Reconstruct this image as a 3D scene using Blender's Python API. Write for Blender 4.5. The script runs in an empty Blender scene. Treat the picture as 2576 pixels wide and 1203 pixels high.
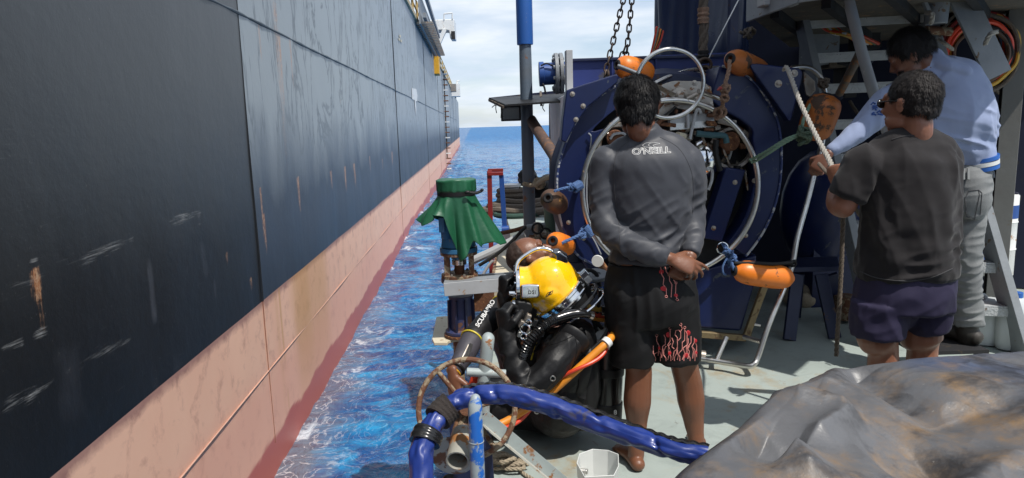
import bpy, bmesh, math, random
import numpy as np
from mathutils import Vector, Matrix, noise
from mathutils.bvhtree import BVHTree
R = math.radians
PI = math.pi
random.seed(5)
S = bpy.context.scene
C = S.collection
# ------------------------------------------------------------------ camera, sky, sun, exposure
F = 1754.0                       # focal length in pixels of a 2576 wide frame
CAM = Vector((0, 0, 1.5))
PITCH, ROLL, YAW = R(9.2), R(1.7), R(-3.05)
cd = bpy.data.cameras.new('camera')
cam = bpy.data.objects.new('camera', cd)
C.objects.link(cam)
cd.sensor_width = 36
cd.lens = 36 * F / 2576
cd.clip_start = .05
cd.clip_end = 20000
cam.location = CAM
CM = Matrix.Rotation(YAW, 3, 'Z') @ Matrix.Rotation(PI / 2 - PITCH, 3, 'X') @ Matrix.Rotation(-ROLL, 3, 'Z')
cam.rotation_euler = CM.to_euler()
S.camera = cam
FW = Vector((-math.sin(YAW), math.cos(YAW), 0))
RT = Vector((math.cos(YAW), math.sin(YAW), 0))
UP = Vector((0, 0, 1))

SUN_EL, SUN_AZ = R(61), R(144)   # azimuth clockwise from +Y
sd = Vector((math.sin(SUN_AZ) * math.cos(SUN_EL), math.cos(SUN_AZ) * math.cos(SUN_EL), math.sin(SUN_EL)))
sl = bpy.data.lights.new('sun', 'SUN')
sl.energy = 4.6
sl.angle = R(.6)
sl.color = (1, .95, .88)
so = bpy.data.objects.new('sun', sl)
C.objects.link(so)
so.rotation_euler = sd.to_track_quat('Z', 'Y').to_euler()
S.view_settings.view_transform = 'Standard'
S.view_settings.look = 'None'
S.view_settings.gamma = 1
S.view_settings.exposure = 0.08

wd = bpy.data.worlds.new('World')
S.world = wd
wd.use_nodes = True
nt = wd.node_tree
for n in list(nt.nodes):
    nt.nodes.remove(n)
def N(nt, t, **k):
    n = nt.nodes.new(t)
    for a, b in k.items():
        setattr(n, a, b)
    return n
def mth(nt, op, a, b=None, c=None, clamp=False):
    n = nt.nodes.new('ShaderNodeMath')
    n.operation = op
    n.use_clamp = clamp
    for i, v in enumerate((a, b, c)):
        if v is None: continue
        if hasattr(v, 'default_value') or isinstance(v, bpy.types.NodeSocket): nt.links.new(v, n.inputs[i])
        else: n.inputs[i].default_value = v
    return n.outputs[0]
def mixc(nt, f, a, b, blend='MIX'):
    n = nt.nodes.new('ShaderNodeMix')
    n.data_type = 'RGBA'
    n.blend_type = blend
    for s, v in ((n.inputs[0], f), (n.inputs[6], a), (n.inputs[7], b)):
        if isinstance(v, bpy.types.NodeSocket): nt.links.new(v, s)
        elif isinstance(v, (tuple, list)): s.default_value = (*v[:3], 1)
        else: s.default_value = v
    return n.outputs[2]
def ramp(nt, v, a, b, lo=0., hi=1.):
    n = nt.nodes.new('ShaderNodeMapRange')
    n.clamp = True
    nt.links.new(v, n.inputs[0])
    for i, x in enumerate((a, b, lo, hi)): n.inputs[i + 1].default_value = x
    return n.outputs[0]
def noisetex(nt, vec, scale, detail=4, rough=.55, dist=0., mapping=None):
    if mapping:
        m = nt.nodes.new('ShaderNodeMapping')
        nt.links.new(vec, m.inputs[0])
        m.inputs[3].default_value = mapping
        vec = m.outputs[0]
    n = nt.nodes.new('ShaderNodeTexNoise')
    nt.links.new(vec, n.inputs['Vector'])
    n.inputs['Scale'].default_value = scale
    n.inputs['Detail'].default_value = detail
    n.inputs['Roughness'].default_value = rough
    n.inputs['Distortion'].default_value = dist
    return n.outputs['Fac']

sky = N(nt, 'ShaderNodeTexSky', sky_type='NISHITA')
sky.sun_disc = False
sky.sun_elevation = SUN_EL
sky.sun_rotation = SUN_AZ
sky.air_density = 1.0
sky.dust_density = .6
tc = N(nt, 'ShaderNodeTexCoord')
sp = N(nt, 'ShaderNodeSeparateXYZ')
nt.links.new(tc.outputs['Generated'], sp.inputs[0])
zc = mth(nt, 'ADD', mth(nt, 'MAXIMUM', sp.outputs[2], 0.), .12)
cb = N(nt, 'ShaderNodeCombineXYZ')
nt.links.new(mth(nt, 'DIVIDE', sp.outputs[0], zc), cb.inputs[0])
nt.links.new(mth(nt, 'DIVIDE', sp.outputs[1], zc), cb.inputs[1])
n1 = noisetex(nt, cb.outputs[0], .75, 7, .55, .5)
n2 = noisetex(nt, cb.outputs[0], 2.3, 5, .6, .3)
cl = mth(nt, 'ADD', mth(nt, 'MULTIPLY', n1, .75), mth(nt, 'MULTIPLY', n2, .25))
cf = ramp(nt, cl, .38, .58, .35, .97)
n3 = noisetex(nt, cb.outputs[0], 1.1, 4, .5, .2)
cc = mixc(nt, ramp(nt, n3, .35, .65), (7.6, 8.7, 10.2), (10.6, 11.1, 11.6))
haz = ramp(nt, sp.outputs[2], 0., .10, .35, 0.)
skc = mixc(nt, 1., sky.outputs[0], (1.25, 1.3, 1.4), 'MULTIPLY')
c1 = mixc(nt, cf, skc, cc)
c2 = mixc(nt, haz, c1, (7.0, 8.4, 10.3))
bgn = N(nt, 'ShaderNodeBackground')
nt.links.new(c2, bgn.inputs[0])
bgn.inputs[1].default_value = .09
ow = N(nt, 'ShaderNodeOutputWorld')
nt.links.new(bgn.outputs[0], ow.inputs[0])

# ------------------------------------------------------------------ pixel -> point helpers
def ray(x, y):
    return (CM @ Vector(((x - 1288) / F, (601.5 - y) / F, -1))).normalized()
def P(x, y, D):
    r = ray(x, y)
    return CAM + r * (D / r.dot(FW))
def G(x, y, z=0.):
    r = ray(x, y)
    return CAM + r * ((z - CAM.z) / r.z)
def HX(x, y, X=-1.8):
    r = ray(x, y)
    return CAM + r * ((X - CAM.x) / r.x)
def px(n, D): return n * D / F

# ------------------------------------------------------------------ scene bookkeeping
def tag(o, label=None, cat=None, group=None, kind=None):
    if label: o['label'] = label
    if cat: o['category'] = cat
    if group: o['group'] = group
    if kind: o['kind'] = kind
    return o
def thing(name, loc, label, cat, group=None):
    o = bpy.data.objects.new(name, None)
    C.objects.link(o)
    o.location = loc
    o.empty_display_size = .1
    o.matrix_world = Matrix.Translation(loc)
    return tag(o, label, cat, group)
def link(name, me, m, parent=None):
    o = bpy.data.objects.new(name, me)
    C.objects.link(o)
    if m is not None and not me.materials:
        me.materials.append(m)
    if parent is not None:
        root = parent
        off = Vector(parent.location)
        if parent.parent is not None: off = off + Vector(parent.parent.location)
        o.parent = parent
        o.location = -off
    return o
def copy_tree(o, parent=None):
    c = o.copy()
    C.objects.link(c)
    if parent: c.parent = parent
    for ch in list(o.children): copy_tree(ch, c)
    return c
def dup(o, loc, rot=None, label=None):
    c = copy_tree(o)
    c.location = loc
    if rot is not None: c.rotation_euler = rot
    if label: c['label'] = label
    return c

def smoothpath(pts, n=8, closed=False):
    pts = [Vector(p) for p in pts]
    if len(pts) < 3 and not closed: return [pts[0].lerp(pts[1], i / n) for i in range(n + 1)]
    out = []
    L = len(pts)
    rng = range(L) if closed else range(L - 1)
    for i in rng:
        if closed: a, b, c, d = pts[i - 1], pts[i], pts[(i + 1) % L], pts[(i + 2) % L]
        else:
            b, c = pts[i], pts[i + 1]
            a = pts[i - 1] if i else b * 2 - c
            d = pts[i + 2] if i + 2 < L else c * 2 - b
        for k in range(n):
            t = k / n
            out.append(.5 * (2 * b + (c - a) * t + (2 * a - 5 * b + 4 * c - d) * t * t + (3 * b - a - 3 * c + d) * t ** 3))
    if not closed: out.append(pts[-1])
    return out
def interp(vals, n):
    if not isinstance(vals, (list, tuple)): return [vals] * n
    v = np.array(vals, float)
    t = np.linspace(0, len(v) - 1, n)
    if v.ndim == 1: return list(np.interp(t, range(len(v)), v))
    return [tuple(np.interp(q, range(len(v)), v[:, j]) for j in range(v.shape[1])) for q in t]

class MB:
    def __init__(s): s.v = []; s.f = []
    def add(s, vs, fs):
        k = len(s.v)
        s.v += [Vector(v) for v in vs]
        s.f += [tuple(i + k for i in f) for f in fs]
        return s
    def box(s, c, size, rot=None):
        c = Vector(c)
        x, y, z = size[0] / 2, size[1] / 2, size[2] / 2
        vs = [Vector((a * x, b * y, d * z)) for a in (-1, 1) for b in (-1, 1) for d in (-1, 1)]
        if rot is not None: vs = [rot @ v for v in vs]
        return s.add([v + c for v in vs], [(0, 1, 3, 2), (4, 6, 7, 5), (0, 4, 5, 1), (2, 3, 7, 6), (0, 2, 6, 4), (1, 5, 7, 3)])
    def beam(s, a, b, w, h, up=UP):
        a, b = Vector(a), Vector(b)
        t = (b - a).normalized()
        u = Vector(up); u = (u - t * u.dot(t)).normalized()
        r = t.cross(u)
        vs = [p + r * i * w / 2 + u * j * h / 2 for p in (a, b) for i, j in ((-1, -1), (1, -1), (1, 1), (-1, 1))]
        return s.add(vs, [(3, 2, 1, 0), (4, 5, 6, 7), (0, 1, 5, 4), (1, 2, 6, 5), (2, 3, 7, 6), (3, 0, 4, 7)])
    def loft(s, path, rad, seg=12, ref=None, caps='flat', closed=False):
        path = [Vector(p) for p in path]
        n = len(path)
        rr = interp(rad, n)
        rr = [(r, r) if not isinstance(r, tuple) else r for r in rr]
        rings = []
        prev = None
        for i in range(n):
            if closed: t = path[(i + 1) % n] - path[i - 1]
            else: t = path[min(i + 1, n - 1)] - path[max(i - 1, 0)]
            if t.length < 1e-9: t = Vector((0, 0, 1))
            t.normalize()
            if ref is not None: u = Vector(ref)
            elif prev is None: u = Vector((0, 0, 1)) if abs(t.z) < .9 else Vector((1, 0, 0))
            else: u = prev
            u = u - t * u.dot(t)
            if u.length < 1e-6: u = t.orthogonal()
            u.normalize()
            prev = u
            w = t.cross(u)
            rings.append((path[i], t, u, w, rr[i]))
        if caps == 'round' and not closed:
            def extra(r, sg):
                p, t, u, w, (a, b) = r
                o = []
                m = min(a, b)
                for k in (30, 60, 84):
                    q = math.cos(R(k))
                    o.append((p + t * sg * m * math.sin(R(k)), t, u, w, (a * q, b * q)))
                return o
            rings = extra(rings[0], -1)[::-1] + rings + extra(rings[-1], 1)
        k = len(s.v)
        for p, t, u, w, (a, b) in rings:
            for j in range(seg):
                an = 2 * PI * j / seg
                s.v.append(p + u * math.cos(an) * a + w * math.sin(an) * b)
        m = len(rings)
        for i in range(m if closed else m - 1):
            i2 = (i + 1) % m
            for j in range(seg):
                j2 = (j + 1) % seg
                s.f.append((k + i * seg + j, k + i * seg + j2, k + i2 * seg + j2, k + i2 * seg + j))
        if not closed and caps:
            s.f.append(tuple(k + j for j in range(seg))[::-1])
            s.f.append(tuple(k + (m - 1) * seg + j for j in range(seg)))
        return s
    def tube(s, pts, r, n=6, seg=10, caps='round', closed=False):
        return s.loft(smoothpath(pts, n, closed), r, seg, None, caps, closed)
    def cyl(s, a, b, r, r2=None, seg=20, caps='flat'):
        return s.loft([a, b], [r, r if r2 is None else r2], seg, None, caps)
    def lathe(s, a, axis, prof, seg=24, caps=True):
        a = Vector(a); t = Vector(axis).normalized()
        u = t.orthogonal().normalized(); w = t.cross(u)
        k = len(s.v)
        for r, h in prof:
            for j in range(seg):
                an = 2 * PI * j / seg
                s.v.append(a + t * h + (u * math.cos(an) + w * math.sin(an)) * r)
        for i in range(len(prof) - 1):
            for j in range(seg):
                j2 = (j + 1) % seg
                s.f.append((k + i * seg + j, k + i * seg + j2, k + (i + 1) * seg + j2, k + (i + 1) * seg + j))
        if caps:
            s.f.append(tuple(k + j for j in range(seg))[::-1])
            s.f.append(tuple(k + (len(prof) - 1) * seg + j for j in range(seg)))
        return s
    def ell(s, c, rad, rot=None, seg=16, rings=10):
        c = Vector(c)
        if not isinstance(rad, (tuple, list, Vector)): rad = (rad,) * 3
        k = len(s.v)
        for i in range(1, rings):
            th = PI * i / rings
            for j in range(seg):
                ph = 2 * PI * j / seg
                v = Vector((rad[0] * math.sin(th) * math.cos(ph), rad[1] * math.sin(th) * math.sin(ph), rad[2] * math.cos(th)))
                s.v.append(c + (rot @ v if rot is not None else v))
        for v in (Vector((0, 0, rad[2])), Vector((0, 0, -rad[2]))): s.v.append(c + (rot @ v if rot is not None else v))
        T, B = len(s.v) - 2, len(s.v) - 1
        for i in range(rings - 2):
            for j in range(seg):
                j2 = (j + 1) % seg
                s.f.append((k + i * seg + j, k + (i + 1) * seg + j, k + (i + 1) * seg + j2, k + i * seg + j2))
        for j in range(seg):
            j2 = (j + 1) % seg
            s.f.append((T, k + j, k + j2))
            s.f.append((B, k + (rings - 2) * seg + j2, k + (rings - 2) * seg + j))
        return s
    def ring(s, c, axis, Rr, r, seg=48, sec=10, a0=0, a1=360, u=None):
        c = Vector(c); t = Vector(axis).normalized()
        u = Vector(u) if u is not None else t.orthogonal()
        u = (u - t * u.dot(t)).normalized(); w = t.cross(u)
        full = abs(a1 - a0) >= 359.9
        n = max(6, int(seg * abs(a1 - a0) / 360))
        pts = [c + (u * math.cos(R(a0 + (a1 - a0) * i / n)) + w * math.sin(R(a0 + (a1 - a0) * i / n))) * Rr for i in range(n if full else n + 1)]
        return s.loft(pts, r, sec, None, 'flat', full)
    def prism(s, pts, ext):
        """outline pts (3d, planar) extruded by the vector ext"""
        n = len(pts); ext = Vector(ext)
        pts = [Vector(p) for p in pts]
        vs = pts + [p + ext for p in pts]
        fs = [tuple(range(n)), tuple(range(2 * n - 1, n - 1, -1))]
        for i in range(n):
            j = (i + 1) % n
            fs.append((j, i, n + i, n + j))
        return s.add(vs, fs)
    def mesh(s, name, smooth=True, clean=True):
        me = bpy.data.meshes.new(name)
        me.from_pydata([tuple(v) for v in s.v], [], s.f)
        if clean:
            bm = bmesh.new(); bm.from_mesh(me)
            bmesh.ops.recalc_face_normals(bm, faces=bm.faces)
            bm.to_mesh(me); bm.free()
        if smooth: me.polygons.foreach_set('use_smooth', [True] * len(me.polygons))
        me.update()
        return me
    def build(s, name, m, parent=None, bevel=0., smooth=True, ang=35):
        me = s.mesh(name, smooth)
        if smooth:
            me.set_sharp_from_angle(angle=R(ang))
        o = link(name, me, m, parent)
        if bevel:
            b = o.modifiers.new('bevel', 'BEVEL')
            b.width = bevel; b.segments = 2; b.limit_method = 'ANGLE'; b.angle_limit = R(40)
            b.harden_normals = True
        return o

def vn(p, scale, seed=0):
    """smooth value noise in -1..1 at points p (n,3)"""
    q = np.asarray(p, float) * scale + seed * 17.31
    i = np.floor(q).astype(np.int64); f = q - i
    f = f * f * (3 - 2 * f)
    def h(a, b, c):
        n = (a * 73856093) ^ (b * 19349663) ^ (c * 83492791) ^ (seed * 2654435)
        n = (n ^ (n >> 13)) * 1274126177
        n = n ^ (n >> 16)
        return (n & 0xffff) / 32767.5 - 1
    x, y, z = i[:, 0], i[:, 1], i[:, 2]
    fx, fy, fz = f[:, 0], f[:, 1], f[:, 2]
    def l(a, b, t): return a + (b - a) * t
    return l(l(l(h(x, y, z), h(x + 1, y, z), fx), l(h(x, y + 1, z), h(x + 1, y + 1, z), fx), fy),
             l(l(h(x, y, z + 1), h(x + 1, y, z + 1), fx), l(h(x, y + 1, z + 1), h(x + 1, y + 1, z + 1), fx), fy), fz)
def getv(me):
    a = np.empty(len(me.vertices) * 3)
    me.vertices.foreach_get('co', a)
    return a.reshape(-1, 3)
def getn(me):
    a = np.empty(len(me.vertices) * 3)
    me.vertices.foreach_get('normal', a)
    return a.reshape(-1, 3)
def setv(me, a):
    me.vertices.foreach_set('co', np.ascontiguousarray(a, float).ravel()); me.update()
def gridmesh(name, co, nx, ny):
    me = bpy.data.meshes.new(name)
    me.vertices.add(nx * ny)
    me.vertices.foreach_set('co', np.ascontiguousarray(co, float).ravel())
    i, j = np.meshgrid(np.arange(nx - 1), np.arange(ny - 1), indexing='ij')
    a = (i * ny + j).ravel()
    q = np.stack([a, a + ny, a + ny + 1, a + 1], 1)
    n = len(q)
    me.loops.add(n * 4); me.polygons.add(n)
    me.loops.foreach_set('vertex_index', q.ravel())
    me.polygons.foreach_set('loop_start', np.arange(0, n * 4, 4))
    me.polygons.foreach_set('loop_total', np.full(n, 4))
    me.update(calc_edges=True); me.validate()
    me.polygons.foreach_set('use_smooth', [True] * n)
    return me
def remesh(mb, name, voxel, smooth=3, wrinkle=None):
    """weld the lofts of mb to one continuous surface"""
    me = mb.mesh(name + '_src', False)
    o = bpy.data.objects.new('tmp', me)
    C.objects.link(o)
    r = o.modifiers.new('r', 'REMESH'); r.mode = 'VOXEL'; r.voxel_size = voxel; r.use_smooth_shade = True
    if smooth:
        m = o.modifiers.new('s', 'SMOOTH'); m.factor = .6; m.iterations = smooth
    dg = bpy.context.evaluated_depsgraph_get()
    out = bpy.data.meshes.new_from_object(o.evaluated_get(dg))
    bpy.data.objects.remove(o); bpy.data.meshes.remove(me)
    out.name = name
    out.materials.clear()
    out.update()
    if wrinkle is not None:
        v, n = getv(out), getn(out)
        setv(out, v + n * wrinkle(v, n)[:, None])
    out.polygons.foreach_set('use_smooth', [True] * len(out.polygons))
    return out

# ------------------------------------------------------------------ materials
def newmat(name):
    m = bpy.data.materials.new(name)
    m.use_nodes = True
    nt = m.node_tree
    b = nt.nodes['Principled BSDF']
    return m, nt, b
def mat(name, col, rough=.5, metal=0., col2=None, amt=.5, scale=8., wear=None, wamt=.0, wscale=14., bump=.0, bscale=30., coat=0., spec=None, stretch=None, sub=0., wrough=.8, trans=0.):
    """mottled paint/metal/cloth; wear = a second colour that shows in hard edged patches"""
    m, nt, b = newmat(name)
    tc = N(nt, 'ShaderNodeTexCoord')
    vec = tc.outputs['Object']
    c = col
    n1 = noisetex(nt, vec, scale, 6, .6, .2, stretch)
    if col2 is None: col2 = tuple(x * .7 for x in col)
    c = mixc(nt, ramp(nt, n1, .5 - amt / 2 if amt < .9 else .1, .5 + amt / 2), col, col2)
    rs = mth(nt, 'ADD', mth(nt, 'MULTIPLY', n1, .25), rough - .125, clamp=True)
    mt = metal
    if wear is not None:
        n2 = noisetex(nt, vec, wscale, 8, .65, .4, stretch)
        k = ramp(nt, n2, .66 - wamt * .35, .70 - wamt * .35)
        c = mixc(nt, k, c, wear)
        rs = mth(nt, 'ADD', mth(nt, 'MULTIPLY', k, wrough - rough), rs, clamp=True)
        if metal > 0:
            mt = mth(nt, 'MULTIPLY', mth(nt, 'SUBTRACT', 1., k), metal)
            nt.links.new(mt, b.inputs['Metallic'])
    if isinstance(mt, float): b.inputs['Metallic'].default_value = mt
    nt.links.new(c, b.inputs['Base Color'])
    nt.links.new(rs, b.inputs['Roughness'])
    if coat: b.inputs['Coat Weight'].default_value = coat; b.inputs['Coat Roughness'].default_value = .08
    if spec is not None: b.inputs['Specular IOR Level'].default_value = spec
    if sub: b.inputs['Subsurface Weight'].default_value = sub; b.inputs['Subsurface Radius'].default_value = (.01, .004, .002)
    if trans: b.inputs['Transmission Weight'].default_value = trans
    if bump:
        bn = N(nt, 'ShaderNodeBump')
        bn.inputs['Strength'].default_value = bump
        bn.inputs['Distance'].default_value = .01
        nt.links.new(noisetex(nt, vec, bscale, 6, .6, .2, stretch), bn.inputs['Height'])
        nt.links.new(bn.outputs[0], b.inputs['Normal'])
    return m
M = {}
M['navy'] = mat('navy_paint', (.0075, .0165, .078), .38, 0, (.0045, .010, .048), .6, 5, (.08, .09, .10), .06, 9, .10, 14, coat=.06, spec=.35)
M['navy_dull'] = mat('navy_paint_dull', (.010, .017, .062), .5, 0, (.006, .011, .038), .6, 4, (.10, .06, .035), .12, 7, .12, 20)
M['blue_box'] = mat('blue_box_paint', (.016, .032, .17), .5, 0, (.011, .023, .12), .6, 3, (.05, .05, .07), .1, 5, .08, 10)
M['blue'] = mat('blue_paint', (.015, .075, .30), .4, 0, (.02, .06, .22), .6, 6, (.20, .12, .07), .1, 12, .1, 25)
M['blue_pale'] = mat('motor_blue', (.035, .16, .31), .45, 0, (.02, .10, .21), .6, 9, (.25, .22, .2), .15, 20, .1, 30)
M['steel'] = mat('brushed_stainless', (.72, .71, .68), .30, 1., (.45, .43, .40), .7, 9, (.30, .20, .12), .08, 25, .05, 60)
M['chrome'] = mat('chrome', (.82, .82, .82), .12, 1., (.65, .65, .66), .6, 12)
M['plate'] = mat('dull_steel_plate', (.42, .39, .35), .45, .85, (.26, .22, .18), .7, 12, (.22, .10, .04), .25, 16, .15, 40)
M['rust'] = mat('rust', (.16, .06, .025), .8, 0, (.07, .030, .016), .7, 20, (.30, .14, .05), .2, 30, .5, 60)
M['rustpale'] = mat('rusty_pale_steel', (.33, .27, .18), .7, 0, (.17, .12, .075), .8, 16, (.12, .05, .025), .55, 26, .5, 60)
M['greypaint'] = mat('grey_green_paint', (.34, .39, .39), .5, 0, (.26, .30, .30), .7, 9, (.24, .11, .045), .22, 14, .15, 40)
M['bluegrey'] = mat('blue_over_grey_paint', (.33, .38, .40), .45, 0, (.26, .31, .33), .6, 14, (.015, .12, .46), .52, 9, .2, 30, wrough=.4)
M['greysteel'] = mat('weathered_grey_steel', (.25, .27, .29), .5, 0, (.16, .175, .19), .7, 7, (.14, .09, .055), .12, 12, .2, 40)
M['palesteel'] = mat('pale_grey_steel', (.42, .44, .46), .5, 0, (.33, .34, .35), .7, 6, (.3, .2, .13), .1, 12, .1, 30)
M['white'] = mat('white_paint', (.72, .73, .72), .5, 0, (.60, .60, .58), .7, 5, (.40, .25, .15), .12, 10, .05, 20)
M['cream'] = mat('cream_plywood', (.60, .55, .42), .6, 0, (.48, .42, .31), .7, 7, (.35, .27, .18), .2, 12, .1, 20)
M['red'] = mat('red_paint', (.26, .018, .015), .5, 0, (.16, .014, .012), .7, 9, (.12, .06, .04), .1, 18)
M['orange'] = mat('orange_float', (.75, .20, .015), .42, 0, (.62, .15, .012), .6, 9, (.20, .08, .03), .12, 16, .12, 30)
M['orange_rusty'] = mat('stained_orange_float', (.48, .14, .02), .5, 0, (.24, .07, .02), .8, 8, (.07, .04, .025), .25, 7, .2, 30)
M['float_dark'] = mat('dirty_dark_float', (.12, .055, .022), .5, 0, (.035, .022, .016), .8, 7, (.3, .15, .04), .1, 12, .2, 30)
M['black'] = mat('black_rubber', (.007, .007, .0075), .5, 0, (.013, .013, .014), .6, 10, None, 0, 1, .15, 50, spec=.35)
M['blackgloss'] = mat('black_gloss', (.008, .008, .009), .22, 0, (.014, .014, .014), .6, 10)
M['dark'] = mat('dark_grime', (.010, .0095, .011), .8, 0, (.008, .008, .01), .7, 5, (.05, .035, .02), .15, 10)
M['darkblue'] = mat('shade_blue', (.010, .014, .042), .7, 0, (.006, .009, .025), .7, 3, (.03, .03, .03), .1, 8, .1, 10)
M['green'] = mat('green_tarp', (.015, .11, .05), .42, 0, (.010, .075, .038), .7, 6, None, 0, 1, .35, 22)
M['rope'] = mat('beige_rope', (.42, .36, .26), .9, 0, (.26, .21, .15), .7, 60, None, 0, 1, .6, 200)
M['rope_dark'] = mat('dirty_rope', (.16, .13, .10), .9, 0, (.07, .055, .045), .7, 50, None, 0, 1, .6, 200)
M['rope_red'] = mat('brown_rope', (.30, .19, .13), .9, 0, (.15, .09, .06), .7, 50, None, 0, 1, .6, 200)
M['rope_grey'] = mat('grey_rope', (.42, .40, .36), .9, 0, (.28, .26, .23), .7, 60, None, 0, 1, .6, 200)
M['rope_blue'] = mat('blue_rope', (.03, .10, .30), .8, 0, (.10, .16, .28), .7, 90, None, 0, 1, .6, 200)
M['rope_green'] = mat('green_rope', (.10, .24, .17), .85, 0, (.25, .30, .22), .7, 70, None, 0, 1, .6, 200)
M['chain'] = mat('rusty_chain', (.10, .07, .05), .55, .6, (.05, .035, .03), .7, 30)
M['red_hose'] = mat('red_hose', (.60, .045, .015), .4, 0, (.50, .04, .012), .6, 10)
M['orange_hose'] = mat('orange_hose', (.70, .26, .02), .4, 0, (.60, .21, .02), .6, 10)
M['yellow_hose'] = mat('yellow_hose', (.62, .38, .04), .5, 0, (.45, .26, .04), .6, 10)
M['blue_hose'] = mat('blue_hose', (.02, .12, .45), .4)
M['yellow'] = mat('yellow_gelcoat', (.90, .50, .004), .16, 0, (.87, .46, .004), .6, 4, (.6, .36, .03), .02, 40, coat=.6)
M['yellowrail'] = mat('yellow_rail_paint', (.55, .42, .17), .6, 0, (.45, .3, .12), .6, 5)
M['amber'] = mat('amber_paint', (.65, .34, .02), .5)
M['neoprene'] = mat('neoprene', (.0045, .0045, .005), .5, 0, (.009, .009, .010), .7, 9, None, 0, 1, .10, 120, spec=.3)
M['neoprene_grey'] = mat('grey_neoprene', (.055, .051, .064), .6, 0, (.038, .035, .044), .7, 9, None, 0, 1, .10, 120)
M['print'] = mat('white_print', (.75, .75, .74), .6)
M['yellowtrim'] = mat('yellow_trim', (.62, .5, .03), .5)
def skinmat(name, a, b):
    m = mat(name, a, .42, 0, b, .8, 9, None, 0, 1, .12, 90, sub=.08)
    return m
M['skin_tan'] = skinmat('tanned_skin', (.20, .082, .042), (.135, .054, .03))
M['skin_dark'] = skinmat('brown_skin', (.16, .066, .038), (.10, .04, .024))
M['skin_mid'] = skinmat('warm_skin', (.29, .13, .078), (.21, .088, .052))
M['hair'] = mat('black_hair', (.008, .0075, .008), .5, 0, (.014, .013, .013), .6, 60, None, 0, 1, .2, 200, spec=.2)
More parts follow.
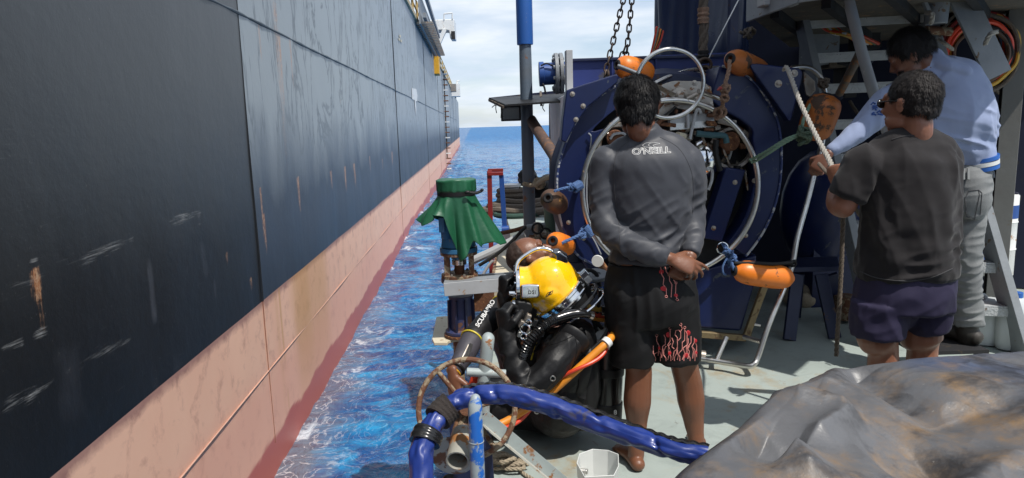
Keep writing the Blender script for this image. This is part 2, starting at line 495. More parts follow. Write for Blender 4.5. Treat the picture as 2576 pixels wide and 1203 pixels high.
# ------------------------------------------------------------------ the setting: sea
SEA = -1.41
HULLX = -1.8
def build_sea():
    rr = [1.2]
    while rr[-1] < 9000: rr.append(rr[-1] * (1.0075 if rr[-1] < 60 else 1.03) + .004)
    rr = np.array(rr)
    th = np.concatenate([np.linspace(-180, -52, 60, endpoint=False), np.linspace(-52, 22, 620, endpoint=False), np.linspace(22, 180, 90)])
    Rr, T = np.meshgrid(rr, np.radians(th), indexing='ij')
    x = Rr * np.sin(T); y = Rr * np.cos(T)
    p = np.stack([x.ravel(), y.ravel(), np.zeros(x.size)], 1)
    r = Rr.ravel()
    z = np.zeros(len(p))
    for sc, am, sx, sy, sd_ in ((.22, .12, 1, .5, 1), (.55, .075, 1, .6, 2), (1.3, .050, .8, 1.2, 3), (2.9, .026, .8, 1.2, 4), (6.0, .011, .8, 1.2, 5), (13., .004, 1, 1, 6)):
        q = p * [sx, sy, 1]
        w = vn(p * [.6, .6, 1], sc * 1.1, sd_ + 40)[:, None]
        q = q + w * [.25 / sc, .35 / sc, 0]
        n = vn(q, sc, sd_)
        n = 1 - 2 * np.abs(n) if sc < 4 else n
        fade = np.clip(2.6 / (sc * r * .012 + .001), 0, 1)
        calm = np.clip((r - 2) / 18, .5, 1)
        z += am * n * fade * calm
    co = np.stack([x.ravel(), y.ravel(), SEA + z], 1)
    me = gridmesh('water', co, len(rr), len(th))
    m, nt, b = newmat('sea_water')
    tc = N(nt, 'ShaderNodeTexCoord'); v = tc.outputs['Object']
    a = noisetex(nt, v, .35, 3, .6, .4)
    a2 = noisetex(nt, v, 1.5, 7, .64, 1.2, (.8, 1.35, 1)); a3 = noisetex(nt, v, 3.6, 7, .66, 1.8, (.85, 1.25, 1))
    c = mixc(nt, ramp(nt, a, .35, .7), (.003, .045, .17), (.005, .085, .27))
    c = mixc(nt, ramp(nt, a2, .44, .66), c, (.018, .24, .48))
    c = mixc(nt, ramp(nt, a3, .60, .74, 0, .75), c, (.24, .50, .66))  # pale highlights painted into the water colour
    c = mixc(nt, ramp(nt, a3, .42, .28, 0, .7), c, (.002, .022, .09))
    # close to the ship the pale plating shows through the clear water, under caustic light painted on as pale lines
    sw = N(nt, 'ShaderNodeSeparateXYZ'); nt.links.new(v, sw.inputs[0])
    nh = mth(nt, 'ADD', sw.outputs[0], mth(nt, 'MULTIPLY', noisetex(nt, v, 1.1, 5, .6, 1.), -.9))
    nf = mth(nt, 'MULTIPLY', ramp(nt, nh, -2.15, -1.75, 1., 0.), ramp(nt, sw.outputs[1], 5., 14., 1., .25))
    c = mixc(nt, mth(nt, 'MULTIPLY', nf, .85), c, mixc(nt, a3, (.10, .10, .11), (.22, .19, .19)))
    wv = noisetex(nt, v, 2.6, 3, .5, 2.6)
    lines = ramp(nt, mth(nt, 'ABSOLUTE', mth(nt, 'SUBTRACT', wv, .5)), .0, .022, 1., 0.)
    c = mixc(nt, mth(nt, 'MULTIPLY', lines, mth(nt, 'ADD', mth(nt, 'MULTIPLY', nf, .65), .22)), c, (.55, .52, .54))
    ln = N(nt, 'ShaderNodeVectorMath', operation='LENGTH'); nt.links.new(v, ln.inputs[0])
    # distant chop is finer than a pixel: it scatters the sky instead of mirroring it
    nt.links.new(ramp(nt, ln.outputs['Value'], 15, 160, .05, .42), b.inputs['Roughness'])
    nt.links.new(ramp(nt, ln.outputs['Value'], 15, 200, .5, .16), b.inputs['Specular IOR Level'])
    b.inputs['IOR'].default_value = 1.33
    # foam flecks far out; foam and painted glints along the hull
    f1 = noisetex(nt, v, 1.6, 8, .7, .6, (1, .5, 1)); f2 = noisetex(nt, v, .12, 3, .5, .3)
    fh = mth(nt, 'MULTIPLY', ramp(nt, sw.outputs[0], -1.75, -.9, 1., 0.), ramp(nt, f1, .56, .62, 0., .8))
    fm = mth(nt, 'MAXIMUM', mth(nt, 'MULTIPLY', ramp(nt, f1, .635, .67), ramp(nt, f2, .48, .58)), fh)
    nt.links.new(mixc(nt, fm, c, (.6, .65, .7)), b.inputs['Base Color'])
    bn = N(nt, 'ShaderNodeBump'); bn.inputs['Strength'].default_value = .85; bn.inputs['Distance'].default_value = .12
    hh = mth(nt, 'ADD', noisetex(nt, v, 3.2, 6, .6, .6), mth(nt, 'MULTIPLY', noisetex(nt, v, .5, 4, .6, .5), 3.))
    nt.links.new(hh, bn.inputs['Height'])
    nt.links.new(bn.outputs[0], b.inputs['Normal'])
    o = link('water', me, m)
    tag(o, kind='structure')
build_sea()

# ------------------------------------------------------------------ the big ship alongside
def attr(me, name, a):
    at = me.attributes.new(name, 'FLOAT', 'POINT')
    at.data.foreach_set('value', np.ascontiguousarray(a, np.float32).ravel())
def A(nt, name):
    n = N(nt, 'ShaderNodeAttribute'); n.attribute_name = name
    return n.outputs['Fac']
ZB = 0.11      # top of the red boot-topping
ZR = 5.25     # sheer line
YE = 125.0
SEAMS = [5.8, 17.4, 28.9, 40.5, 52, 63.5, 75, 86.5]
def hull_x(y, z):
    """the side is flat but dented between its frames"""
    p = np.stack([y, z, y * 0], -1).reshape(-1, 3)
    d = .006 * vn(p, 1.1, 3) + .003 * vn(p * [1, .5, 1], 2.6, 7)
    return HULLX + d.reshape(y.shape)
def grid_side(y, z, name):
    Yg, Zg = np.meshgrid(y, z, indexing='ij')
    X = hull_x(Yg, Zg)
    e = np.clip((Yg - 108) / 17, 0, 1)
    X = X - e ** 2 * 3.0
    return gridmesh(name, np.stack([X, Yg, Zg], -1).reshape(-1, 3), len(y), len(z)), Yg.ravel(), Zg.ravel()
def build_ship():
    t = thing('cargo_ship', (-1.8, 30, SEA), 'huge black hulled cargo ship with faded paint and pink boot topping lying close alongside', 'ship')
    y = [.6]
    while y[-1] < YE: y.append(y[-1] * 1.0065 + .003)
    y = np.array([-14, -6, -2, 0] + y)
    # --- plating above the boot topping
    z = np.linspace(ZB, ZR, 250)
    me, Y, Z = grid_side(y, z, 'hull_plating')
    p = np.stack([Y, Z, Y * 0], 1)
    rust = np.zeros(len(Y)); scuff = np.zeros(len(Y)); pale = np.zeros(len(Y))
    nf = vn(p, 30, 1); nm = vn(p, 9, 2)
    def blob(y0, z0, wy, wz): return np.exp(-((Y - y0) / wy) ** 2 - ((Z - z0) / wz) ** 2)
    def streak(arr, pix, h, w, amp=1., up=0.):
        q = HX(*pix)
        dy = (Y - q.y + .02 * vn(p, 4, 9)) / w
        below = np.clip((q.z + up - Z) / h, 0, 1)
        m = np.exp(-dy ** 2) * (Z < q.z + up) * (1 - below) ** .6 * (below < 1)
        arr += amp * m
    # rust runs seen in the photo (pixel, length m, half width m)
    for q, h, w, am in (((78, 672), .16, .030, 1.5), ((88, 700), .30, .013, 1.2), ((748, 447), .40, .035, 2.0), ((832, 428), .3, .045, 1.6), ((867, 418), .4, .06, 1.8), ((891, 412), .4, .06, 1.9),
                        ((930, 392), .3, .06, 1.6), ((986, 382), .35, .10, 2.0), ((962, 400), .25, .08, 1.2), ((655, 470), .5, .02, 1.8), ((665, 540), .4, .02, 1.6), ((630, 700), .12, .012, 1.4),
                        ((688, 0), 2.2, .10, .75), ((650, 60), .5, .02, 1.3), ((728, 95), .6, .03, 1.4), ((700, 85), .7, .02, 1.0), ((568, 640), .1, .02, 1.2), ((1053, 430), .3, .1, 1.2), ((855, 250), .12, .04, 1.3)):
        streak(rust, q, h, w, am)
    streak(scuff, (75, 650), .12, .03, 1.); streak(scuff, (100, 826), .05, .04, 1.6); streak(scuff, (330, 590), .25, .015, .9)
    streak(scuff, (170, 930), .05, .02, 1.4); streak(scuff, (75, 990), .06, .04, 1.1); streak(scuff, (500, 535), .12, .02, 1.)
    streak(scuff, (748, 447), .10, .05, 1.4); streak(scuff, (891, 412), .35, .05, 1.3); streak(scuff, (867, 418), .35, .05, 1.2); streak(scuff, (832, 428), .3, .03, 1.)
    # long horizontal fender scrapes
    def scrape(pa, pb, w, amp):
        a, b = HX(*pa), HX(*pb)
        tt = np.clip((Y - a.y) / (b.y - a.y), -.3, 1.3)
        zc = a.z + (b.z - a.z) * tt + .01 * vn(p, 2, 5)
        ends = np.clip(np.minimum(tt, 1 - tt) * 6 + .3, 0, 1)
        lines = np.clip(vn(p * [.8, 60, 1], 1., 4) * 1.6 - .1, 0, 1)
        return amp * ends * np.exp(-((Z - zc) / (w * .8)) ** 2) * np.clip(.75 + .5 * vn(p, 3, 12), 0, 1.2)
    for a, b, w, am in (((0, 735), (300, 625), .05, .55), ((200, 660), (330, 600), .03, .8), ((330, 590), (500, 535), .04, .7), ((0, 1035), (170, 935), .035, 1.4), ((170, 930), (335, 850), .03, .9), ((0, 880), (60, 860), .02, .9),
                        ((400, 780), (520, 710), .012, 1.1), ((520, 705), (640, 640), .012, .6), ((720, 600), (880, 530), .01, .6), ((640, 500), (700, 480), .03, .6), ((420, 560), (505, 530), .03, .6)):
        scuff += scrape(a, b, w, am)
    # pale rubbed vertical smears
    for pix, h, w, am, lean in (((372, 640), .42, .035, .9, .0), ((505, 600), .30, .05, .5, .12), ((540, 690), .22, .012, .8, -.15), ((470, 660), .16, .008, .7, -.2), ((160, 830), .5, .12, .35, 0), ((385, 890), .25, .05, .35, 0), ((440, 850), .3, .07, .3, 0)):
        q = HX(*pix)
        yy = (Y - q.y - (q.z - Z) * lean) / w
        k = np.clip((q.z - Z) / h, 0, 1)
        pale += am * np.exp(-yy ** 4) * np.clip(np.minimum(k, 1 - k) * 5, 0, 1) * (.7 + .3 * nm)
    attr(me, 'rust', rust); attr(me, 'scuff', scuff); attr(me, 'pale', pale)
    m, nt, b = newmat('hull_paint')
    tc = N(nt, 'ShaderNodeTexCoord'); v = tc.outputs['Object']
    s = N(nt, 'ShaderNodeSeparateXYZ'); nt.links.new(v, s.inputs[0])
    # panels after the first seam are chalkier; the chalk grows upward
    after = ramp(nt, s.outputs[1], 5.79, 5.81)
    run = noisetex(nt, v, 1., 7, .6, .8, (1, 1.6, .35))
    run2 = noisetex(nt, v, 1., 7, .72, 1.6, (1, 1.6, .30))
    drips = noisetex(nt, v, 1., 5, .6, 3.0, (1, .7, .28))
    zf = mth(nt, 'ADD', s.outputs[2], mth(nt, 'MULTIPLY', mth(nt, 'SUBTRACT', run, .5), 1.1))
    chalk = ramp(nt, zf, .95, 1.75)
    base = mixc(nt, run2, (.0065, .0070, .0075), (.013, .0138, .0150))
    navy = mixc(nt, run2, (.024, .032, .048), (.048, .060, .080))
    grey1 = mixc(nt, run, (.062, .068, .074), (.105, .114, .122))
    grey2 = mixc(nt, run, (.21, .245, .27), (.32, .36, .39))
    near = mixc(nt, ramp(nt, zf, .8, 3.2), base, grey1)
    far = mixc(nt, chalk, navy, grey2)
    lo = ramp(nt, mth(nt, 'ADD', s.outputs[2], mth(nt, 'MULTIPLY', run, .5)), .45, .95)
    far = mixc(nt, lo, mixc(nt, .5, base, navy), far)
    c = mixc(nt, after, near, far)
    # dark drip outlines on the chalk
    dl = mth(nt, 'ABSOLUTE', mth(nt, 'SUBTRACT', drips, .5))
    dk = mth(nt, 'MULTIPLY', ramp(nt, dl, .0, .03, .8, 0.), chalk)
    c = mixc(nt, mth(nt, 'MULTIPLY', dk, after), c, (.07, .088, .105))
    br = noisetex(nt, v, 16., 8, .7, .5)
    hl = noisetex(nt, v, 1., 7, .72, .25, (1, 5, 130)); hb = noisetex(nt, v, 1., 5, .7, .2, (1, 3.5, 22))
    vl = noisetex(nt, v, 1., 7, .72, .3, (1, 90, 9)); vb = noisetex(nt, v, 34., 6, .75, .3)
    c = mixc(nt, ramp(nt, mth(nt, 'MULTIPLY', A(nt, 'pale'), mth(nt, 'ADD', vl, .1)), .08, .9), c, (.11, .115, .135))
    sk = mth(nt, 'MULTIPLY', A(nt, 'scuff'), mth(nt, 'MULTIPLY', ramp(nt, hl, .36, .66), ramp(nt, hb, .36, .62)))
    c = mixc(nt, ramp(nt, sk, .12, .95), c, (.36, .36, .35))
    rc = mixc(nt, ramp(nt, vb, .42, .62), (.36, .12, .03), (.52, .33, .20))
    rk = mth(nt, 'MULTIPLY', A(nt, 'rust'), mth(nt, 'ADD', mth(nt, 'MULTIPLY', ramp(nt, vl, .36, .62), .75), mth(nt, 'MULTIPLY', ramp(nt, vb, .4, .6), .4)))
    c = mixc(nt, ramp(nt, rk, .22, .80, 0, .85), c, rc)
    # faint overall scratches, salt specks
    sc_ = mth(nt, 'MULTIPLY', ramp(nt, hl, .60, .72), ramp(nt, noisetex(nt, v, .9, 4, .6), .5, .62))
    c = mixc(nt, mth(nt, 'MULTIPLY', sc_, .22), c, (.3, .3, .3))
    c = mixc(nt, mth(nt, 'MULTIPLY', ramp(nt, noisetex(nt, v, 55., 3, .6), .70, .74), .35), c, (.2, .2, .19))
    nt.links.new(c, b.inputs['Base Color'])
    nt.links.new(mth(nt, 'ADD', mth(nt, 'MULTIPLY', run, .25), .30), b.inputs['Roughness'])
    bn = N(nt, 'ShaderNodeBump'); bn.inputs['Strength'].default_value = .10; bn.inputs['Distance'].default_value = .02
    nt.links.new(mth(nt, 'ADD', noisetex(nt, v, 18., 5, .7), mth(nt, 'MULTIPLY', noisetex(nt, v, 1.8, 3), 4.)), bn.inputs['Height'])
    nt.links.new(bn.outputs[0], b.inputs['Normal'])
    hull = link('hull_plating', me, m, t)
    # --- boot topping down into the water
    z = np.linspace(SEA - 2.5, ZB, 150)
    me, Y, Z = grid_side(y, z, 'boot_topping')
    p = np.stack([Y, Z, Y * 0], 1)
    q = HX(640, 700)
    och = np.zeros(len(Y))
    for px_, w, am in ((755, .35, .8), (800, .5, .6), (700, .02, .9), (690, .05, .3)):
        yy = HX(px_, 700).y
        och += am * np.exp(-((Y - yy + .04 * vn(p, 3, 4)) / w) ** 4) * np.clip((Z - SEA + .1) / 1.2, 0, 1)
    attr(me, 'ochre', och)
    wet = SEA + .33 + .05 * vn(p, 2.2, 6) + .10 * vn(p, .55, 8) + .03 * vn(p, 6, 2)
    attr(me, 'wet', np.clip((wet - Z) / .02, 0, 1))
    m, nt, b = newmat('boot_topping_paint')
    tc = N(nt, 'ShaderNodeTexCoord'); v = tc.outputs['Object']
    s = N(nt, 'ShaderNodeSeparateXYZ'); nt.links.new(v, s.inputs[0])
    a = noisetex(nt, v, 1., 7, .6, .4, (1, 1.2, .6)); a2 = noisetex(nt, v, 5., 8, .7, .4)
    c = mixc(nt, a, (.78, .43, .30), (.90, .59, .43))
    c = mixc(nt, ramp(nt, a2, .52, .8), c, (.44, .22, .17))
    low = ramp(nt, mth(nt, 'ADD', s.outputs[2], mth(nt, 'MULTIPLY', a, .3)), -.50, -.20, .55, 0.)
    c = mixc(nt, low, c, (.80, .40, .29))
    top = mth(nt, 'MULTIPLY', ramp(nt, mth(nt, 'ADD', s.outputs[2], mth(nt, 'MULTIPLY', a2, .12)), .09, .15), .7)
    c = mixc(nt, top, c, (.22, .10, .10))
    c = mixc(nt, mth(nt, 'MULTIPLY', A(nt, 'ochre'), .8), c, (.56, .30, .10))
    chips = ramp(nt, noisetex(nt, v, 7., 9, .75, .2), .70, .73)
    c = mixc(nt, mth(nt, 'MULTIPLY', chips, .6), c, (.28, .16, .12))
    c = mixc(nt, A(nt, 'wet'), c, (.50, .13, .10))
    nt.links.new(c, b.inputs['Base Color'])
    nt.links.new(mth(nt, 'SUBTRACT', .60, mth(nt, 'MULTIPLY', A(nt, 'wet'), .15)), b.inputs['Roughness'])
    bn = N(nt, 'ShaderNodeBump'); bn.inputs['Strength'].default_value = .15; bn.inputs['Distance'].default_value = .015
    nt.links.new(a2, bn.inputs['Height']); nt.links.new(bn.outputs[0], b.inputs['Normal'])
    link('boot_topping', me, m, t)
    # --- deck, far sides (closes the hull)
    mb = MB(); mb.box((HULLX - 15.1, 44, (ZR + SEA - 2.5) / 2 - .01), (24, 110, ZR - SEA + 2.4))
    mb.build('hull_body', M['dark'], t)
    # --- seams
    ms = mat('weld_dark', (.012, .014, .018), .6)
    for sy in SEAMS:
        w = .006 if sy < 10 else .010
        mb = MB(); pts = [Vector((HULLX + .004, sy + .008 * math.sin(z_ * 3), z_)) for z_ in np.linspace(ZB, ZR, 14)]
        mb.tube(pts, w, 2, 6, 'flat'); mb.build('plate_seam', ms, t)
        mb = MB(); pts = [Vector((HULLX + .002, sy + .004 * math.sin(z_ * 4), z_)) for z_ in np.linspace(-1.15, ZB, 8)]
        mb.tube(pts, w * .7, 2, 6, 'flat'); mb.build('plate_seam', mat('weld_rust_%d' % sy, (.30, .12, .07), .7), t)
    def bead(zl, r, m_, name, pitch, amp):
        mb = MB(); ys = [1.2]
        while ys[-1] < 92: ys.append(ys[-1] * 1.012 + .02)
        rr = [r * (1 + amp * math.sin(y_ * pitch) * random.random()) for y_ in ys]
        mb.loft([Vector((HULLX + .002, y_, zl + .004 * math.sin(y_ * 1.3))) for y_ in ys], rr, 8, UP)
        mb.build(name, m_, t)
    bead(2.44, .012, mat('weld_grey', (.085, .105, .12), .5, 0, (.05, .06, .07)), 'weld_seam', 9, .5)
    bead(-.50, .0055, mat('weld_pink', (.55, .33, .25), .8), 'weld_seam', 5, .1)
    # --- painted tug mark, pale patch and stem
    def decal(pts, m_, name):
        mb = MB(); vs = [HX(*q, X=HULLX + .012) for q in pts]
        mb.prism(vs, (.004, 0, 0)); return mb.build(name, m_, t, smooth=False)
    decal([(1036, 222), (1047, 224), (1050, 240), (1049, 256), (1046, 254), (1047, 275), (1046, 291), (1044, 270), (1043, 252), (1037, 250)], M['white'], 'painted_mark')
    for x_, y_ in ((1006, 92), (1004, 100), (1009, 104)): decal([(x_ - 2, y_ - 3), (x_ + 2, y_ - 4), (x_ + 2, y_ + 3), (x_ - 1, y_ + 2)], M['cream'], 'painted_mark')
    # --- bulwark top rail, stanchions
    def D_at(x): return abs(HULLX) * F / (1187 - x)
    yr = M['yellowrail']
    mb = MB(); mb.box((HULLX + .02, 44, ZR + .05), (.10, 96, .14)); mb.build('sheer_strake', mat('rail_strake', (.50, .42, .26), .6, 0, (.38, .28, .16), .7, 2), t)
    for k in range(22):
        yy = 17.5 + k * (1.2 + k * .09)
        mb = MB(); mb.cyl((HULLX - .1, yy, ZR), (HULLX - .1, yy, ZR + 1.05), .045, seg=6)
        mb.build('rail_stanchion', yr, t)
    for h in (.35, .7, 1.05):
        mb = MB(); mb.cyl((HULLX - .1, 10, ZR + h), (HULLX - .1, 92, ZR + h), .03, seg=6); mb.build('guard_rail', yr, t)
    mb = MB(); mb.box((HULLX - .15, 15.9, ZR + .6), (.1, 1.0, 1.0)); mb.build('rail_panel', M['red'], t)
    # gangway stowed outboard
    g = MB()
    for dz in (0, .9): g.beam((HULLX + .35, 25.0, ZR + .1 + dz), (HULLX + .35, 36.5, ZR - .1 + dz), .12, .16)
    g.box((HULLX + .18, 30.75, ZR + .35), (.06, 11.4, 1.05)); gw = g.build('gangway', M['greysteel'], t)
    for k in range(22):
        g = MB(); g.beam((HULLX + .62, 25.3 + k * .52, ZR - .12), (HULLX + .05, 25.3 + k * .52, ZR - .12), .16, .07)
        g.build('gangway_tread', M['plate'], gw)
    mb = MB(); mb.box((HULLX + .1, 38.2, ZR - .1), (.3, 1.4, 1.7)); mb.build('gangway_davit', M['amber'], t, .03)
    # pale crane jib across the deck, its bracket below
    def q(x, y, D=46): return P(x, y, D)
    cr = MB(); cr.prism([q(1040, 52), q(1142, 48), q(1144, 97), q(1132, 97), q(1130, 78), q(1123, 75), q(1060, 77), q(1040, 70)], FW * 1.6)
    cj = cr.build('crane_jib', M['white'], t, .05)
    cr = MB(); cr.beam(q(1098, 76), q(1098, 118), .25, .25); cr.beam(q(1119, 75), q(1100, 118), .28, .25); cr.build('jib_bracket', M['white'], cj)
    cr = MB()
    for a_, b_ in (((1117, 50), (1117, 35)), ((1138, 48), (1138, 33)), ((1117, 35), (1138, 33))): cr.cyl(q(*a_), q(*b_), .05, seg=6)
    cr.build('jib_rail', M['white'], cj)
    cr = MB(); cr.box(q(1140, 89, 45.9), (.25, .1, .5)); cr.build('jib_lamp', M['dark'], cj)
    # far deck gear
    fm = MB(); fm.box(P(1146, 228, 72), (.9, 2, 1.2)); fm.cyl(P(1150, 232, 72), P(1150, 203, 72), .08, seg=8); fm.cyl(P(1150, 204, 72), P(1157, 203, 72), .06, seg=8); fm.cyl(P(1141, 225, 72), P(1141, 212, 72), .5, seg=10)
    fm.build('mooring_winch', M['white'], t)
    fm = MB(); fm.box(P(1137, 222, 68), (.8, 1.5, .7)); fm.build('winch_drum', M['plate'], t)
    # pilot ladder
    lad = thing('rope_ladder', (HULLX + .1, 46, 0), 'long rope ladder with wooden rungs hanging down the black ship side', 'ladder')
    D1 = 48.0
    for s_ in (-.25, .25):
        mb = MB(); mb.tube([Vector((HULLX + .12, D1 + s_ * .5, ZR)), Vector((HULLX + .1, D1 + s_ * .5, 1)), Vector((HULLX + .1, D1 + s_ * .5, SEA + .9))], .035, 6, 6); mb.build('side_rope', M['rope_dark'], lad)
    for k in range(20):
        mb = MB(); mb.box((HULLX + .2, D1, ZR - .35 * k - .2), (.30, .5, .06)); mb.build('rung', M['rust'] if k % 3 else M['white'], lad)
build_ship()

# ------------------------------------------------------------------ the work boat's deck
def build_deck():
    m, nt, b = newmat('deck_paint')
    tc = N(nt, 'ShaderNodeTexCoord'); v = tc.outputs['Object']
    a = noisetex(nt, v, 1.6, 8, .62, .5); a2 = noisetex(nt, v, 7., 9, .7, .4)
    c = mixc(nt, a, (.27, .32, .305), (.36, .41, .385))
    c = mixc(nt, ramp(nt, a2, .50, .75, 0, .6), c, (.17, .20, .195))
    k1 = mth(nt, 'MULTIPLY', ramp(nt, noisetex(nt, v, 2.0, 8, .7, .8), .52, .66), ramp(nt, a2, .35, .6))
    c = mixc(nt, mth(nt, 'MULTIPLY', k1, .85), c, (.33, .24, .12))
    k2 = ramp(nt, noisetex(nt, v, 5., 10, .72, 1.), .62, .68)
    c = mixc(nt, mth(nt, 'MULTIPLY', k2, .85), c, (.20, .12, .06))
    k3 = ramp(nt, noisetex(nt, v, 28., 6, .7, 1.), .66, .71)
    c = mixc(nt, mth(nt, 'MULTIPLY', k3, .7), c, (.13, .12, .10))
    nt.links.new(c, b.inputs['Base Color'])
    nt.links.new(ramp(nt, a, .3, .7, .45, .75), b.inputs['Roughness'])
    bn = N(nt, 'ShaderNodeBump'); bn.inputs['Strength'].default_value = .3; bn.inputs['Distance'].default_value = .01
    nt.links.new(a2, bn.inputs['Height']); nt.links.new(bn.outputs[0], b.inputs['Normal'])
    xs = [(.04, -1.5), (.04, 4.75), (.42, 4.95), (.42, 7.2), (7.5, 7.2), (9, -1.5)]
    mb = MB(); mb.prism([Vector((x, y, -.10)) for x, y in xs], (0, 0, .10))
    o = mb.build('deck', m, smooth=False); tag(o, kind='structure')
    mb = MB(); xs2 = [(x + (.03 if x < 8 else -.03), min(y, 7.15)) for x, y in xs]
    mb.prism([Vector((x, y, -2.6)) for x, y in xs2], (0, 0, 2.496))
    o = mb.build('boat_side', M['navy_dull'], smooth=False); tag(o, kind='structure')
    mb = MB(); mb.prism([Vector((x, y, -2.5)) for x, y in ((.36, 7.21), (.40, 10.0), (.62, 12.2), (1.5, 13.6), (7.5, 13.6), (7.5, 7.21))], (0, 0, 2.95))
    o = mb.build('foredeck', m, smooth=False, bevel=.01); tag(o, kind='structure')
build_deck()
# ------------------------------------------------------------------ small shape helpers
def frame(path):
    out = []; prev = None
    n = len(path)
    for i in range(n):
        t = (path[min(i + 1, n - 1)] - path[max(i - 1, 0)]).normalized()
        u = prev if prev is not None else (UP if abs(t.z) < .9 else Vector((1, 0, 0)))
        u = (u - t * u.dot(t)).normalized(); prev = u
        out.append((t, u, t.cross(u)))
    return out
def resample(pts, step):
    pts = smoothpath(pts, 12)
    out = [pts[0]]; acc = 0
    for a, b in zip(pts, pts[1:]):
        L = (b - a).length
        while acc + L >= step and L > 0:
            q = (step - acc) / L
            a = a.lerp(b, q); out.append(a); L = (b - a).length; acc = 0
        acc += L
    return out
def rope_mb(mb, pts, r, strands=3, pitch=7., seg=6):
    path = resample(pts, r * .9)
    if len(path) < 4: path = smoothpath(pts, 8)
    fr = frame(path)
    for k in range(strands):
        q = []
        for i, p in enumerate(path):
            a = 2 * PI * (i * .9 / pitch + k / strands)
            q.append(p + (fr[i][1] * math.cos(a) + fr[i][2] * math.sin(a)) * r * .5)
        mb.loft(q, r * .58, seg, None, 'flat')
    return mb
def rope(name, pts, r, m, label, cat='rope', group=None, parent=None):
    mb = rope_mb(MB(), pts, r)
    o = mb.build(name, m, parent)
    if label: tag(o, label, cat, group)
    return o
def knot_mb(mb, c, r, rr, n=3, seed=0):
    """a lump of rope turns"""
    rnd = random.Random(seed)
    for k in range(n):
        ax = Vector((rnd.uniform(-1, 1), rnd.uniform(-1, 1), rnd.uniform(-1, 1))).normalized()
        u = ax.orthogonal().normalized(); w = ax.cross(u)
        cc = Vector(c) + Vector((rnd.uniform(-1, 1), rnd.uniform(-1, 1), rnd.uniform(-1, 1))) * r * .3
        pts = [cc + (u * math.cos(a * PI / 4) + w * math.sin(a * PI / 4)) * r * (.8 + .3 * rnd.random()) for a in range(9)]
        rope_mb(mb, pts, rr)
    return mb
def wraps_mb(mb, a, b, R_, rr, turns):
    """tight turns of cord round the axis a-b"""
    a, b = Vector(a), Vector(b); t = (b - a).normalized(); u = t.orthogonal().normalized(); w = t.cross(u)
    n = turns * 10
    pts = [a.lerp(b, i / n) + (u * math.cos(2 * PI * i / 10) + w * math.sin(2 * PI * i / 10)) * R_ for i in range(n + 1)]
    mb.loft(pts, rr, 6, None, 'flat'); return mb
def bolt(parent, p, nrm, r, name='bolt', m=None):
    mb = MB(); n = Vector(nrm).normalized()
    r *= .72
    mb.lathe(p, n, [(r * 1.8, -.004), (r * 1.8, .002), (r, .003), (r, r * .9), (r * .6, r * 1.05)], 10)
    return mb.build(name, m or M['plate'], parent)
TOCAM = -FW
def pp(pts, D): return [P(x, y, D) for x, y in pts]
def plateobj(name, pts, D, th, m, parent, bevel=.006, lean=None):
    mb = MB(); mb.prism(pp(pts, D), FW * th)
    return mb.build(name, m, parent, bevel)
def rcurve(pts, n=6):
    """smooth a pixel polyline"""
    q = smoothpath([Vector((x, y, 0)) for x, y in pts], n)
    return [(v.x, v.y) for v in q]

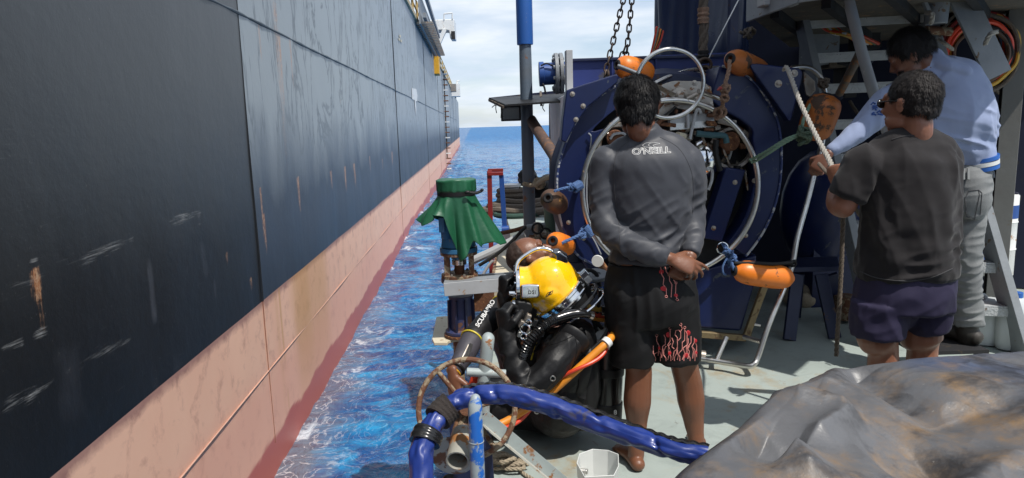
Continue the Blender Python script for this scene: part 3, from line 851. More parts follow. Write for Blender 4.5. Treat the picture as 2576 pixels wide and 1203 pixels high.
# ------------------------------------------------------------------ the blue diving bell
def build_bell():
    D = 4.3
    t = thing('diving_bell', P(1675, 860, 4.8), 'round navy blue diving bell with thick foam fenders and stainless guard rings standing on deck', 'diving bell')
    c = P(1675, 472, D)
    # main drum going back
    mb = MB()
    ax = (FW + RT * .10).normalized()
    Rb = px(292, D)
    mb.lathe(c + FW * .18 + RT * .02, ax, [(Rb * .98, 0), (Rb * 1.03, .06), (Rb * 1.04, .5), (Rb * 1.0, .95), (Rb * .8, 1.1)], 40)
    mb.build('drum', M['navy_dull'], t)
    mb = MB(); mb.lathe(c + FW * .10, FW, [(px(235, D), 0), (px(235, D), .10)], 40)
    mb.build('inner_wall', M['dark'], t)
    # foam fenders
    left = rcurve([(1555, 213), (1519, 235), (1483, 263), (1460, 290), (1442, 319), (1425, 355), (1413, 390), (1404, 425), (1401, 462), (1402, 500), (1408, 545), (1420, 585), (1437, 620), (1460, 648), (1500, 668)], 3)
    linner = rcurve([(1540, 640), (1510, 600), (1488, 555), (1478, 500), (1478, 440), (1488, 390), (1506, 345), (1520, 325), (1490, 330), (1530, 290), (1570, 262)], 3)
    mb = MB(); mb.prism(pp(left + linner, D - .03), FW * .26); f1 = mb.build('foam_fender', M['navy'], t, .02)
    # smooth rounded rim edge highlight comes from the bevel
    right = rcurve([(1817, 166), (1850, 176), (1876, 190), (1896, 206), (1915, 228), (1932, 255), (1948, 283), (1958, 311), (1965, 356), (1966, 412), (1961, 468), (1947, 525), (1925, 575), (1900, 615), (1876, 645)], 3)
    rinner = rcurve([(1830, 612), (1858, 575), (1880, 530), (1893, 480), (1899, 430), (1898, 385), (1893, 352), (1891, 326), (1860, 300), (1818, 277), (1786, 250)], 3)
    mb = MB(); mb.prism(pp([(1812, 164)] + right + rinner, D - .06), FW * .30); f2 = mb.build('foam_fender', M['navy'], t, .022)
    # chipped pale edges, which also paint in the rim highlights
    em = mat('lit_worn_rim', (.02, .035, .12), .4, 0, (.03, .05, .15), .7, 6, (.38, .40, .42), .42, 16, stretch=(1, 1, 1))
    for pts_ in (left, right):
        mb = MB(); mb.loft(pp(pts_, D - .065 if pts_ is right else D - .035), .0075, 8, None, 'flat'); mb.build('lit_worn_rim', em, t)
    mb = MB(); mb.loft(pp(rcurve([(1480, 335), (1487, 345), (1484, 380), (1477, 440), (1476, 500), (1480, 545), (1475, 580), (1492, 600), (1512, 640)], 4), D - .05), .0045, 6, None, 'flat'); mb.build('glue_line', mat('pale_glue', (.35, .38, .42), .4), t)
    # corner blocks
    b1 = plateobj('corner_block', [(1425, 227), (1470, 212), (1552, 186), (1556, 192), (1553, 208), (1480, 268), (1446, 315), (1424, 359), (1411, 354), (1416, 300)], D - .12, .16, M['navy'], t, .014)
    for q in ((1440, 237), (1467, 267), (1449, 301)): bolt(t, P(*q, D - .12), TOCAM, .012)
    b2 = MB(); fr_ = pp([(1886, 168), (1890, 161), (1905, 160), (2012, 172), (2019, 182), (2016, 205), (1991, 300), (1985, 306)], D - .16)
    b2.prism(fr_, FW * .30 + RT * .09); b2.build('corner_block', M['navy'], t, .014)
    for q in ((1958, 211), (2013 - 15, 185)): bolt(t, P(*q, D - .16), TOCAM, .017)
    plateobj('inner_block', [(1826, 421), (1877, 428), (1817, 609), (1768, 600)], D - .05, .12, M['navy'], t, .01)
    for q in ((1849, 459), (1795, 574)): bolt(t, P(*q, D - .05), TOCAM, .012)
    for q in ((1876, 593), (1430, 560), (1468, 600), (1897, 455)): bolt(t, P(*q, D - .07), TOCAM, .011)
    plateobj('inner_block', [(1490, 400), (1545, 380), (1560, 560), (1515, 600), (1495, 540)], D + .02, .08, M['navy_dull'], t, .01)
    # stainless main ring (open where the man stands) and upper hoops
    mb = MB(); mb.ring(c - FW * .12, FW, px(221, D - .12), .0170, 96, 12); mb.build('guard_ring', M['steel'], t)
    D2 = D - .32
    c2 = P(1685, 211, D2)
    ax2 = (FW + UP * .05).normalized()
    mb = MB(); mb.ring(c2, ax2, px(83, D2), .0115, 72, 12); hoop = mb.build('small_ring', M['steel'], t)
    mb = MB(); mb.tube([P(1556, 167, D2 + .1), P(1602, 185, D2)], .0135, 1, 12, 'flat'); mb.build('ring_bar', M['steel'], hoop)
    mb = MB(); mb.tube([P(1757, 230, D2), P(1816, 250, D2 + .12)], .0135, 1, 12, 'flat'); mb.build('ring_bar', M['steel'], hoop)
    mb = MB(); mb.beam(P(1606, 193, D2), P(1696, 240, D2 + .18), .005, .03, FW.cross(UP)); mb.build('flat_bar', M['plate'], t)
    mb = MB(); mb.tube([P(1590, 260, D + .1), P(1620, 228, D + .12), P(1655, 206, D + .15), P(1700, 187, D + .2), P(1745, 176, D + .25), P(1809, 171, D + .3)], .014, 8, 12, 'flat'); mb.build('top_rail', M['steel'], t)
    mb = MB(); mb.tube([P(1990, 172, D), P(2015, 169, D), P(2037, 172, D), P(2054, 183, D), P(2066, 200, D), P(2075, 232, D), P(2079, 270, D + .05)], .015, 8, 12, 'flat')
    mb.build('side_rail', M['steel'], t)
    mb = MB(); mb.prism(pp([(2024, 180), (2050, 205), (2052, 228), (2038, 243), (2028, 238), (2022, 205)], D + .05), FW * .02); mb.build('side_plate', M['plate'], t, .003)
    # long outboard guard rail down to the foot frame
    mb = MB(); mb.tube([P(2079, 300, 4.32), P(2068, 360, 4.3), P(2050, 430, 4.25), P(2030, 510, 4.2), P(2005, 600, 4.15), P(1993, 665, 4.12), P(1970, 730, 4.05), P(1935, 815, 3.98), P(1908, 895, 3.93), P(1897, 916, 3.91), P(1880, 921, 3.92), P(1835, 914, 4.0), P(1765, 903, 4.08)], .0165, 8, 12, 'flat')
    mb.build('guard_rail', M['steel'], t)
    mb = MB(); mb.tube([P(1828, 848, 4.1), P(1802, 908, 4.04)], .015, 1, 12, 'flat'); mb.tube([P(1872, 848, 4.1), P(1922, 862, 3.95)], .015, 1, 12, 'flat'); mb.tube([P(1885, 815, 4.45), P(1912, 819, 4.45)], .011, 1, 10, 'flat'); mb.build('foot_tube', M['steel'], t)
    mb = MB(); mb.cyl(P(1752, 893, 4.12), P(1774, 896, 4.11), .035, seg=20); mb.build('foot_roller', M['plate'], t)
    # clump weight box and its brass coloured frame
    Db = 4.32
    mb = MB(); mb.prism(pp([(1700, 700), (1905, 640), (1905, 700), (1866, 835), (1700, 822)], Db), FW * .55); mb.build('weight_box', M['navy'], t, .02)
    fm = mat('brassy_frame', (.28, .22, .12), .5, .5, (.16, .12, .07), .7, 12, (.10, .06, .03), .3, 20)
    for a_, b_ in (((1928, 705), (1876, 848)), ((1700, 836), (1876, 850))):
        mb = MB(); mb.beam(P(*a_, Db - .02), P(*b_, Db - .02), .04, .035, FW); mb.build('frame_angle', fm, t, .003)
    mb = MB(); mb.beam(P(1876, 848, Db), P(1885, 838, Db + .5), .04, .035); mb.beam(P(1926, 705, Db - .02), P(1915, 715, Db + .5), .04, .03); mb.build('frame_angle', fm, t)
    # lower frame on the left, behind the diver
    plateobj('lower_skirt', [(1420, 660), (1520, 660), (1530, 820), (1450, 820)], D + .25, .4, M['navy_dull'], t)
    mb = MB(); mb.prism(pp([(1460, 648), (1560, 690), (1800, 690), (1880, 640), (1900, 670), (1850, 725), (1500, 725)], D + .1), FW * .4); mb.build('bottom_shell', M['navy'], t, .02)
    # --- machinery in the opening
    def cy(name, a, b, r, D1, D2_=None, m=None, parent=None, seg=14):
        mb = MB(); mb.cyl(P(*a, D1), P(*b, D2_ or D1), r, seg=seg); return mb.build(name, m or M['plate'], parent or t, .002)
    Dm = D - .06
    fan = rcurve([(1590, 320), (1600, 285), (1620, 245), (1650, 222), (1690, 205), (1730, 204), (1768, 206), (1790, 222)], 4) + [(1796, 268), (1788, 284), (1776, 288), (1700, 272), (1640, 330)]
    pl = plateobj('lifting_plate', fan, Dm, .025, M['plate'], t, .004)
    for q in ((1747, 209), (1782, 223), (1787, 262), (1750, 249), (1662, 240), (1640, 296), (1610, 300)): bolt(t, P(*q, Dm), TOCAM, .013)
    hub = MB(); hub.lathe(P(1707, 243, Dm - .002), TOCAM, [(.052, 0), (.052, .03), (.03, .035), (.03, .05), (.016, .06)], 24)
    hub.build('hub', M['plate'], t)
    for k in range(8):
        a = k * PI / 4; q = P(1707, 243, Dm - .03) + RT * math.cos(a) * .038 + UP * math.sin(a) * .038; bolt(t, q, TOCAM, .006)
    cy('crank', (1728, 250), (1757, 235), .012, Dm - .06)
    for k, y in enumerate((298, 312)):
        mb = MB(); mb.box(P(1738, y + 3, Dm - .02), (.27, .05, .045), Matrix.Rotation(R(-3), 3, 'Y')); mb.build('manifold_block', M['steel'] if k else M['palesteel'], t, .004)
    mb = MB(); mb.prism(pp([(1690, 300), (1708, 286), (1790, 286), (1782, 306), (1690, 303)], Dm - .04), FW * .06); mb.build('manifold_block', M['palesteel'], t, .004)
    for k in range(5): cy('fitting', (1700 + 19 * k, 286), (1702 + 19 * k, 276), .010, Dm - .05, None, M['rust'])
    for q in ((1793, 290), (1790, 308), (1786, 326), (1794, 313)): cy('fitting', (q[0] - 14, q[1]), (q[0] + 9, q[1] + 1), .011, Dm - .06, None, M['rust'])
    for a_, b_ in (((1690, 232), (1640, 290)), ((1660, 312), (1700, 316)), ((1672, 326), (1668, 341))): cy('fitting', a_, b_, .012, Dm - .05, None, M['rust'])
    cy('relief_valve', (1704, 340), (1722, 344), .020, Dm - .08, Dm - .04, M['cream'])
    cy('relief_valve', (1722, 343), (1738, 347), .017, Dm - .04, Dm + .02, M['plate'])
    def pipe(name, pts, r, m, D_=Dm - .07):
        mb = MB(); mb.tube([P(x, y, D_) for x, y in pts], r, 6, 10, 'flat'); return mb.build(name, m, t)
    pipe('tube', [(1736, 350), (1741, 325), (1747, 300), (1752, 280), (1758, 276), (1763, 286)], .0095, M['palesteel'])
    pipe('tube', [(1728, 280), (1730, 300), (1731, 322)], .0095, M['palesteel'])
    pipe('tube', [(1650, 320), (1664, 302), (1690, 296)], .012, M['rust'])
    pipe('tube', [(1640, 305), (1672, 290), (1700, 268)], .007, M['black'])
    pipe('tube', [(1752, 336), (1790, 340), (1822, 342), (1828, 360)], .018, mat('teal_hose', (.03, .10, .12), .6))
    pipe('tube', [(1802, 352), (1800, 380), (1806, 410), (1812, 430)], .018, M['black'])
    pipe('tube', [(1690, 400), (1700, 370), (1690, 345)], .014, M['black'])
    pipe('handle_tube', [(1776, 426), (1787, 424), (1792, 432), (1790, 455), (1782, 478)], .0095, M['palesteel'], D - .1)
    pipe('tube', [(1535, 350), (1545, 338), (1568, 336), (1580, 350)], .008, M['palesteel'], D - .06)
    mb = MB(); mb.ell(P(1768, 400, D + .06), (.11, .1, .13)); mb.build('gas_sphere', M['chrome'], t)
    for (x, y, rr_) in ((1834, 356, .058), (1547, 348, .052)):
        mb = MB(); mb.lathe(P(x, y, D - .02), (TOCAM + RT * (.15 if x > 1700 else -.1)), [(rr_ * .8, -.12), (rr_ * .8, 0), (rr_, 0), (rr_, .025), (rr_ * .9, .03)], 24); fl = mb.build('flange', M['rust'], t)
        for k in range(7):
            a = k * 2 * PI / 7; bolt(t, P(x, y, D - .05) + RT * math.cos(a) * rr_ * .68 + UP * math.sin(a) * rr_ * .68, TOCAM, .005, 'flange_bolt', M['rust'])
        mb = MB(); cc_ = P(x + 8, y + 16, D + .03); mb.ring(cc_, FW, .12, .018, 48, 6, 0, 360); mb.build('bracket_ring', M['plate'], t)
    for x0, y0, x1, y1, r_ in ((1600, 345, 1690, 352, .03), (1640, 372, 1690, 430, .026), (1812, 300, 1868, 330, .018), (1700, 355, 1702, 420, .02), (1580, 300, 1600, 350, .02)):
        cy('pipe_run', (x0, y0), (x1, y1), r_, D + .02, None, M['rust'] if x0 == 1812 else M['plate'])
    rnd = random.Random(12)
    for k in range(46):
        if k % 4 == 3: x, y = rnd.uniform(1525, 1560), rnd.uniform(335, 420)
        else: x, y = rnd.uniform(1680, 1880), rnd.uniform(275, 450)
        if k % 4 != 3 and math.hypot(x - 1675, y - 472) > 215: continue
        dd = rnd.uniform(-.04, .07); mm = M[('plate', 'rust', 'plate', 'palesteel' if k % 4 != 3 else 'rust', 'dark', 'steel')[k % 6]]
        mb = MB()
        if k % 3 == 0: mb.tube([P(x, y, D + dd), P(x + rnd.uniform(-12, 12), y + rnd.uniform(8, 20), D + dd - .02), P(x + rnd.uniform(-30, 30), y + rnd.uniform(20, 60), D + dd)], rnd.uniform(.006, .011), 5, 8); mb.build('tube', mm, t)
        elif k % 3 == 1:
            ln = rnd.uniform(8, 22); an = rnd.choice((0, 0, 1.57, .5)); mb.cyl(P(x, y, D + dd), P(x + ln * math.cos(an), y + ln * math.sin(an), D + dd), rnd.uniform(.009, .02), seg=12); mb.lathe(P(x, y, D + dd), RT * math.cos(an) - UP * math.sin(an), [(.022, -.004), (.022, .012)], 6); mb.build('fitting', mm, t, .002)
        else: mb.box(P(x, y, D + dd), (rnd.uniform(.02, .06), .04, rnd.uniform(.02, .05)), Matrix.Rotation(rnd.uniform(-.4, .4), 3, 'Y')); mb.build('valve_block', mm, t, .004)
    mb = MB(); mb.beam(P(1806, 302, D - .04), P(1850, 312, D - .04), .03, .04); mb.build('bracket', M['plate'], t, .003)
    # --- ropes and floats, each hanging on the bell
    def floatobj(name, a, b, Da, Db_, r, m, label):
        A_, B_ = P(*a, Da), P(*b, Db_)
        L = (B_ - A_).length
        tt = (B_ - A_).normalized()
        pr = []
        for k in range(13):
            h = k / 12
            rr = r * min(1, (1 - abs(2 * h - 1) ** 4.5) ** .5 + .0) if 0 < k < 12 else .02
            pr.append((max(rr, .018), h * L))
        pr = [(.014, .03)] + pr + [(.014, L - .03)]
        o = thing(name, A_, label, 'float', 'orange rope floats')
        mb = MB(); mb.lathe(A_, tt, pr, 24); mb.build('float_body', m, o)
        mb = MB(); mb.ring(A_ + tt * .006, tt, .022, .010, 20, 8); mb.build('eyelet', M['dark'], o)
        return o
    floatobj('float', (1551, 163), (1641, 188), 4.25, 4.35, px(29, 4.3) , M['orange'], 'bright orange float on top of the bell left of the small steel ring')
    floatobj('float', (1836, 147), (1922, 186), 4.1, 4.55, px(31, 4.2), M['orange_rusty'], 'stained orange float on top of the bell above the right foam fender')
    floatobj('float', (2084, 236), (2040, 352), 4.1, 4.15, px(42, 4.1), M['orange_rusty'], 'rust stained orange float hanging upright on the bell beside the stairs')
    floatobj('float', (1845, 681), (1995, 702), 3.95, 4.0, px(32, 3.97), M['orange'], 'clean orange float lying level below the bell by the bent steel rail')
    floatobj('float', (1378, 498), (1414, 520), 4.1, 4.4, px(30, 4.1), M['float_dark'], 'dirty dark float hanging on the left edge of the bell')
    floatobj('float', (1390, 606), (1432, 622), 4.05, 4.35, px(28, 4.1), M['orange'], 'orange float hanging low on the left of the bell above the yellow helmet')
    rope('rope', [P(1835, 152, 4.05), P(1834, 175, 4.02), P(1826, 205, 4.0), P(1820, 232, 4.0), P(1818, 262, 4.05), P(1808, 288, 4.1)], .012, M['rope_red'], 'knotted brown rope hanging from the upper stained float over the right fender')
    mb = knot_mb(MB(), P(1824, 225, 4.0), .024, .008, 4, 3); knot_mb(mb, P(1822, 246, 4.0), .02, .008, 3, 4); knot_mb(mb, P(1810, 285, 4.08), .03, .009, 4, 5)
    tag(mb.build('rope_knot', M['rope_red']), 'lumpy brown knots tied round the stainless ring under the upper stained float', 'rope')
    mb = MB(); mb.ell(P(1812, 222, 3.97), (.012, .008, .01)); mb.tube([P(1812, 222, 3.97), P(1806, 226, 3.96)], .006, 2); tag(mb.build('rag', M['red']), 'small red rag caught in the brown rope', 'rag')
    g1 = [P(2035, 258, 4.0), P(2022, 300, 3.98), P(2010, 332, 3.98), P(1960, 358, 4.0), P(1892, 403, 4.15)]
    rope('rope', [P(2040, 260, 4.1), P(2022, 300, 4.0), P(2012, 335, 4.0), P(1975, 352, 4.0), P(1930, 380, 4.05), P(1886, 404, 4.15)], .0095, M['rope_green'], 'pale green rope pulled from the steel ring across the right fender, upper strand')
    rope('rope', [P(2010, 340, 4.0), P(1970, 362, 4.0), P(1930, 388, 4.05), P(1895, 408, 4.14), P(1887, 400, 4.12)], .0085, M['rope_green'], 'pale green rope pulled from the steel ring across the right fender, lower strand')
    mb = knot_mb(MB(), P(2025, 335, 3.98), .035, .010, 5, 8); knot_mb(mb, P(2020, 352, 4.0), .03, .009, 4, 9); tag(mb.build('rope_knot', mat('dark_green_rope', (.05, .10, .07), .9, 0, (.10, .12, .08), .7, 60, None, 0, 1, .5, 150)), 'dark green knot at the foot of the upright stained float', 'rope')
    mb = knot_mb(MB(), P(2073, 208, 4.2), .03, .009, 4, 12); tag(mb.build('rope_knot', M['rope_dark']), 'dark cord knotted on the curved side rail above the upright float', 'rope')
    mb = wraps_mb(MB(), P(1460, 465, 4.18), P(1443, 474, 4.16), .026, .007, 6); knot_mb(mb, P(1435, 472, 4.14), .022, .006, 4, 21); rope_mb(mb, [P(1440, 470, 4.14), P(1415, 475, 4.1), P(1392, 482, 4.08)], .009)
    tag(mb.build('lashing', M['rope_blue']), 'blue cord lashing that ties the dirty dark float to the steel ring', 'rope')
    mb = wraps_mb(MB(), P(1470, 570, 4.18), P(1488, 592, 4.18), .026, .007, 7); knot_mb(mb, P(1462, 592, 4.14), .024, .006, 4, 22); rope_mb(mb, [P(1466, 588, 4.14), P(1440, 600, 4.1), P(1412, 612, 4.06)], .010)
    tag(mb.build('lashing', M['rope_blue']), 'blue cord lashing that ties the lower left orange float to the steel ring', 'rope')
    mb = MB(); rope_mb(mb, [P(1818, 612, 4.12), P(1826, 626, 4.05), P(1834, 640, 4.0), P(1842, 668, 3.95), P(1850, 682, 3.95)], .011)
    for i, q in enumerate(((1830, 632), (1836, 648), (1841, 664))): knot_mb(mb, P(*q, 3.98), .026, .007, 4, 30 + i)
    rope_mb(mb, [P(1828, 650, 3.97), P(1818, 672, 3.96), P(1820, 688, 3.96), P(1828, 692, 3.96)], .006)
    tag(mb.build('lashing', M['rope_blue']), 'blue and white cord knotted between the steel ring and the lower right orange float', 'rope')
    mb = MB(); mb.ring(P(1817, 624, 4.08), FW, px(14, 4.1), .005, 32, 8); tag(mb.build('shackle_ring', M['chrome']), 'small shiny ring hanging on the guard ring above the lower right float', 'ring')
    mb = MB(); mb.tube([P(1850, 662, 3.95), P(1900, 662, 3.93), P(1950, 664, 3.95), P(1992, 660, 4.05)], .010, 6, 8); knot_mb(mb, P(1992, 662, 4.08), .022, .007, 3, 33)
    tag(mb.build('cord', M['dark']), 'black cord running along the top of the level orange float', 'rope')
    # grey pull rope held by the man in the T-shirt
    rope('pull_rope', [P(1972, 176, 4.05), P(1979, 170, 4.0), P(1990, 195, 3.9), P(2010, 250, 3.75), P(2035, 305, 3.6), P(2060, 355, 3.45), P(2082, 395, 3.3), P(2098, 430, 3.15), P(2106, 448, 3.05)], .0125, M['rope_grey'], 'taut grey rope running from the bell top to the hands of the dark T-shirt man')
    rope('pull_rope', [P(2060, 412, 3.6), P(2078, 432, 3.4), P(2100, 452, 3.12), P(2130, 490, 3.0), P(2165, 545, 3.1)], .0095, M['rope_dark'], 'dark rope running down from the hooded man past the dark T-shirt')
    rope('hanging_rope', [P(2122, 520, 3.3), P(2120, 580, 3.3), P(2117, 660, 3.3), P(2112, 760, 3.3), P(2106, 850, 3.3), P(2104, 900, 3.3)], .011, M['rope_dark'], 'dirty dark rope hanging straight down beside the man in purple shorts')
build_bell()

# ------------------------------------------------------------------ lifting gear overhead
def build_lift():
    t = thing('lifting_rope', P(1768, 150, 4.6), 'thick taped dark rope hanging down to the bell hook', 'rope')
    mb = MB(); rope_mb(mb, [P(1768, -40, 4.6), P(1771, 60, 4.6), P(1767, 150, 4.6)], .030, 3, 8, 8); mb.build('rope_body', M['rope_dark'], t)
    for y0, y1 in ((20, 60), (128, 160)):
        mb = MB()
        mb.loft([P(1769, y, 4.6) for y in np.linspace(y0, y1, 8)], [.036 + .004 * math.sin(k * 2.7) for k in range(8)], 12); mb.build('tape', M['rope_red'] if y0 < 50 else M['dark'], t)
    s = thing('shackle', P(1775, 165, 4.5), 'dark steel shackle under the thick taped rope', 'shackle')
    for i, (x, y, rr) in enumerate(((1773, 164, .040), (1774, 182, .035))):
        mb = MB(); mb.ring(P(x, y, 4.55), (FW if i == 0 else (FW + RT).normalized()), rr, .011, 28, 8); mb.build('link', M['chain'], s)
    mb = MB(); mb.cyl(P(1757, 190, 4.52), P(1783, 190, 4.52), .014); mb.build('pin', M['plate'], s)
    mb = MB(); mb.box(P(1755, 202, 4.55), (.02, .03, .1)); mb.box(P(1783, 200, 4.55), (.02, .03, .08)); mb.build('clevis', M['plate'], s)
    def chain(a, b, D1, D2, label):
        A_, B_ = P(*a, D1), P(*b, D2); d = B_ - A_; n = int(d.length / .044); tt = d.normalized()
        o = thing('chain', A_, label, 'chain', 'hoist chains')
        u = RT; w = tt.cross(u).normalized(); u = w.cross(tt)
        proto = None
        for k in range(n):
            cc = A_ + d * (k + .5) / n
            if proto is None or True:
                s_ = u if k % 2 else w
                pts = []
                for a_ in range(12):
                    an = a_ * PI / 6
                    pts.append(cc + tt * (math.cos(an) * .019 + (.010 if math.cos(an) > 0 else -.010)) + s_ * math.sin(an) * .015)
                mb = MB(); mb.loft(pts, .0056, 6, None, 'flat', True); mb.build('chain_link', M['chain'], o)
    chain((1574, -25), (1520, 196), 4.7, 4.6, 'leftmost rusty hoist chain running up from the bell')
    chain((1592, -25), (1575, 150), 4.8, 4.75, 'rusty hoist chain hanging nearly straight behind the orange float')
    chain((1573, 118), (1547, 190), 4.65, 4.55, 'short rusty chain end slanting down to the foam fender')
    mb = MB(); mb.ring(P(1529, 190, 4.55), RT, .03, .008, 24, 8); tag(mb.build('ring_bolt', M['chain']), 'small ring at the foot of the leftmost chain', 'ring')
build_lift()

# ------------------------------------------------------------------ blue tank with flanged pipe, wrapped column
def build_back():
    D = 5.6
    t = thing('blue_tank', P(1620, 800, D), 'big dark blue steel tank with a flanged pipe end standing behind the bell', 'tank')
    mb = MB(); a = [P(1436, 146, D), P(1832, 131, D), P(1832, 620, D), P(1436, 620, D)]
    zb = .02
    q = [P(1436, 148, D), P(1832, 132, D)]
    q += [Vector((q[1].x, q[1].y, zb)), Vector((q[0].x, q[0].y, zb))]
    mb.prism(q, FW * 1.2 + RT * .25); mb.build('tank_shell', M['blue_box'], t, .012)
    for x in (1540, 1650, 1760):
        mb = MB(); s0 = P(x, 140, D - .012); mb.box((s0.x, s0.y, s0.z - .5), (.012, .02, 1.0)); mb.build('weld_strip', M['blue_box'], t)
    mb = MB(); mb.box(P(1633, 146, D) - Vector((0, -.02, .0)), (1.27, .10, .02), Matrix.Rotation(YAW, 3, 'Z')); mb.build('tank_rim', M['navy_dull'], t, .003)
    mb = MB(); mb.box(P(1432, 246, D - .02), (.05, .1, .72)); mb.build('edge_plate', M['palesteel'], t, .004)
    pa, pb = P(1358, 187, D + .3), P(1436, 183, D + .3)
    ax = (pb - pa).normalized()
    def dsc(x, r, w, m, name, rr=None):
        mb = MB(); c_ = P(x, 187 - (x - 1358) * .04, D + .3); mb.lathe(c_, ax, [(r, 0), (r, w)] if rr is None else rr, 28); return mb.build(name, m, t, .004)
    dsc(1358, .09, .22, M['blue'], 'pipe_end'); dsc(1356, .10, .04, M['blue'], 'pipe_cap'); dsc(1385, .085, .2, M['navy_dull'], 'pipe_neck')
    f1 = dsc(1395, .165, .03, M['greysteel'], 'flange'); f2 = dsc(1407, .165, .03, M['greysteel'], 'flange')
    dsc(1420, .095, .14, M['navy_dull'], 'pipe_neck')
    for k in range(10):
        a_ = k * PI / 5
        c_ = P(1390, 186, D + .3) + UP * math.cos(a_) * .138 + FW * math.sin(a_) * .138
        mb = MB(); mb.lathe(c_, ax, [(.016, 0), (.016, .09)], 6); mb.build('flange_bolt', M['greysteel'], t)
    mb = MB(); mb.tube([P(1366, 212, D + .2), P(1370, 222, D + .2), P(1372, 234, D + .2)], .008, 3); mb.build('tie_wire', M['dark'], t)
    mb = MB(); mb.tube([P(1362, 165, D + .2), P(1375, 160, D + .2), P(1392, 166, D + .2)], .007, 3); mb.build('tie_wire', M['dark'], t)
    # awning to the left with flood light
    Da = 6.4
    t = thing('awning', P(1400, 240, Da), 'small flat awning with torn black sheet edge sticking out left of the tank', 'awning')
    mb = MB(); mb.prism([P(1229, 246, Da), P(1420, 226, Da), P(1420, 239, Da), P(1232, 256, Da)], FW * .1); mb.build('front_rail', M['navy_dull'], t, .003)
    mb = MB(); mb.prism([P(1232, 250, Da), P(1272, 268, Da - .8), P(1420, 258, Da - .8), P(1420, 238, Da)], (0, 0, .015)); mb.build('torn_sheet', M['black'], t)
    mb = MB(); mb.beam(P(1231, 252, Da), P(1268, 270, Da - .75), .02, .02); mb.beam(P(1360, 232, Da + .1), P(1362, 264, Da - .7), .02, .02); mb.build('sheet_pole', M['rope_dark'], t)
    mb = MB()
    for k, (x, y, dy) in enumerate(((1242, 256, 14), (1250, 258, 26), (1262, 268, 34), (1264, 268, 28), (1275, 268, 14), (1368, 262, 18), (1250, 256, 10))):
        mb.tube([P(x, y, Da - .5), P(x + 3 * (-1) ** k, y + dy * .5, Da - .5), P(x + (k % 3) * 3 - 4, y + dy, Da - .5)], .004, 4, 5)
    mb.build('frayed_strings', M['dark'], t)
    t2 = thing('floodlight', P(1285, 275, Da - .5), 'square black floodlight hanging under the small awning', 'lamp')
    mb = MB(); mb.box(P(1285, 285, Da - .5), (.165, .06, .13)); mb.build('housing', M['black'], t2, .006)
    mb = MB(); mb.box(P(1285, 285, Da - .535), (.135, .006, .10)); mb.build('lens', mat('lamp_glass', (.05, .05, .055), .15), t2)
    mb = MB(); mb.cyl(P(1285, 258, Da - .5), P(1285, 272, Da - .5), .018); mb.build('bracket', M['dark'], t2)
    # pale deckhouse wall left of the bell
    Dw = 5.2
    t = thing('deckhouse', P(1400, 700, Dw), 'pale grey deckhouse side wall with rust streaks behind the bell', 'deckhouse')
    dm = mat('streaked_pale_wall', (.80, .80, .84), .45, 0, (.60, .63, .70), .8, 2.5, (.28, .16, .13), .15, 6, .05, 12, stretch=(1, 1, .35))
    q = [P(1387, 262, Dw), P(1425, 240, Dw - .05), P(1440, 240, Dw)]
    w = [P(1386, 262, Dw + .6), P(1420, 236, Dw)]
    pts = [P(1386, 258, 6.6), P(1424, 236, 5.3)]
    A_, B_ = Vector((P(1386, 500, 6.6).x, P(1386, 500, 6.6).y, 0)), Vector((P(1424, 500, 5.3).x, P(1424, 500, 5.3).y, 0))
    hz = P(1386, 258, 6.6).z
    mb = MB(); mb.prism([A_ + UP * .01, B_ + UP * .01, B_ + UP * (P(1424, 238, 5.3).z), A_ + UP * hz], RT * .5); mb.build('side_wall', dm, t, .01)
    mb = MB(); mb.cyl(P(1386, 262, 6.55), P(1388, 600, 6.5), .02); mb.build('corner_pipe', M['greysteel'], t)
    # diagonal rusty strut
    mb = MB(); mb.tube([P(1338, 300, 6.0), P(1342, 312, 5.9), P(1412, 418, 4.9)], .045, 3, 14, 'flat'); o = mb.build('brace_strut', mat('brown_strut', (.13, .08, .06), .6, 0, (.07, .05, .045), .7, 10, (.2, .1, .05), .3, 14, .2, 30)); tag(o, 'rusty brown pipe brace slanting from the blue post to the bell', 'pipe')
    # the post
    t = thing('steel_post', P(1333, 750, 6.0), 'tall round steel post with a bright blue sleeve at its top', 'post')
    a_, b_ = P(1316, 0, 6.0), P(1333, 585, 6.0)
    base = Vector((b_.x, b_.y, 0)); top = Vector((b_.x, b_.y, a_.z + 2.2))
    mb = MB(); mb.lathe(base, UP, [(.12, 0), (.12, .02), (.053, .02), (.052, 2.0), (.050, P(1316, 100, 6).z)], 24); mb.build('pole', mat('worn_blue_grey_pole', (.085, .13, .19), .45, 0, (.12, .13, .14), .8, 5, (.17, .085, .05), .22, 8, .15, 20), t)
    z0 = P(1316, 113, 6.0).z
    mb = MB(); mb.lathe(Vector((b_.x, b_.y, z0)), UP, [(.066, 0), (.068, .01), (.068, .62), (.05, .63)], 28); mb.build('sleeve', mat('bright_blue_sleeve', (.025, .12, .42), .45, 0, (.02, .10, .35), .7, 4, (.3, .3, .3), .05, 12), t)
    # rope from the post to the bell
    rope('mooring_rope', [P(1316, 462, 5.9), P(1335, 466, 5.9), P(1352, 462, 5.6), P(1370, 450, 5.2), P(1390, 445, 4.8), P(1408, 440, 4.5)], .018, M['rope'], 'beige rope tied from the blue post to the bell')
    mb = knot_mb(MB(), P(1355, 460, 5.6), .035, .014, 3, 2); tag(mb.build('rope_knot', M['rope']), 'knot in the beige rope beside the blue post', 'rope')
    # tarp wrapped column behind (top middle)
    D3 = 6.2
    t = thing('wrapped_column', P(1760, 500, D3), 'tall column wrapped in shiny dark blue tarpaulin rising behind the tank', 'column')
    cc = P(1762, 300, D3 + .4); base = Vector((cc.x, cc.y, .1))
    def prof(h): return .42 - .03 * math.sin(h * 1.3)
    n, mz = 90, 60
    co = []
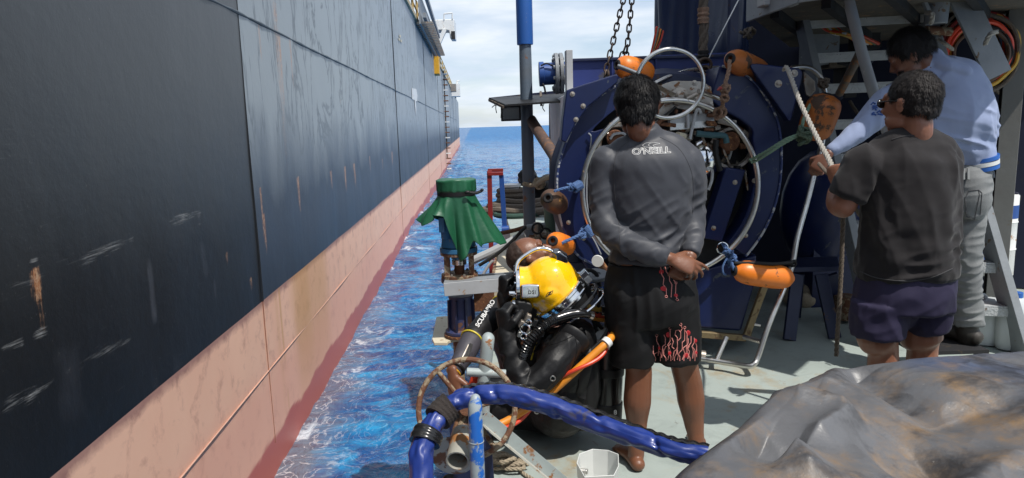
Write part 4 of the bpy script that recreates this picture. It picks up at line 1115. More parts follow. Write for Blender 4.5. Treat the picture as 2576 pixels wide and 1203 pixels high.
    for i in range(n + 1):
        an = 2 * PI * i / n
        for j in range(mz):
            h = .1 + 6. * j / (mz - 1)
            r_ = prof(h) + .018 * math.sin(an * 7 + h * 1.2 + math.sin(h * 2)) + .012 * math.sin(an * 13 - h * 2.1)
            co.append((cc.x + math.cos(an) * r_ * 1.0, cc.y + math.sin(an) * r_ * .9, h))
    me = gridmesh('tarp_wrap', np.array(co), n + 1, mz); link('tarp_wrap', me, mat('shiny_blue_tarp', (.014, .024, .065), .3, 0, (.009, .016, .045), .6, 4, None, 0, 1, .25, 9), t)
    mb = MB(); q = P(1843, 100, 5.9); mb.box((q.x, q.y, 2.5), (.07, .07, 5)); mb.build('column_edge', M['navy_dull'], t, .004)
    # slender cable on it, coloured cable bundle
    t = thing('cable_bundle', P(1650, 130, 6), 'bundle of red and green cables beside the wrapped column', 'cable')
    for k in range(6):
        mb = MB(); mb.tube([P(1652 + k * 3, 70 + k * 2, 5.8), P(1648 + k * 2.4, 95 + 2 * k, 5.8), P(1640 + k * 1.6, 130, 5.8), P(1634 + k * 1.5, 150, 5.8)], .012, 4, 7); mb.build('cable', (M['red_hose'], M['rope_green'], M['red'], M['orange_hose'], M['dark'], M['red_hose'])[k], t)
    for a_, b_, D_, lb in (((1868, -20), (1778, 155), 4.9, 'thin pale cord running up from the bell hook'),):
        mb = MB(); mb.tube([P(*a_, D_), P(*b_, D_ - .2)], .004, 2, 6); tag(mb.build('cord', M['print']), lb, 'rope')
    mb = knot_mb(MB(), P(1882, 82, 5.4), .04, .009, 4, 41); rope_mb(mb, [P(1860, 80, 5.4), P(1874, 84, 5.4), P(1894, 72, 5.4)], .012); tag(mb.build('rope_knot', M['rope_dark']), 'grey rope tied round the edge beam of the wrapped column', 'rope')
build_back()

# ------------------------------------------------------------------ superstructure at the right with stairs
def build_right():
    t = thing('superstructure', P(2300, 500, 7.0), 'dark blue ship superstructure with an open shaded bay on the right', 'superstructure')
    Dw = 7.2
    def wall(name, x0, x1, y0, y1, D0, D1, m, th=.1):
        a, b = P(x0, 400, D0), P(x1, 400, D1); z1, z0 = P(x0, y0, D0).z, max(P(x0, y1, D0).z, .01)
        mb = MB(); mb.prism([Vector((a.x, a.y, z0)), Vector((b.x, b.y, z0)), Vector((b.x, b.y, z1)), Vector((a.x, a.y, z1))], FW * th); return mb.build(name, m, t)
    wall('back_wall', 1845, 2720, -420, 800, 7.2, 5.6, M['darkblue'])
    # dark clutter on the wall
    rnd = random.Random(4)
    for k in range(26):
        x, y = rnd.uniform(2030, 2520), rnd.uniform(20, 460)
        mb = MB()
        if k % 3 == 0: mb.box(P(x, y, 5.9), (rnd.uniform(.05, .3), .2, rnd.uniform(.1, .4)))
        elif k % 3 == 1: mb.cyl(P(x, y, 5.7), P(x + rnd.uniform(-60, 60), y + rnd.uniform(-90, 90), 5.7), rnd.uniform(.012, .04))
        else: mb.tube([P(x, y, 5.6), P(x + 30, y + 60, 5.5), P(x - 10, y + 120, 5.6), P(x + 40, y + 170, 5.6)], .014, 5, 7)
        mb.build(('equipment_box', 'wall_pipe', 'wall_hose')[k % 3], (M['dark'], M['darkblue'], M['rope_dark'], M['greysteel'], M['dark'])[k % 5], t, .004)
    # floor plinths / dark machinery low right behind the stairs
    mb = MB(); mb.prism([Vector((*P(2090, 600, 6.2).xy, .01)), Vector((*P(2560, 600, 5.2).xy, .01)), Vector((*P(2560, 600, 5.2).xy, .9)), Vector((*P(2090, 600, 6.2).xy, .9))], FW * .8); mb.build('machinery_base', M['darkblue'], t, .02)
    # overhead platform
    pm = M['greysteel']
    z = 2.02
    def at(x, y, D): return P(x, y, D)
    a = P(1880, 52, 4.6); b = P(1945, 38, 4.3)
    zp = a.z
    slab = [P(1880, 48, 4.6), P(2010, 18, 3.9), P(2720, 10, 3.0), P(2760, 60, 6.0), P(1990, 50, 6.8)]
    s2 = [Vector((p.x, p.y, zp + .04)) for p in slab]
    mb = MB(); mb.prism(s2, (0, 0, .03)); mb.build('walkway_floor', mat('grating_brown', (.11, .10, .085), .8, 0, (.05, .045, .04), .8, 8, (.2, .12, .07), .2, 12, .3, 30), t)
    for i in range(2):
        mb = MB(); mb.beam(s2[i] + UP * .06, s2[i + 1] + UP * .06, .02, .22); mb.build('edge_beam', pm, t, .004)
    for k in range(5):
        p0 = s2[0].lerp(s2[2], .12 + k * .2) + UP * -.02; p1 = s2[4].lerp(s2[3], .12 + k * .2) + UP * -.02
        mb = MB(); mb.beam(p0, p1, .05, .07); mb.build('floor_bearer', M['dark'], t)
    mb = MB(); mb.box(P(1957, 8, 4.3) + UP * .06, (.22, .1, .16)); mb.build('name_board', M['palesteel'], t, .01)
    # unseen roof added high above to keep the bay in shade
    rf = [P(1990, 300, 3.7), P(2900, 300, 2.2), P(3100, 300, 6.2), P(1900, 300, 7.2)]
    mb = MB(); mb.prism([Vector((p.x, p.y, 4.3)) for p in rf], (0, 0, .12)); mb.build('shade_roof', M['darkblue'], t)
    # --- stairs
    s = thing('stairs', P(2380, 870, 4.4), 'steep grey steel stairs with chequered treads going up to the walkway', 'stairs')
    L0, L1 = P(1998, -30, 5.1), P(2165, 700, 4.5); L2 = P(2205, 880, 4.35)
    R0, R1 = P(2318, 0, 4.9), P(2566, 862, 4.15)
    dl = (L1 - L0)
    Lb = L0 + dl * ((L0.z - .02) / (L0.z - L1.z))
    mb = MB(); mb.beam(L0 + dl * -.1, Lb, .05, .155, FW + UP * .3); mb.build('stringer', M['greysteel'], s, .004)
    dr = R1 - R0; Rb = R0 + dr * ((R0.z - .02) / (R0.z - R1.z))
    mb = MB(); mb.beam(R0, Rb, .05, .155, FW + UP * .3); mb.build('stringer', M['greysteel'], s, .004)
    tm = mat('chequer_tread', (.48, .50, .51), .45, .0, (.33, .34, .35), .7, 14, (.12, .085, .06), .15, 18, .9, 60)
    for k, y in enumerate((50, 137, 215, 306, 393, 482, 574, 666, 772)):
        z_ = P(2100, y, 5.0 - k * .08).z - .0
        u = (L0.z - z_) / (L0.z - Lb.z); v = (R0.z - z_) / (R0.z - Rb.z)
        a_, b_ = L0.lerp(Lb, u) + RT * .02, R0.lerp(Rb, v) - RT * .02
        mb = MB(); m_ = (a_ + b_) / 2; L_ = (b_ - a_).length
        mb.prism([a_ - FW * .02, b_ - FW * .02, b_ + FW * .2, a_ + FW * .2], (0, 0, .012)); mb.prism([a_ - FW * .022, b_ - FW * .022, b_ - FW * .010, a_ - FW * .010], (0, 0, -.055)); mb.build('tread', tm, s, .003)
    mb = MB(); mb.tube([P(2130, -20, 4.2), P(2165, 120, 4.15), P(2200, 240, 4.1), P(2235, 340, 4.05), P(2252, 400, 4.02)], .031, 5, 16, 'flat'); hr = mb.build('handrail', mat('worn_handrail', (.42, .45, .48), .4, .0, (.33, .36, .39), .7, 8, (.5, .5, .5), .1, 30), s)
    mb = MB(); mb.cyl(P(2166, 128, 4.3), P(2112, 235, 4.7), .026); mb.build('handrail_brace', mat('rusty_pipe', (.14, .12, .10), .6, 0, (.09, .06, .045), .7, 12, (.24, .11, .05), .35, 20, .2, 40), s)
    # --- steel column at the far right
    c = thing('steel_column', P(2530, 800, 4.75), 'tall grey H section steel column at the right edge', 'column')
    q = P(2531, 430, 4.75)
    rot = Matrix.Rotation(R(-34), 3, 'Z'); rx = rot @ Vector((1, 0, 0)); ry = rot @ Vector((0, 1, 0))
    cm = mat('mottled_column', (.17, .175, .17), .6, 0, (.11, .105, .095), .8, 3, (.15, .12, .08), .12, 8, .15, 20)
    def cbox(off, sx, sy, name, m_):
        mb = MB(); o_ = Vector((q.x, q.y, 2.1)) + rx * off[0] + ry * off[1]; mb.box(o_, (sx, sy, 4.2), rot); mb.build(name, m_, c, .003)
    cbox((0, 0), .115, .018, 'flange', cm); cbox((0, .09), .016, .164, 'web', cm); cbox((-.012, .18), .10, .016, 'flange', M['dark'])
    mb = MB(); mb.beam(P(2395, -60, 4.4), P(2512, 190, 4.3), .02, .16, RT); mb.build('diagonal_brace', M['greysteel'], c, .003)
    for i, (p0, p1, p2) in enumerate((((2478, 112), (2490, 88), (2508, 80)), ((2330, 32), (2345, 35), (2342, 62)))):
        rope('tied_rope', [P(*p0, 4.2), P(*p1, 4.15), P(*p2, 4.2)], .014, M['rope_grey'], ('grey rope looped round the diagonal brace by the hose coil', 'grey rope knotted under the hanging bucket')[i])
    # --- hose coil
    h = thing('hose_coil', P(2455, 130, 4.7), 'big coil of red and yellow hoses hanging behind the hooded man', 'hose')
    cc = P(2452, 135, 4.8); rnd = random.Random(7)
    for k in range(22):
        r_ = px(rnd.uniform(62, 108), 4.8); off = RT * rnd.uniform(-.02, .02) + UP * rnd.uniform(-.03, .03) + FW * rnd.uniform(-.07, .07)
        mb = MB(); axx = (FW + RT * rnd.uniform(-.2, .2) + UP * rnd.uniform(-.1, .1)).normalized()
        pts = []
        u = axx.orthogonal().normalized(); w = axx.cross(u)
        for a_ in range(16):
            an = a_ * PI / 8; pts.append(cc + off + (u * math.cos(an) + w * math.sin(an)) * r_ * (1 + .04 * rnd.uniform(-1, 1)))
        mb.loft(smoothpath(pts, 4, True), .010 + .006 * rnd.random(), 7, None, None, True)
        mb.build('hose_loop', (M['red_hose'], M['rope_dark'], M['yellow_hose'], M['dark'], M['red'], M['float_dark'])[k % 6], h)
    rope('thin_rope', [P(2360, 98, 4.55), P(2380, 112, 4.5), P(2398, 126, 4.55)], .012, M['rope_grey'], 'short grey cord tied round the left side of the hose coil')
    # coloured cables seen between the treads
    h = thing('cable_loom', P(2100, 85, 5.6), 'twisted red yellow and white cables behind the top stair treads', 'cable')
    for k in range(6):
        mb = MB(); mb.tube([P(2066 + 6 * k, 66 - k, 5.3), P(2085 + 8 * k, 78 + 4 * (k % 3), 5.3), P(2120 + 9 * k, 85 + 5 * (k % 2), 5.3), P(2165 + 9 * k, 110, 5.4)], .012, 5, 7)
        mb.build('cable', (M['red_hose'], M['yellow_hose'], M['print'], M['orange_hose'], M['rope_green'], M['red_hose'])[k], h)
    # hanging bucket, top right
    b = thing('bucket', P(2356, 60, 4.4), 'grey plastic bucket hanging under the walkway above the hooded man', 'bucket')
    mb = MB(); mb.lathe(P(2355, 62, 4.4), UP, [(.055, 0), (.06, .005), (.075, .26), (.07, .26), (.055, .02)], 24, False); mb.build('bucket_shell', M['greysteel'], b)
    mb = MB(); mb.beam(P(2338, 35, 4.35), P(2310, -30, 4.35), .03, .02); mb.build('handle', M['greysteel'], b)
    mb = MB(); mb.cyl(P(2330, 75, 4.7), P(2392, 80, 4.7), .028); tag(mb.build('rail_pipe', M['rustpale']), 'short rusty horizontal pipe above the hooded man', 'pipe')
    # white drum and jug behind the stairs
    d = thing('white_drum', P(2540, 690, 4.7), 'tall white steel drum standing behind the right column', 'drum')
    q = P(2507, 600, 5.3)
    mb = MB(); mb.lathe((q.x, q.y, P(2507, 690, 5.3).z), UP, [(.12, 0), (.125, .01), (.125, .2), (.13, .21), (.125, .22), (.125, .41), (.13, .42), (.125, .43), (.125, .62), (.12, .63)], 28); mb.build('drum_shell', M['white'], d)
    mb = MB(); mb.lathe((q.x, q.y, P(2507, 690, 5.3).z + .45), UP, [(.1262, 0), (.1262, .1)], 28, False); mb.build('blue_band', M['blue'], d)
    d = thing('plastic_jug', P(2545, 860, 4.5), 'white translucent plastic jug with blue cap beside the stair foot', 'jug')
    q = G(2548, 875, 0.01)
    jm = mat('milky_plastic', (.55, .58, .60), .4, 0, (.42, .45, .46), .7, 4, trans=.0)
    mb = MB(); mb.loft([(q.x, q.y, .01), (q.x, q.y, .04), (q.x, q.y, .24), (q.x, q.y, .30), (q.x, q.y, .34)], [(.10, .07), (.11, .08), (.11, .08), (.08, .06), (.03, .03)], 16, RT); mb.build('jug_body', jm, d)
    mb = MB(); mb.cyl((q.x, q.y, .34), (q.x, q.y, .375), .03); mb.build('cap', M['blue_hose'], d, .003)
    d = thing('plastic_jug', P(2490, 850, 4.6), 'white plastic canister standing on deck under the lowest stair tread', 'jug')
    q = G(2485, 862, 0.01)
    mb = MB(); mb.loft([(q.x, q.y, .01), (q.x, q.y, .04), (q.x, q.y, .22), (q.x, q.y, .28), (q.x, q.y, .31)], [(.10, .07), (.11, .08), (.11, .08), (.08, .06), (.03, .03)], 16, RT); mb.build('jug_body', jm, d)
    mb = MB(); mb.tube([(q.x - .03, q.y, .29), (q.x - .05, q.y, .33), (q.x - .1, q.y, .33), (q.x - .11, q.y, .27)], .012, 5, 8); mb.build('jug_handle', jm, d)
    # printed tin behind the leg: red top, white, blue with PI
    d = thing('paint_pail', P(2450, 600, 4.9), 'red white and blue printed pail partly hidden behind the grey jeans', 'pail')
    q = P(2455, 600, 4.9); z0 = P(2455, 650, 4.9).z
    mb = MB(); mb.lathe((q.x, q.y, z0), UP, [(.12, 0), (.12, .12)], 28, False); mb.build('blue_label', M['blue'], d)
    mb = MB(); mb.lathe((q.x, q.y, z0 + .12), UP, [(.12, 0), (.12, .10)], 28, False); mb.build('white_label', M['white'], d)
    mb = MB(); mb.lathe((q.x, q.y, z0 + .22), UP, [(.12, 0), (.12, .10), (0.01, .10)], 28, False); mb.build('red_label', M['red_hose'], d)
    text3d('PI', P(2447, 640, 4.74), .085, M['print'], d, 'letters')
    # red thing on the tread
    d = MB(); q = P(2425, 715, 4.4); d.lathe((q.x, q.y, P(2425, 762, 4.4).z), UP, [(.05, 0), (.055, .01), (.055, .13), (.02, .17)], 20); tag(d.build('red_bottle', M['red_hose']), 'red plastic bottle on the stair tread between the legs of the two men', 'bottle')
    # blue trestle stool
    st = thing('trestle_stool', G(2050, 800), 'low dark blue trestle stool standing on the shaded deck', 'stool')
    q = [P(1988, 682, 4.75), P(2110, 682, 4.75)]
    zt = q[0].z
    mb = MB(); mb.prism([Vector((*P(1985, 690, 4.7).xy, zt)), Vector((*P(2112, 690, 4.7).xy, zt)), Vector((*P(2105, 690, 5.05).xy, zt)), Vector((*P(1990, 690, 5.05).xy, zt))], (0, 0, .035)); mb.build('seat', M['navy_dull'], st, .005)
    for x0, y0, x1, y1, D_, D2_ in ((2005, 690, 1992, 800, 4.72, 4.62), (2065, 690, 2090, 805, 4.72, 4.62), (2008, 690, 2000, 790, 5.0, 5.1), (2092, 690, 2105, 790, 5.0, 5.1)):
        a_, b_ = P(x0, y0, D_), P(x1, y1, D2_); b_ = a_ + (b_ - a_) * ((a_.z - .005) / (a_.z - b_.z))
        mb = MB(); mb.beam(a_, b_, .085, .03, FW); mb.build('leg', M['navy_dull'], st, .004)
    mb = MB()
    sk = G(2075, 790); 
    mb = MB()
    for i in range(7): mb.ell((sk.x + random.uniform(-.12, .12), sk.y + .35 + random.uniform(-.1, .1), .05 + .03 * (i % 3)), (random.uniform(.07, .12), .08, random.uniform(.04, .07)))
    me = remesh(mb, 'sack', .012, 4, lambda v, n: .008 * vn(v, 18)); tag(link('sack', me, M['rope']), 'crumpled dirty white sack on deck under the blue stool', 'sack')
    d = MB(); q = P(2130, 740, 5.0); d.lathe((q.x, q.y, P(2130, 800, 5.0).z), UP, [(.09, 0), (.09, .16), (.08, .17)], 20); tag(d.build('rusty_tin', M['rustpale']), 'rusty tin standing behind the stair foot', 'tin')
    # large dark blue buoyancy tank behind stool
    d = MB(); q = P(2065, 560, 5.6); d.ell((q.x, q.y, .75), (.32, .3, .5)); d.box((q.x + .1, q.y, .25), (.5, .4, .5)); tag(d.build('blue_barrel', M['navy']), 'rounded dark blue barrel in the shade behind the stool', 'barrel')

def text3d(s, loc, h, m, parent, name='letters', rot=None, outline=False, shear=0, spacing=1., ext=.002):
    cu = bpy.data.curves.new('txt', 'FONT'); cu.body = s; cu.size = h; cu.align_x = 'CENTER'; cu.align_y = 'CENTER'; cu.shear = shear; cu.space_character = spacing
    if outline: cu.fill_mode = 'NONE'; cu.bevel_depth = h * .018; cu.bevel_resolution = 0
    else: cu.extrude = ext; cu.offset = h * .012
    cu.resolution_u = 3
    o = bpy.data.objects.new('txt', cu); C.objects.link(o)
    dg = bpy.context.evaluated_depsgraph_get()
    me = bpy.data.meshes.new_from_object(o.evaluated_get(dg)); bpy.data.objects.remove(o)
    me.materials.clear()
    Mx = Matrix((RT, UP, TOCAM)).transposed() if rot is None else rot     # columns: right, up, towards viewer
    for v in me.vertices: v.co = Vector(loc) + Mx @ v.co
    return link(name, me, m, parent)
build_right()
# ------------------------------------------------------------------ pump at the boat's edge
def build_pump():
    D = 4.55
    c = P(1157, 700, D)
    t = thing('pump_motor', Vector((c.x, c.y, P(1157, 836, D).z)), 'blue vertical pump motor hooded with a green tarp on a rusty stand over the water', 'pump')
    def ax(y): return Vector((P(1160, y, D).x if False else c.x, c.y, P(1157, y, D).z))
    z = lambda y: P(1157, y, D).z
    def lt(name, prof, m, seg=28, b=.002):
        mb = MB(); mb.lathe((c.x, c.y, 0), UP, prof, seg); return mb.build(name, m, t, b)
    # finned motor
    mb = MB(); n = 40; pr = []
    ring_ = []
    for k in range(n * 2):
        a = PI * k / n; r = .112 if k % 2 else .100
        ring_.append((math.cos(a) * r, math.sin(a) * r))
    v = [(c.x + a, c.y + b_, h) for h in (z(598), z(500)) for a, b_ in ring_]
    m_ = len(ring_)
    mb.add(v, [(i, (i + 1) % m_, m_ + (i + 1) % m_, m_ + i) for i in range(m_)] + [tuple(range(m_))[::-1], tuple(range(m_, 2 * m_))])
    mb.build('motor_body', M['blue_pale'], t, smooth=False)
    lt('end_shield', [(.10, z(620)), (.115, z(618)), (.108, z(598)), (.10, z(594))], M['blue_pale'])
    lt('motor_flange', [(.125, z(632)), (.125, z(621))], M['blue_pale'])
    mb = MB(); mb.box((c.x - .10, c.y - .06, z(560)), (.04, .06, .10)); mb.build('terminal_box', M['blue_pale'], t, .006)
    lt('lantern_top', [(.122, z(640)), (.122, z(632.5))], M['rustpale'])
    for a in (35, 145, 215, 325):
        mb = MB(); mb.box((c.x + math.cos(R(a)) * .098, c.y + math.sin(R(a)) * .098, (z(640) + z(690)) / 2), (.036, .02, z(640) - z(690))); mb.build('lantern_leg', M['rustpale'], t, .003)
    lt('coupling', [(.045, z(648)), (.052, z(650)), (.052, z(640))], M['blue_pale']); lt('coupling', [(.048, z(665)), (.048, z(652))], M['steel']); lt('shaft', [(.03, z(690)), (.035, z(666))], M['rust'])
    lt('base_flange', [(.125, z(708)), (.125, z(697))], M['navy_dull']); lt('base_flange', [(.122, z(697)), (.122, z(688))], M['rustpale'])
    for k in range(8):
        a = k * PI / 4 + .3; mb = MB(); mb.lathe((c.x + math.cos(a) * .107, c.y + math.sin(a) * .107, z(690)), UP, [(.010, 0), (.010, .014), (.006, .02)], 6); mb.build('flange_bolt', M['plate'], t)
    # pedestal below the beam
    lt('pedestal', [(.112, z(836)), (.112, z(829)), (.085, z(824)), (.080, z(750)), (.085, z(742))], mat('rusty_blue_pedestal', (.02, .035, .12), .55, 0, (.03, .03, .06), .7, 5, (.13, .06, .035), .3, 8, .2, 20))
    mb = MB()
    lt('pedestal_foot', [(.122, z(843)), (.122, z(837))], M['rust'])
    for a in (250, 290, 330, 210):
        mb = MB(); mb.beam((c.x + math.cos(R(a)) * .09, c.y + math.sin(R(a)) * .09, z(829)), (c.x + math.cos(R(a)) * .085, c.y + math.sin(R(a)) * .085, z(750)), .012, .03, Vector((math.cos(R(a)), math.sin(R(a)), 0))); mb.build('rib', M['navy_dull'], t)
    # beams
    b = thing('support_beam', P(1190, 725, D), 'pale grey channel beam reaching out under the green hooded pump', 'beam')
    mb = MB(); p0, p1 = P(1117, 729, D - .16), P(1275, 716, D - .16); mb.beam(p0, p1, .012, .088, UP); mb.build('web', M['palesteel'], b, .003)
    mb = MB(); mb.beam(p0 + FW * .05 + UP * .044, p1 + FW * .05 + UP * .044, .10, .006); mb.build('top_flange', M['greysteel'], b)
    mb = MB(); mb.beam(P(1200, 698, D + .14), P(1290, 692, D + .14), .02, .04); mb.build('rear_beam', M['greysteel'], b)
    pl = thing('plywood_platform', P(1140, 850, D - .1), 'cream plywood shelf under the pump pedestal', 'platform')
    q = [G(x, y, z(843) - .005) for x, y in ((1098, 797), (1192, 790), (1205, 838), (1168, 848), (1129, 857), (1125, 862), (1092, 862), (1087, 852))]
    mb = MB(); mb.prism(q, (0, 0, -.02)); mb.build('board', M['cream'], pl, .003)
    mb = MB(); q = P(1153, 860, D); mb.cyl((q.x, q.y, z(846)), (q.x, q.y, SEA - 1), .035); mb.build('pile', M['rustpale'], pl)
    mb = MB(); mb.box(P(1218, 755, D + .1), (.14, .03, .15)); tag(mb.build('rusty_bracket', M['rust']), 'small rusty plate bracket on the boat side beside the pump pedestal', 'bracket')
    # green tarp hood
    tp = thing('tarp_hood', Vector((c.x, c.y, z(480))), 'green tarpaulin hood tied with a black strap over the pump motor', 'tarpaulin')
    na, ns = 140, 60
    zt, zb_ = z(450), z(487)
    co = []
    for i in range(na + 1):
        a = 2 * PI * i / na
        dx, dy = math.cos(a), math.sin(a)          # dx right of picture, dy away
        # hem: how far it hangs and flares in each direction (right, front right, front, left ...)
        K = [(0, .34, .17), (35, .30, .12), (90, .22, .07), (140, .18, .08), (175, .17, .115), (200, .185, .13), (225, .13, .07), (245, .14, .05), (262, .30, .04), (278, .42, .055), (292, .38, .05), (303, .30, .06), (315, .345, .10), (335, .30, .16), (348, .33, .155), (360, .34, .17)]
        d = math.degrees(a)
        drop = np.interp(d, [k[0] for k in K], [k[1] for k in K]); fl = np.interp(d, [k[0] for k in K], [k[2] for k in K])
        for j in range(ns):
            s = j / (ns - 1)
            if s < .12: r = .121 * (s / .12) ** .8; zz = zt + .005 * math.sin(a * 3) * (s / .12) - .006 * (s / .12) ** 3
            elif s < .34:
                q = (s - .12) / .22; r = .1225 + .003 * math.sin(a * 2 + 1) + (.0035 * math.sin(a * 11 + 2 * math.sin(a * 3)) + .003 * math.sin(a * 19 + 1)) * q; zz = zt + (zb_ - zt) * q
                if q > .75: r -= .012 * (q - .75) * 4
            else:
                q = (s - .34) / .66
                fold = (.030 * math.sin(a * 6 + .8 + q) + .014 * math.sin(a * 13 + 2 - q * 2)) * q
                r = .116 + fl * q ** 1.15 + fold; zz = zb_ - drop * q + .012 * math.sin(a * 5) * q
            r += .0025 * math.sin(a * 5 + s * 9) * math.sin(a * 3 + 1)
            w = Vector((RT.x * dx + FW.x * dy, RT.y * dx + FW.y * dy, 0)) * r
            co.append((c.x + w.x, c.y + w.y, zz))
    me = gridmesh('green_sheet', np.array(co), na + 1, ns)
    o = link('green_sheet', me, M['green'], tp)
    sm = o.modifiers.new('th', 'SOLIDIFY'); sm.thickness = .003
    mb = MB(); mb.lathe((c.x, c.y, z(486)), UP, [(.118, -.012), (.126, -.01), (.126, .014), (.118, .016)], 36)
    st = mb.build('strap', M['black'], tp)
    mb = MB(); mb.tube([P(1178, 484, D - .135), P(1195, 486, D - .12), P(1208, 482, D - .1), P(1213, 478, D - .1)], .010, 4, 8); mb.ell(P(1176, 484, D - .135), (.02, .012, .012)); mb.build('strap_knot', M['black'], st)
build_pump()

def build_far_deck():
    # red and blue frame, boxes, pipes
    t = thing('upright_frame', P(1250, 690, 7.4), 'narrow upright frame with one red and one blue leg on the deck edge', 'frame')
    for nm, a, b, D, m in (('leg', (1231, 430), (1237, 690), 7.3, 'red'), ('leg', (1261, 440), (1270, 578), 7.3, 'blue')):
        mb = MB(); mb.beam(P(*a, D), P(*b, D), .05, .05, FW); mb.build(nm, M[m], t, .004)
    for y, m in ((428, 'red'), (437, 'red')):
        mb = MB(); mb.beam(P(1227, y + 1, 7.3 + (.15 if y < 430 else -.02)), P(1266, y, 7.3 + (.15 if y < 430 else -.02)), .04, .035, UP); mb.build('top_bar', M[m], t, .004)
    mb = MB(); mb.cyl(P(1262, 578, 7.25), P(1280, 577, 7.25), .04); mb.build('foot', M['blue'], t)
    b = thing('cream_box', P(1275, 688, 5.6), 'long cream painted box with a worn top behind the bald man', 'box')
    zt = .35
    q = [G(x, y, zt) for x, y in ((1251, 630), (1300, 628), (1330, 700), (1240, 702))]
    mb = MB(); mb.prism(q, (0, 0, -.33)); mb.build('box_body', M['cream'], b, .006)
    mb = MB(); mb.beam(q[0] + UP * .01, q[3] + UP * .01, .02, .03); mb.build('edge_strip', M['rustpale'], b)
    for pts, D, r, m, lb in (([(1190, 655), (1240, 632), (1290, 606), (1320, 590)], 5.6, .035, 'palesteel', 'pale grey pipe slanting up behind the pump'),
                             ([(1205, 668), (1250, 640), (1290, 605), (1322, 572), (1345, 566)], 5.5, .014, 'black', 'thin black hose crossing the slanting grey pipe'),
                             ([(1240, 590), (1270, 585), (1300, 578), (1325, 570)], 6.6, .02, 'rust', 'rusty hose lying along the deck edge under the blue post'),
                             ([(1210, 700), (1228, 670), (1240, 655)], 5.6, .012, 'palesteel', 'short pale rod behind the pump lantern')):
        mb = MB(); mb.tube([P(x, y, D) for x, y in pts], r, 5, 10, 'flat'); tag(mb.build('hose' if 'hose' in lb else 'pipe', M[m]), lb, 'hose' if 'hose' in lb else 'pipe')
    # valves and pipework below the bell's left side
    v = thing('valve_cluster', P(1360, 600, 5.4), 'cluster of grimy grey pipes and valves beside the blue post foot', 'valve')
    for a, b_, r, m in (((1325, 572), (1375, 566), .022, 'greysteel'), ((1345, 590), (1388, 588), .035, 'plate'), ((1352, 560), (1352, 600), .03, 'plate'), ((1380, 520), (1386, 595), .042, 'green'), ((1330, 600), (1360, 604), .03, 'rustpale')):
        mb = MB(); mb.cyl(P(*a, 5.4), P(*b_, 5.4), r); mb.build('valve_pipe' if m != 'green' else 'green_pipe', M[m] if m != 'green' else mat('pale_green_pipe', (.12, .19, .15), .5), v, .003)
    for x, y in ((1352, 575), (1372, 588)):
        mb = MB(); mb.ring(P(x, y, 5.33), FW, .04, .008, 24, 8); mb.build('valve_wheel', M['dark'], v)
    mb = MB(); mb.lathe(P(1388, 600, 5.3), (RT), [(.05, -.03), (.05, .0), (.03, .0), (.03, .05)], 16); mb.build('pipe_end', M['plate'], v)
    # mooring ropes on the foredeck
    zf = .45
    def FD(x, y): return G(x, y, zf)
    cl = thing('rope_bollard', FD(1287, 528), 'pale topped bollard wound with thick brown mooring rope on the foredeck', 'bollard')
    b0 = FD(1287, 532)
    mb = MB(); mb.lathe(b0, UP, [(.10, 0), (.10, .3), (.13, .31), (.13, .34)], 20); mb.build('post', M['white'], cl)
    for k in range(5):
        mb = MB(); mb.ring(b0 + UP * (.04 + .055 * k), UP, .15 + .012 * (k % 2), .034, 28, 8); mb.build('rope_turn', M['rope_dark'], cl)
    rp = thing('mooring_rope_pile', FD(1320, 540), 'flat pile of thick brown mooring ropes lying on the foredeck', 'rope')
    for k, (x, y, rx, dz) in enumerate(((1310, 536, .5, 0), (1318, 534, .42, .05), (1330, 533, .36, .10), (1345, 538, .5, .02), (1360, 532, .35, .06))):
        cc = FD(x, y); mb = MB(); pts = [cc + Vector((math.cos(a * PI / 6) * rx, math.sin(a * PI / 6) * rx * .6, .045 + dz + .01 * math.sin(a * 2))) for a in range(12)]
        mb.loft(smoothpath(pts, 4, True), .042, 8, None, None, True); mb.build('rope_coil', M['rope_dark'], rp)
    g = MB(); cc = FD(1300, 545); g.loft(smoothpath([cc + Vector((math.cos(a * PI / 5) * .25, math.sin(a * PI / 5) * .2, .03)) for a in range(10)], 4, True), .03, 8, None, None, True); tag(g.build('green_rope', mat('dark_green_line', (.03, .07, .055), .9)), 'dark green line lying in front of the brown mooring ropes', 'rope')
    b = MB(); cc = FD(1356, 528)
    for i in range(7): b.ell(cc + Vector((random.uniform(-.14, .16), random.uniform(-.1, .1), .18 + .07 * i * .6)), (.13, .12, .10))
    me = remesh(b, 'black_bag', .015, 3, lambda v_, n: .015 * vn(v_, 12) + .006 * vn(v_, 30)); tag(link('black_bag', me, M['black']), 'crumpled black plastic bag heaped on the foredeck behind the blue post', 'bag')
    mb = MB(); mb.tube([FD(1350, 520) + UP * .25, FD(1362, 524) + UP * .2, FD(1370, 520) + UP * .25], .012, 4); tag(mb.build('orange_cord', M['orange_hose']), 'thin orange cord lying over the black bag', 'cord')
build_far_deck()

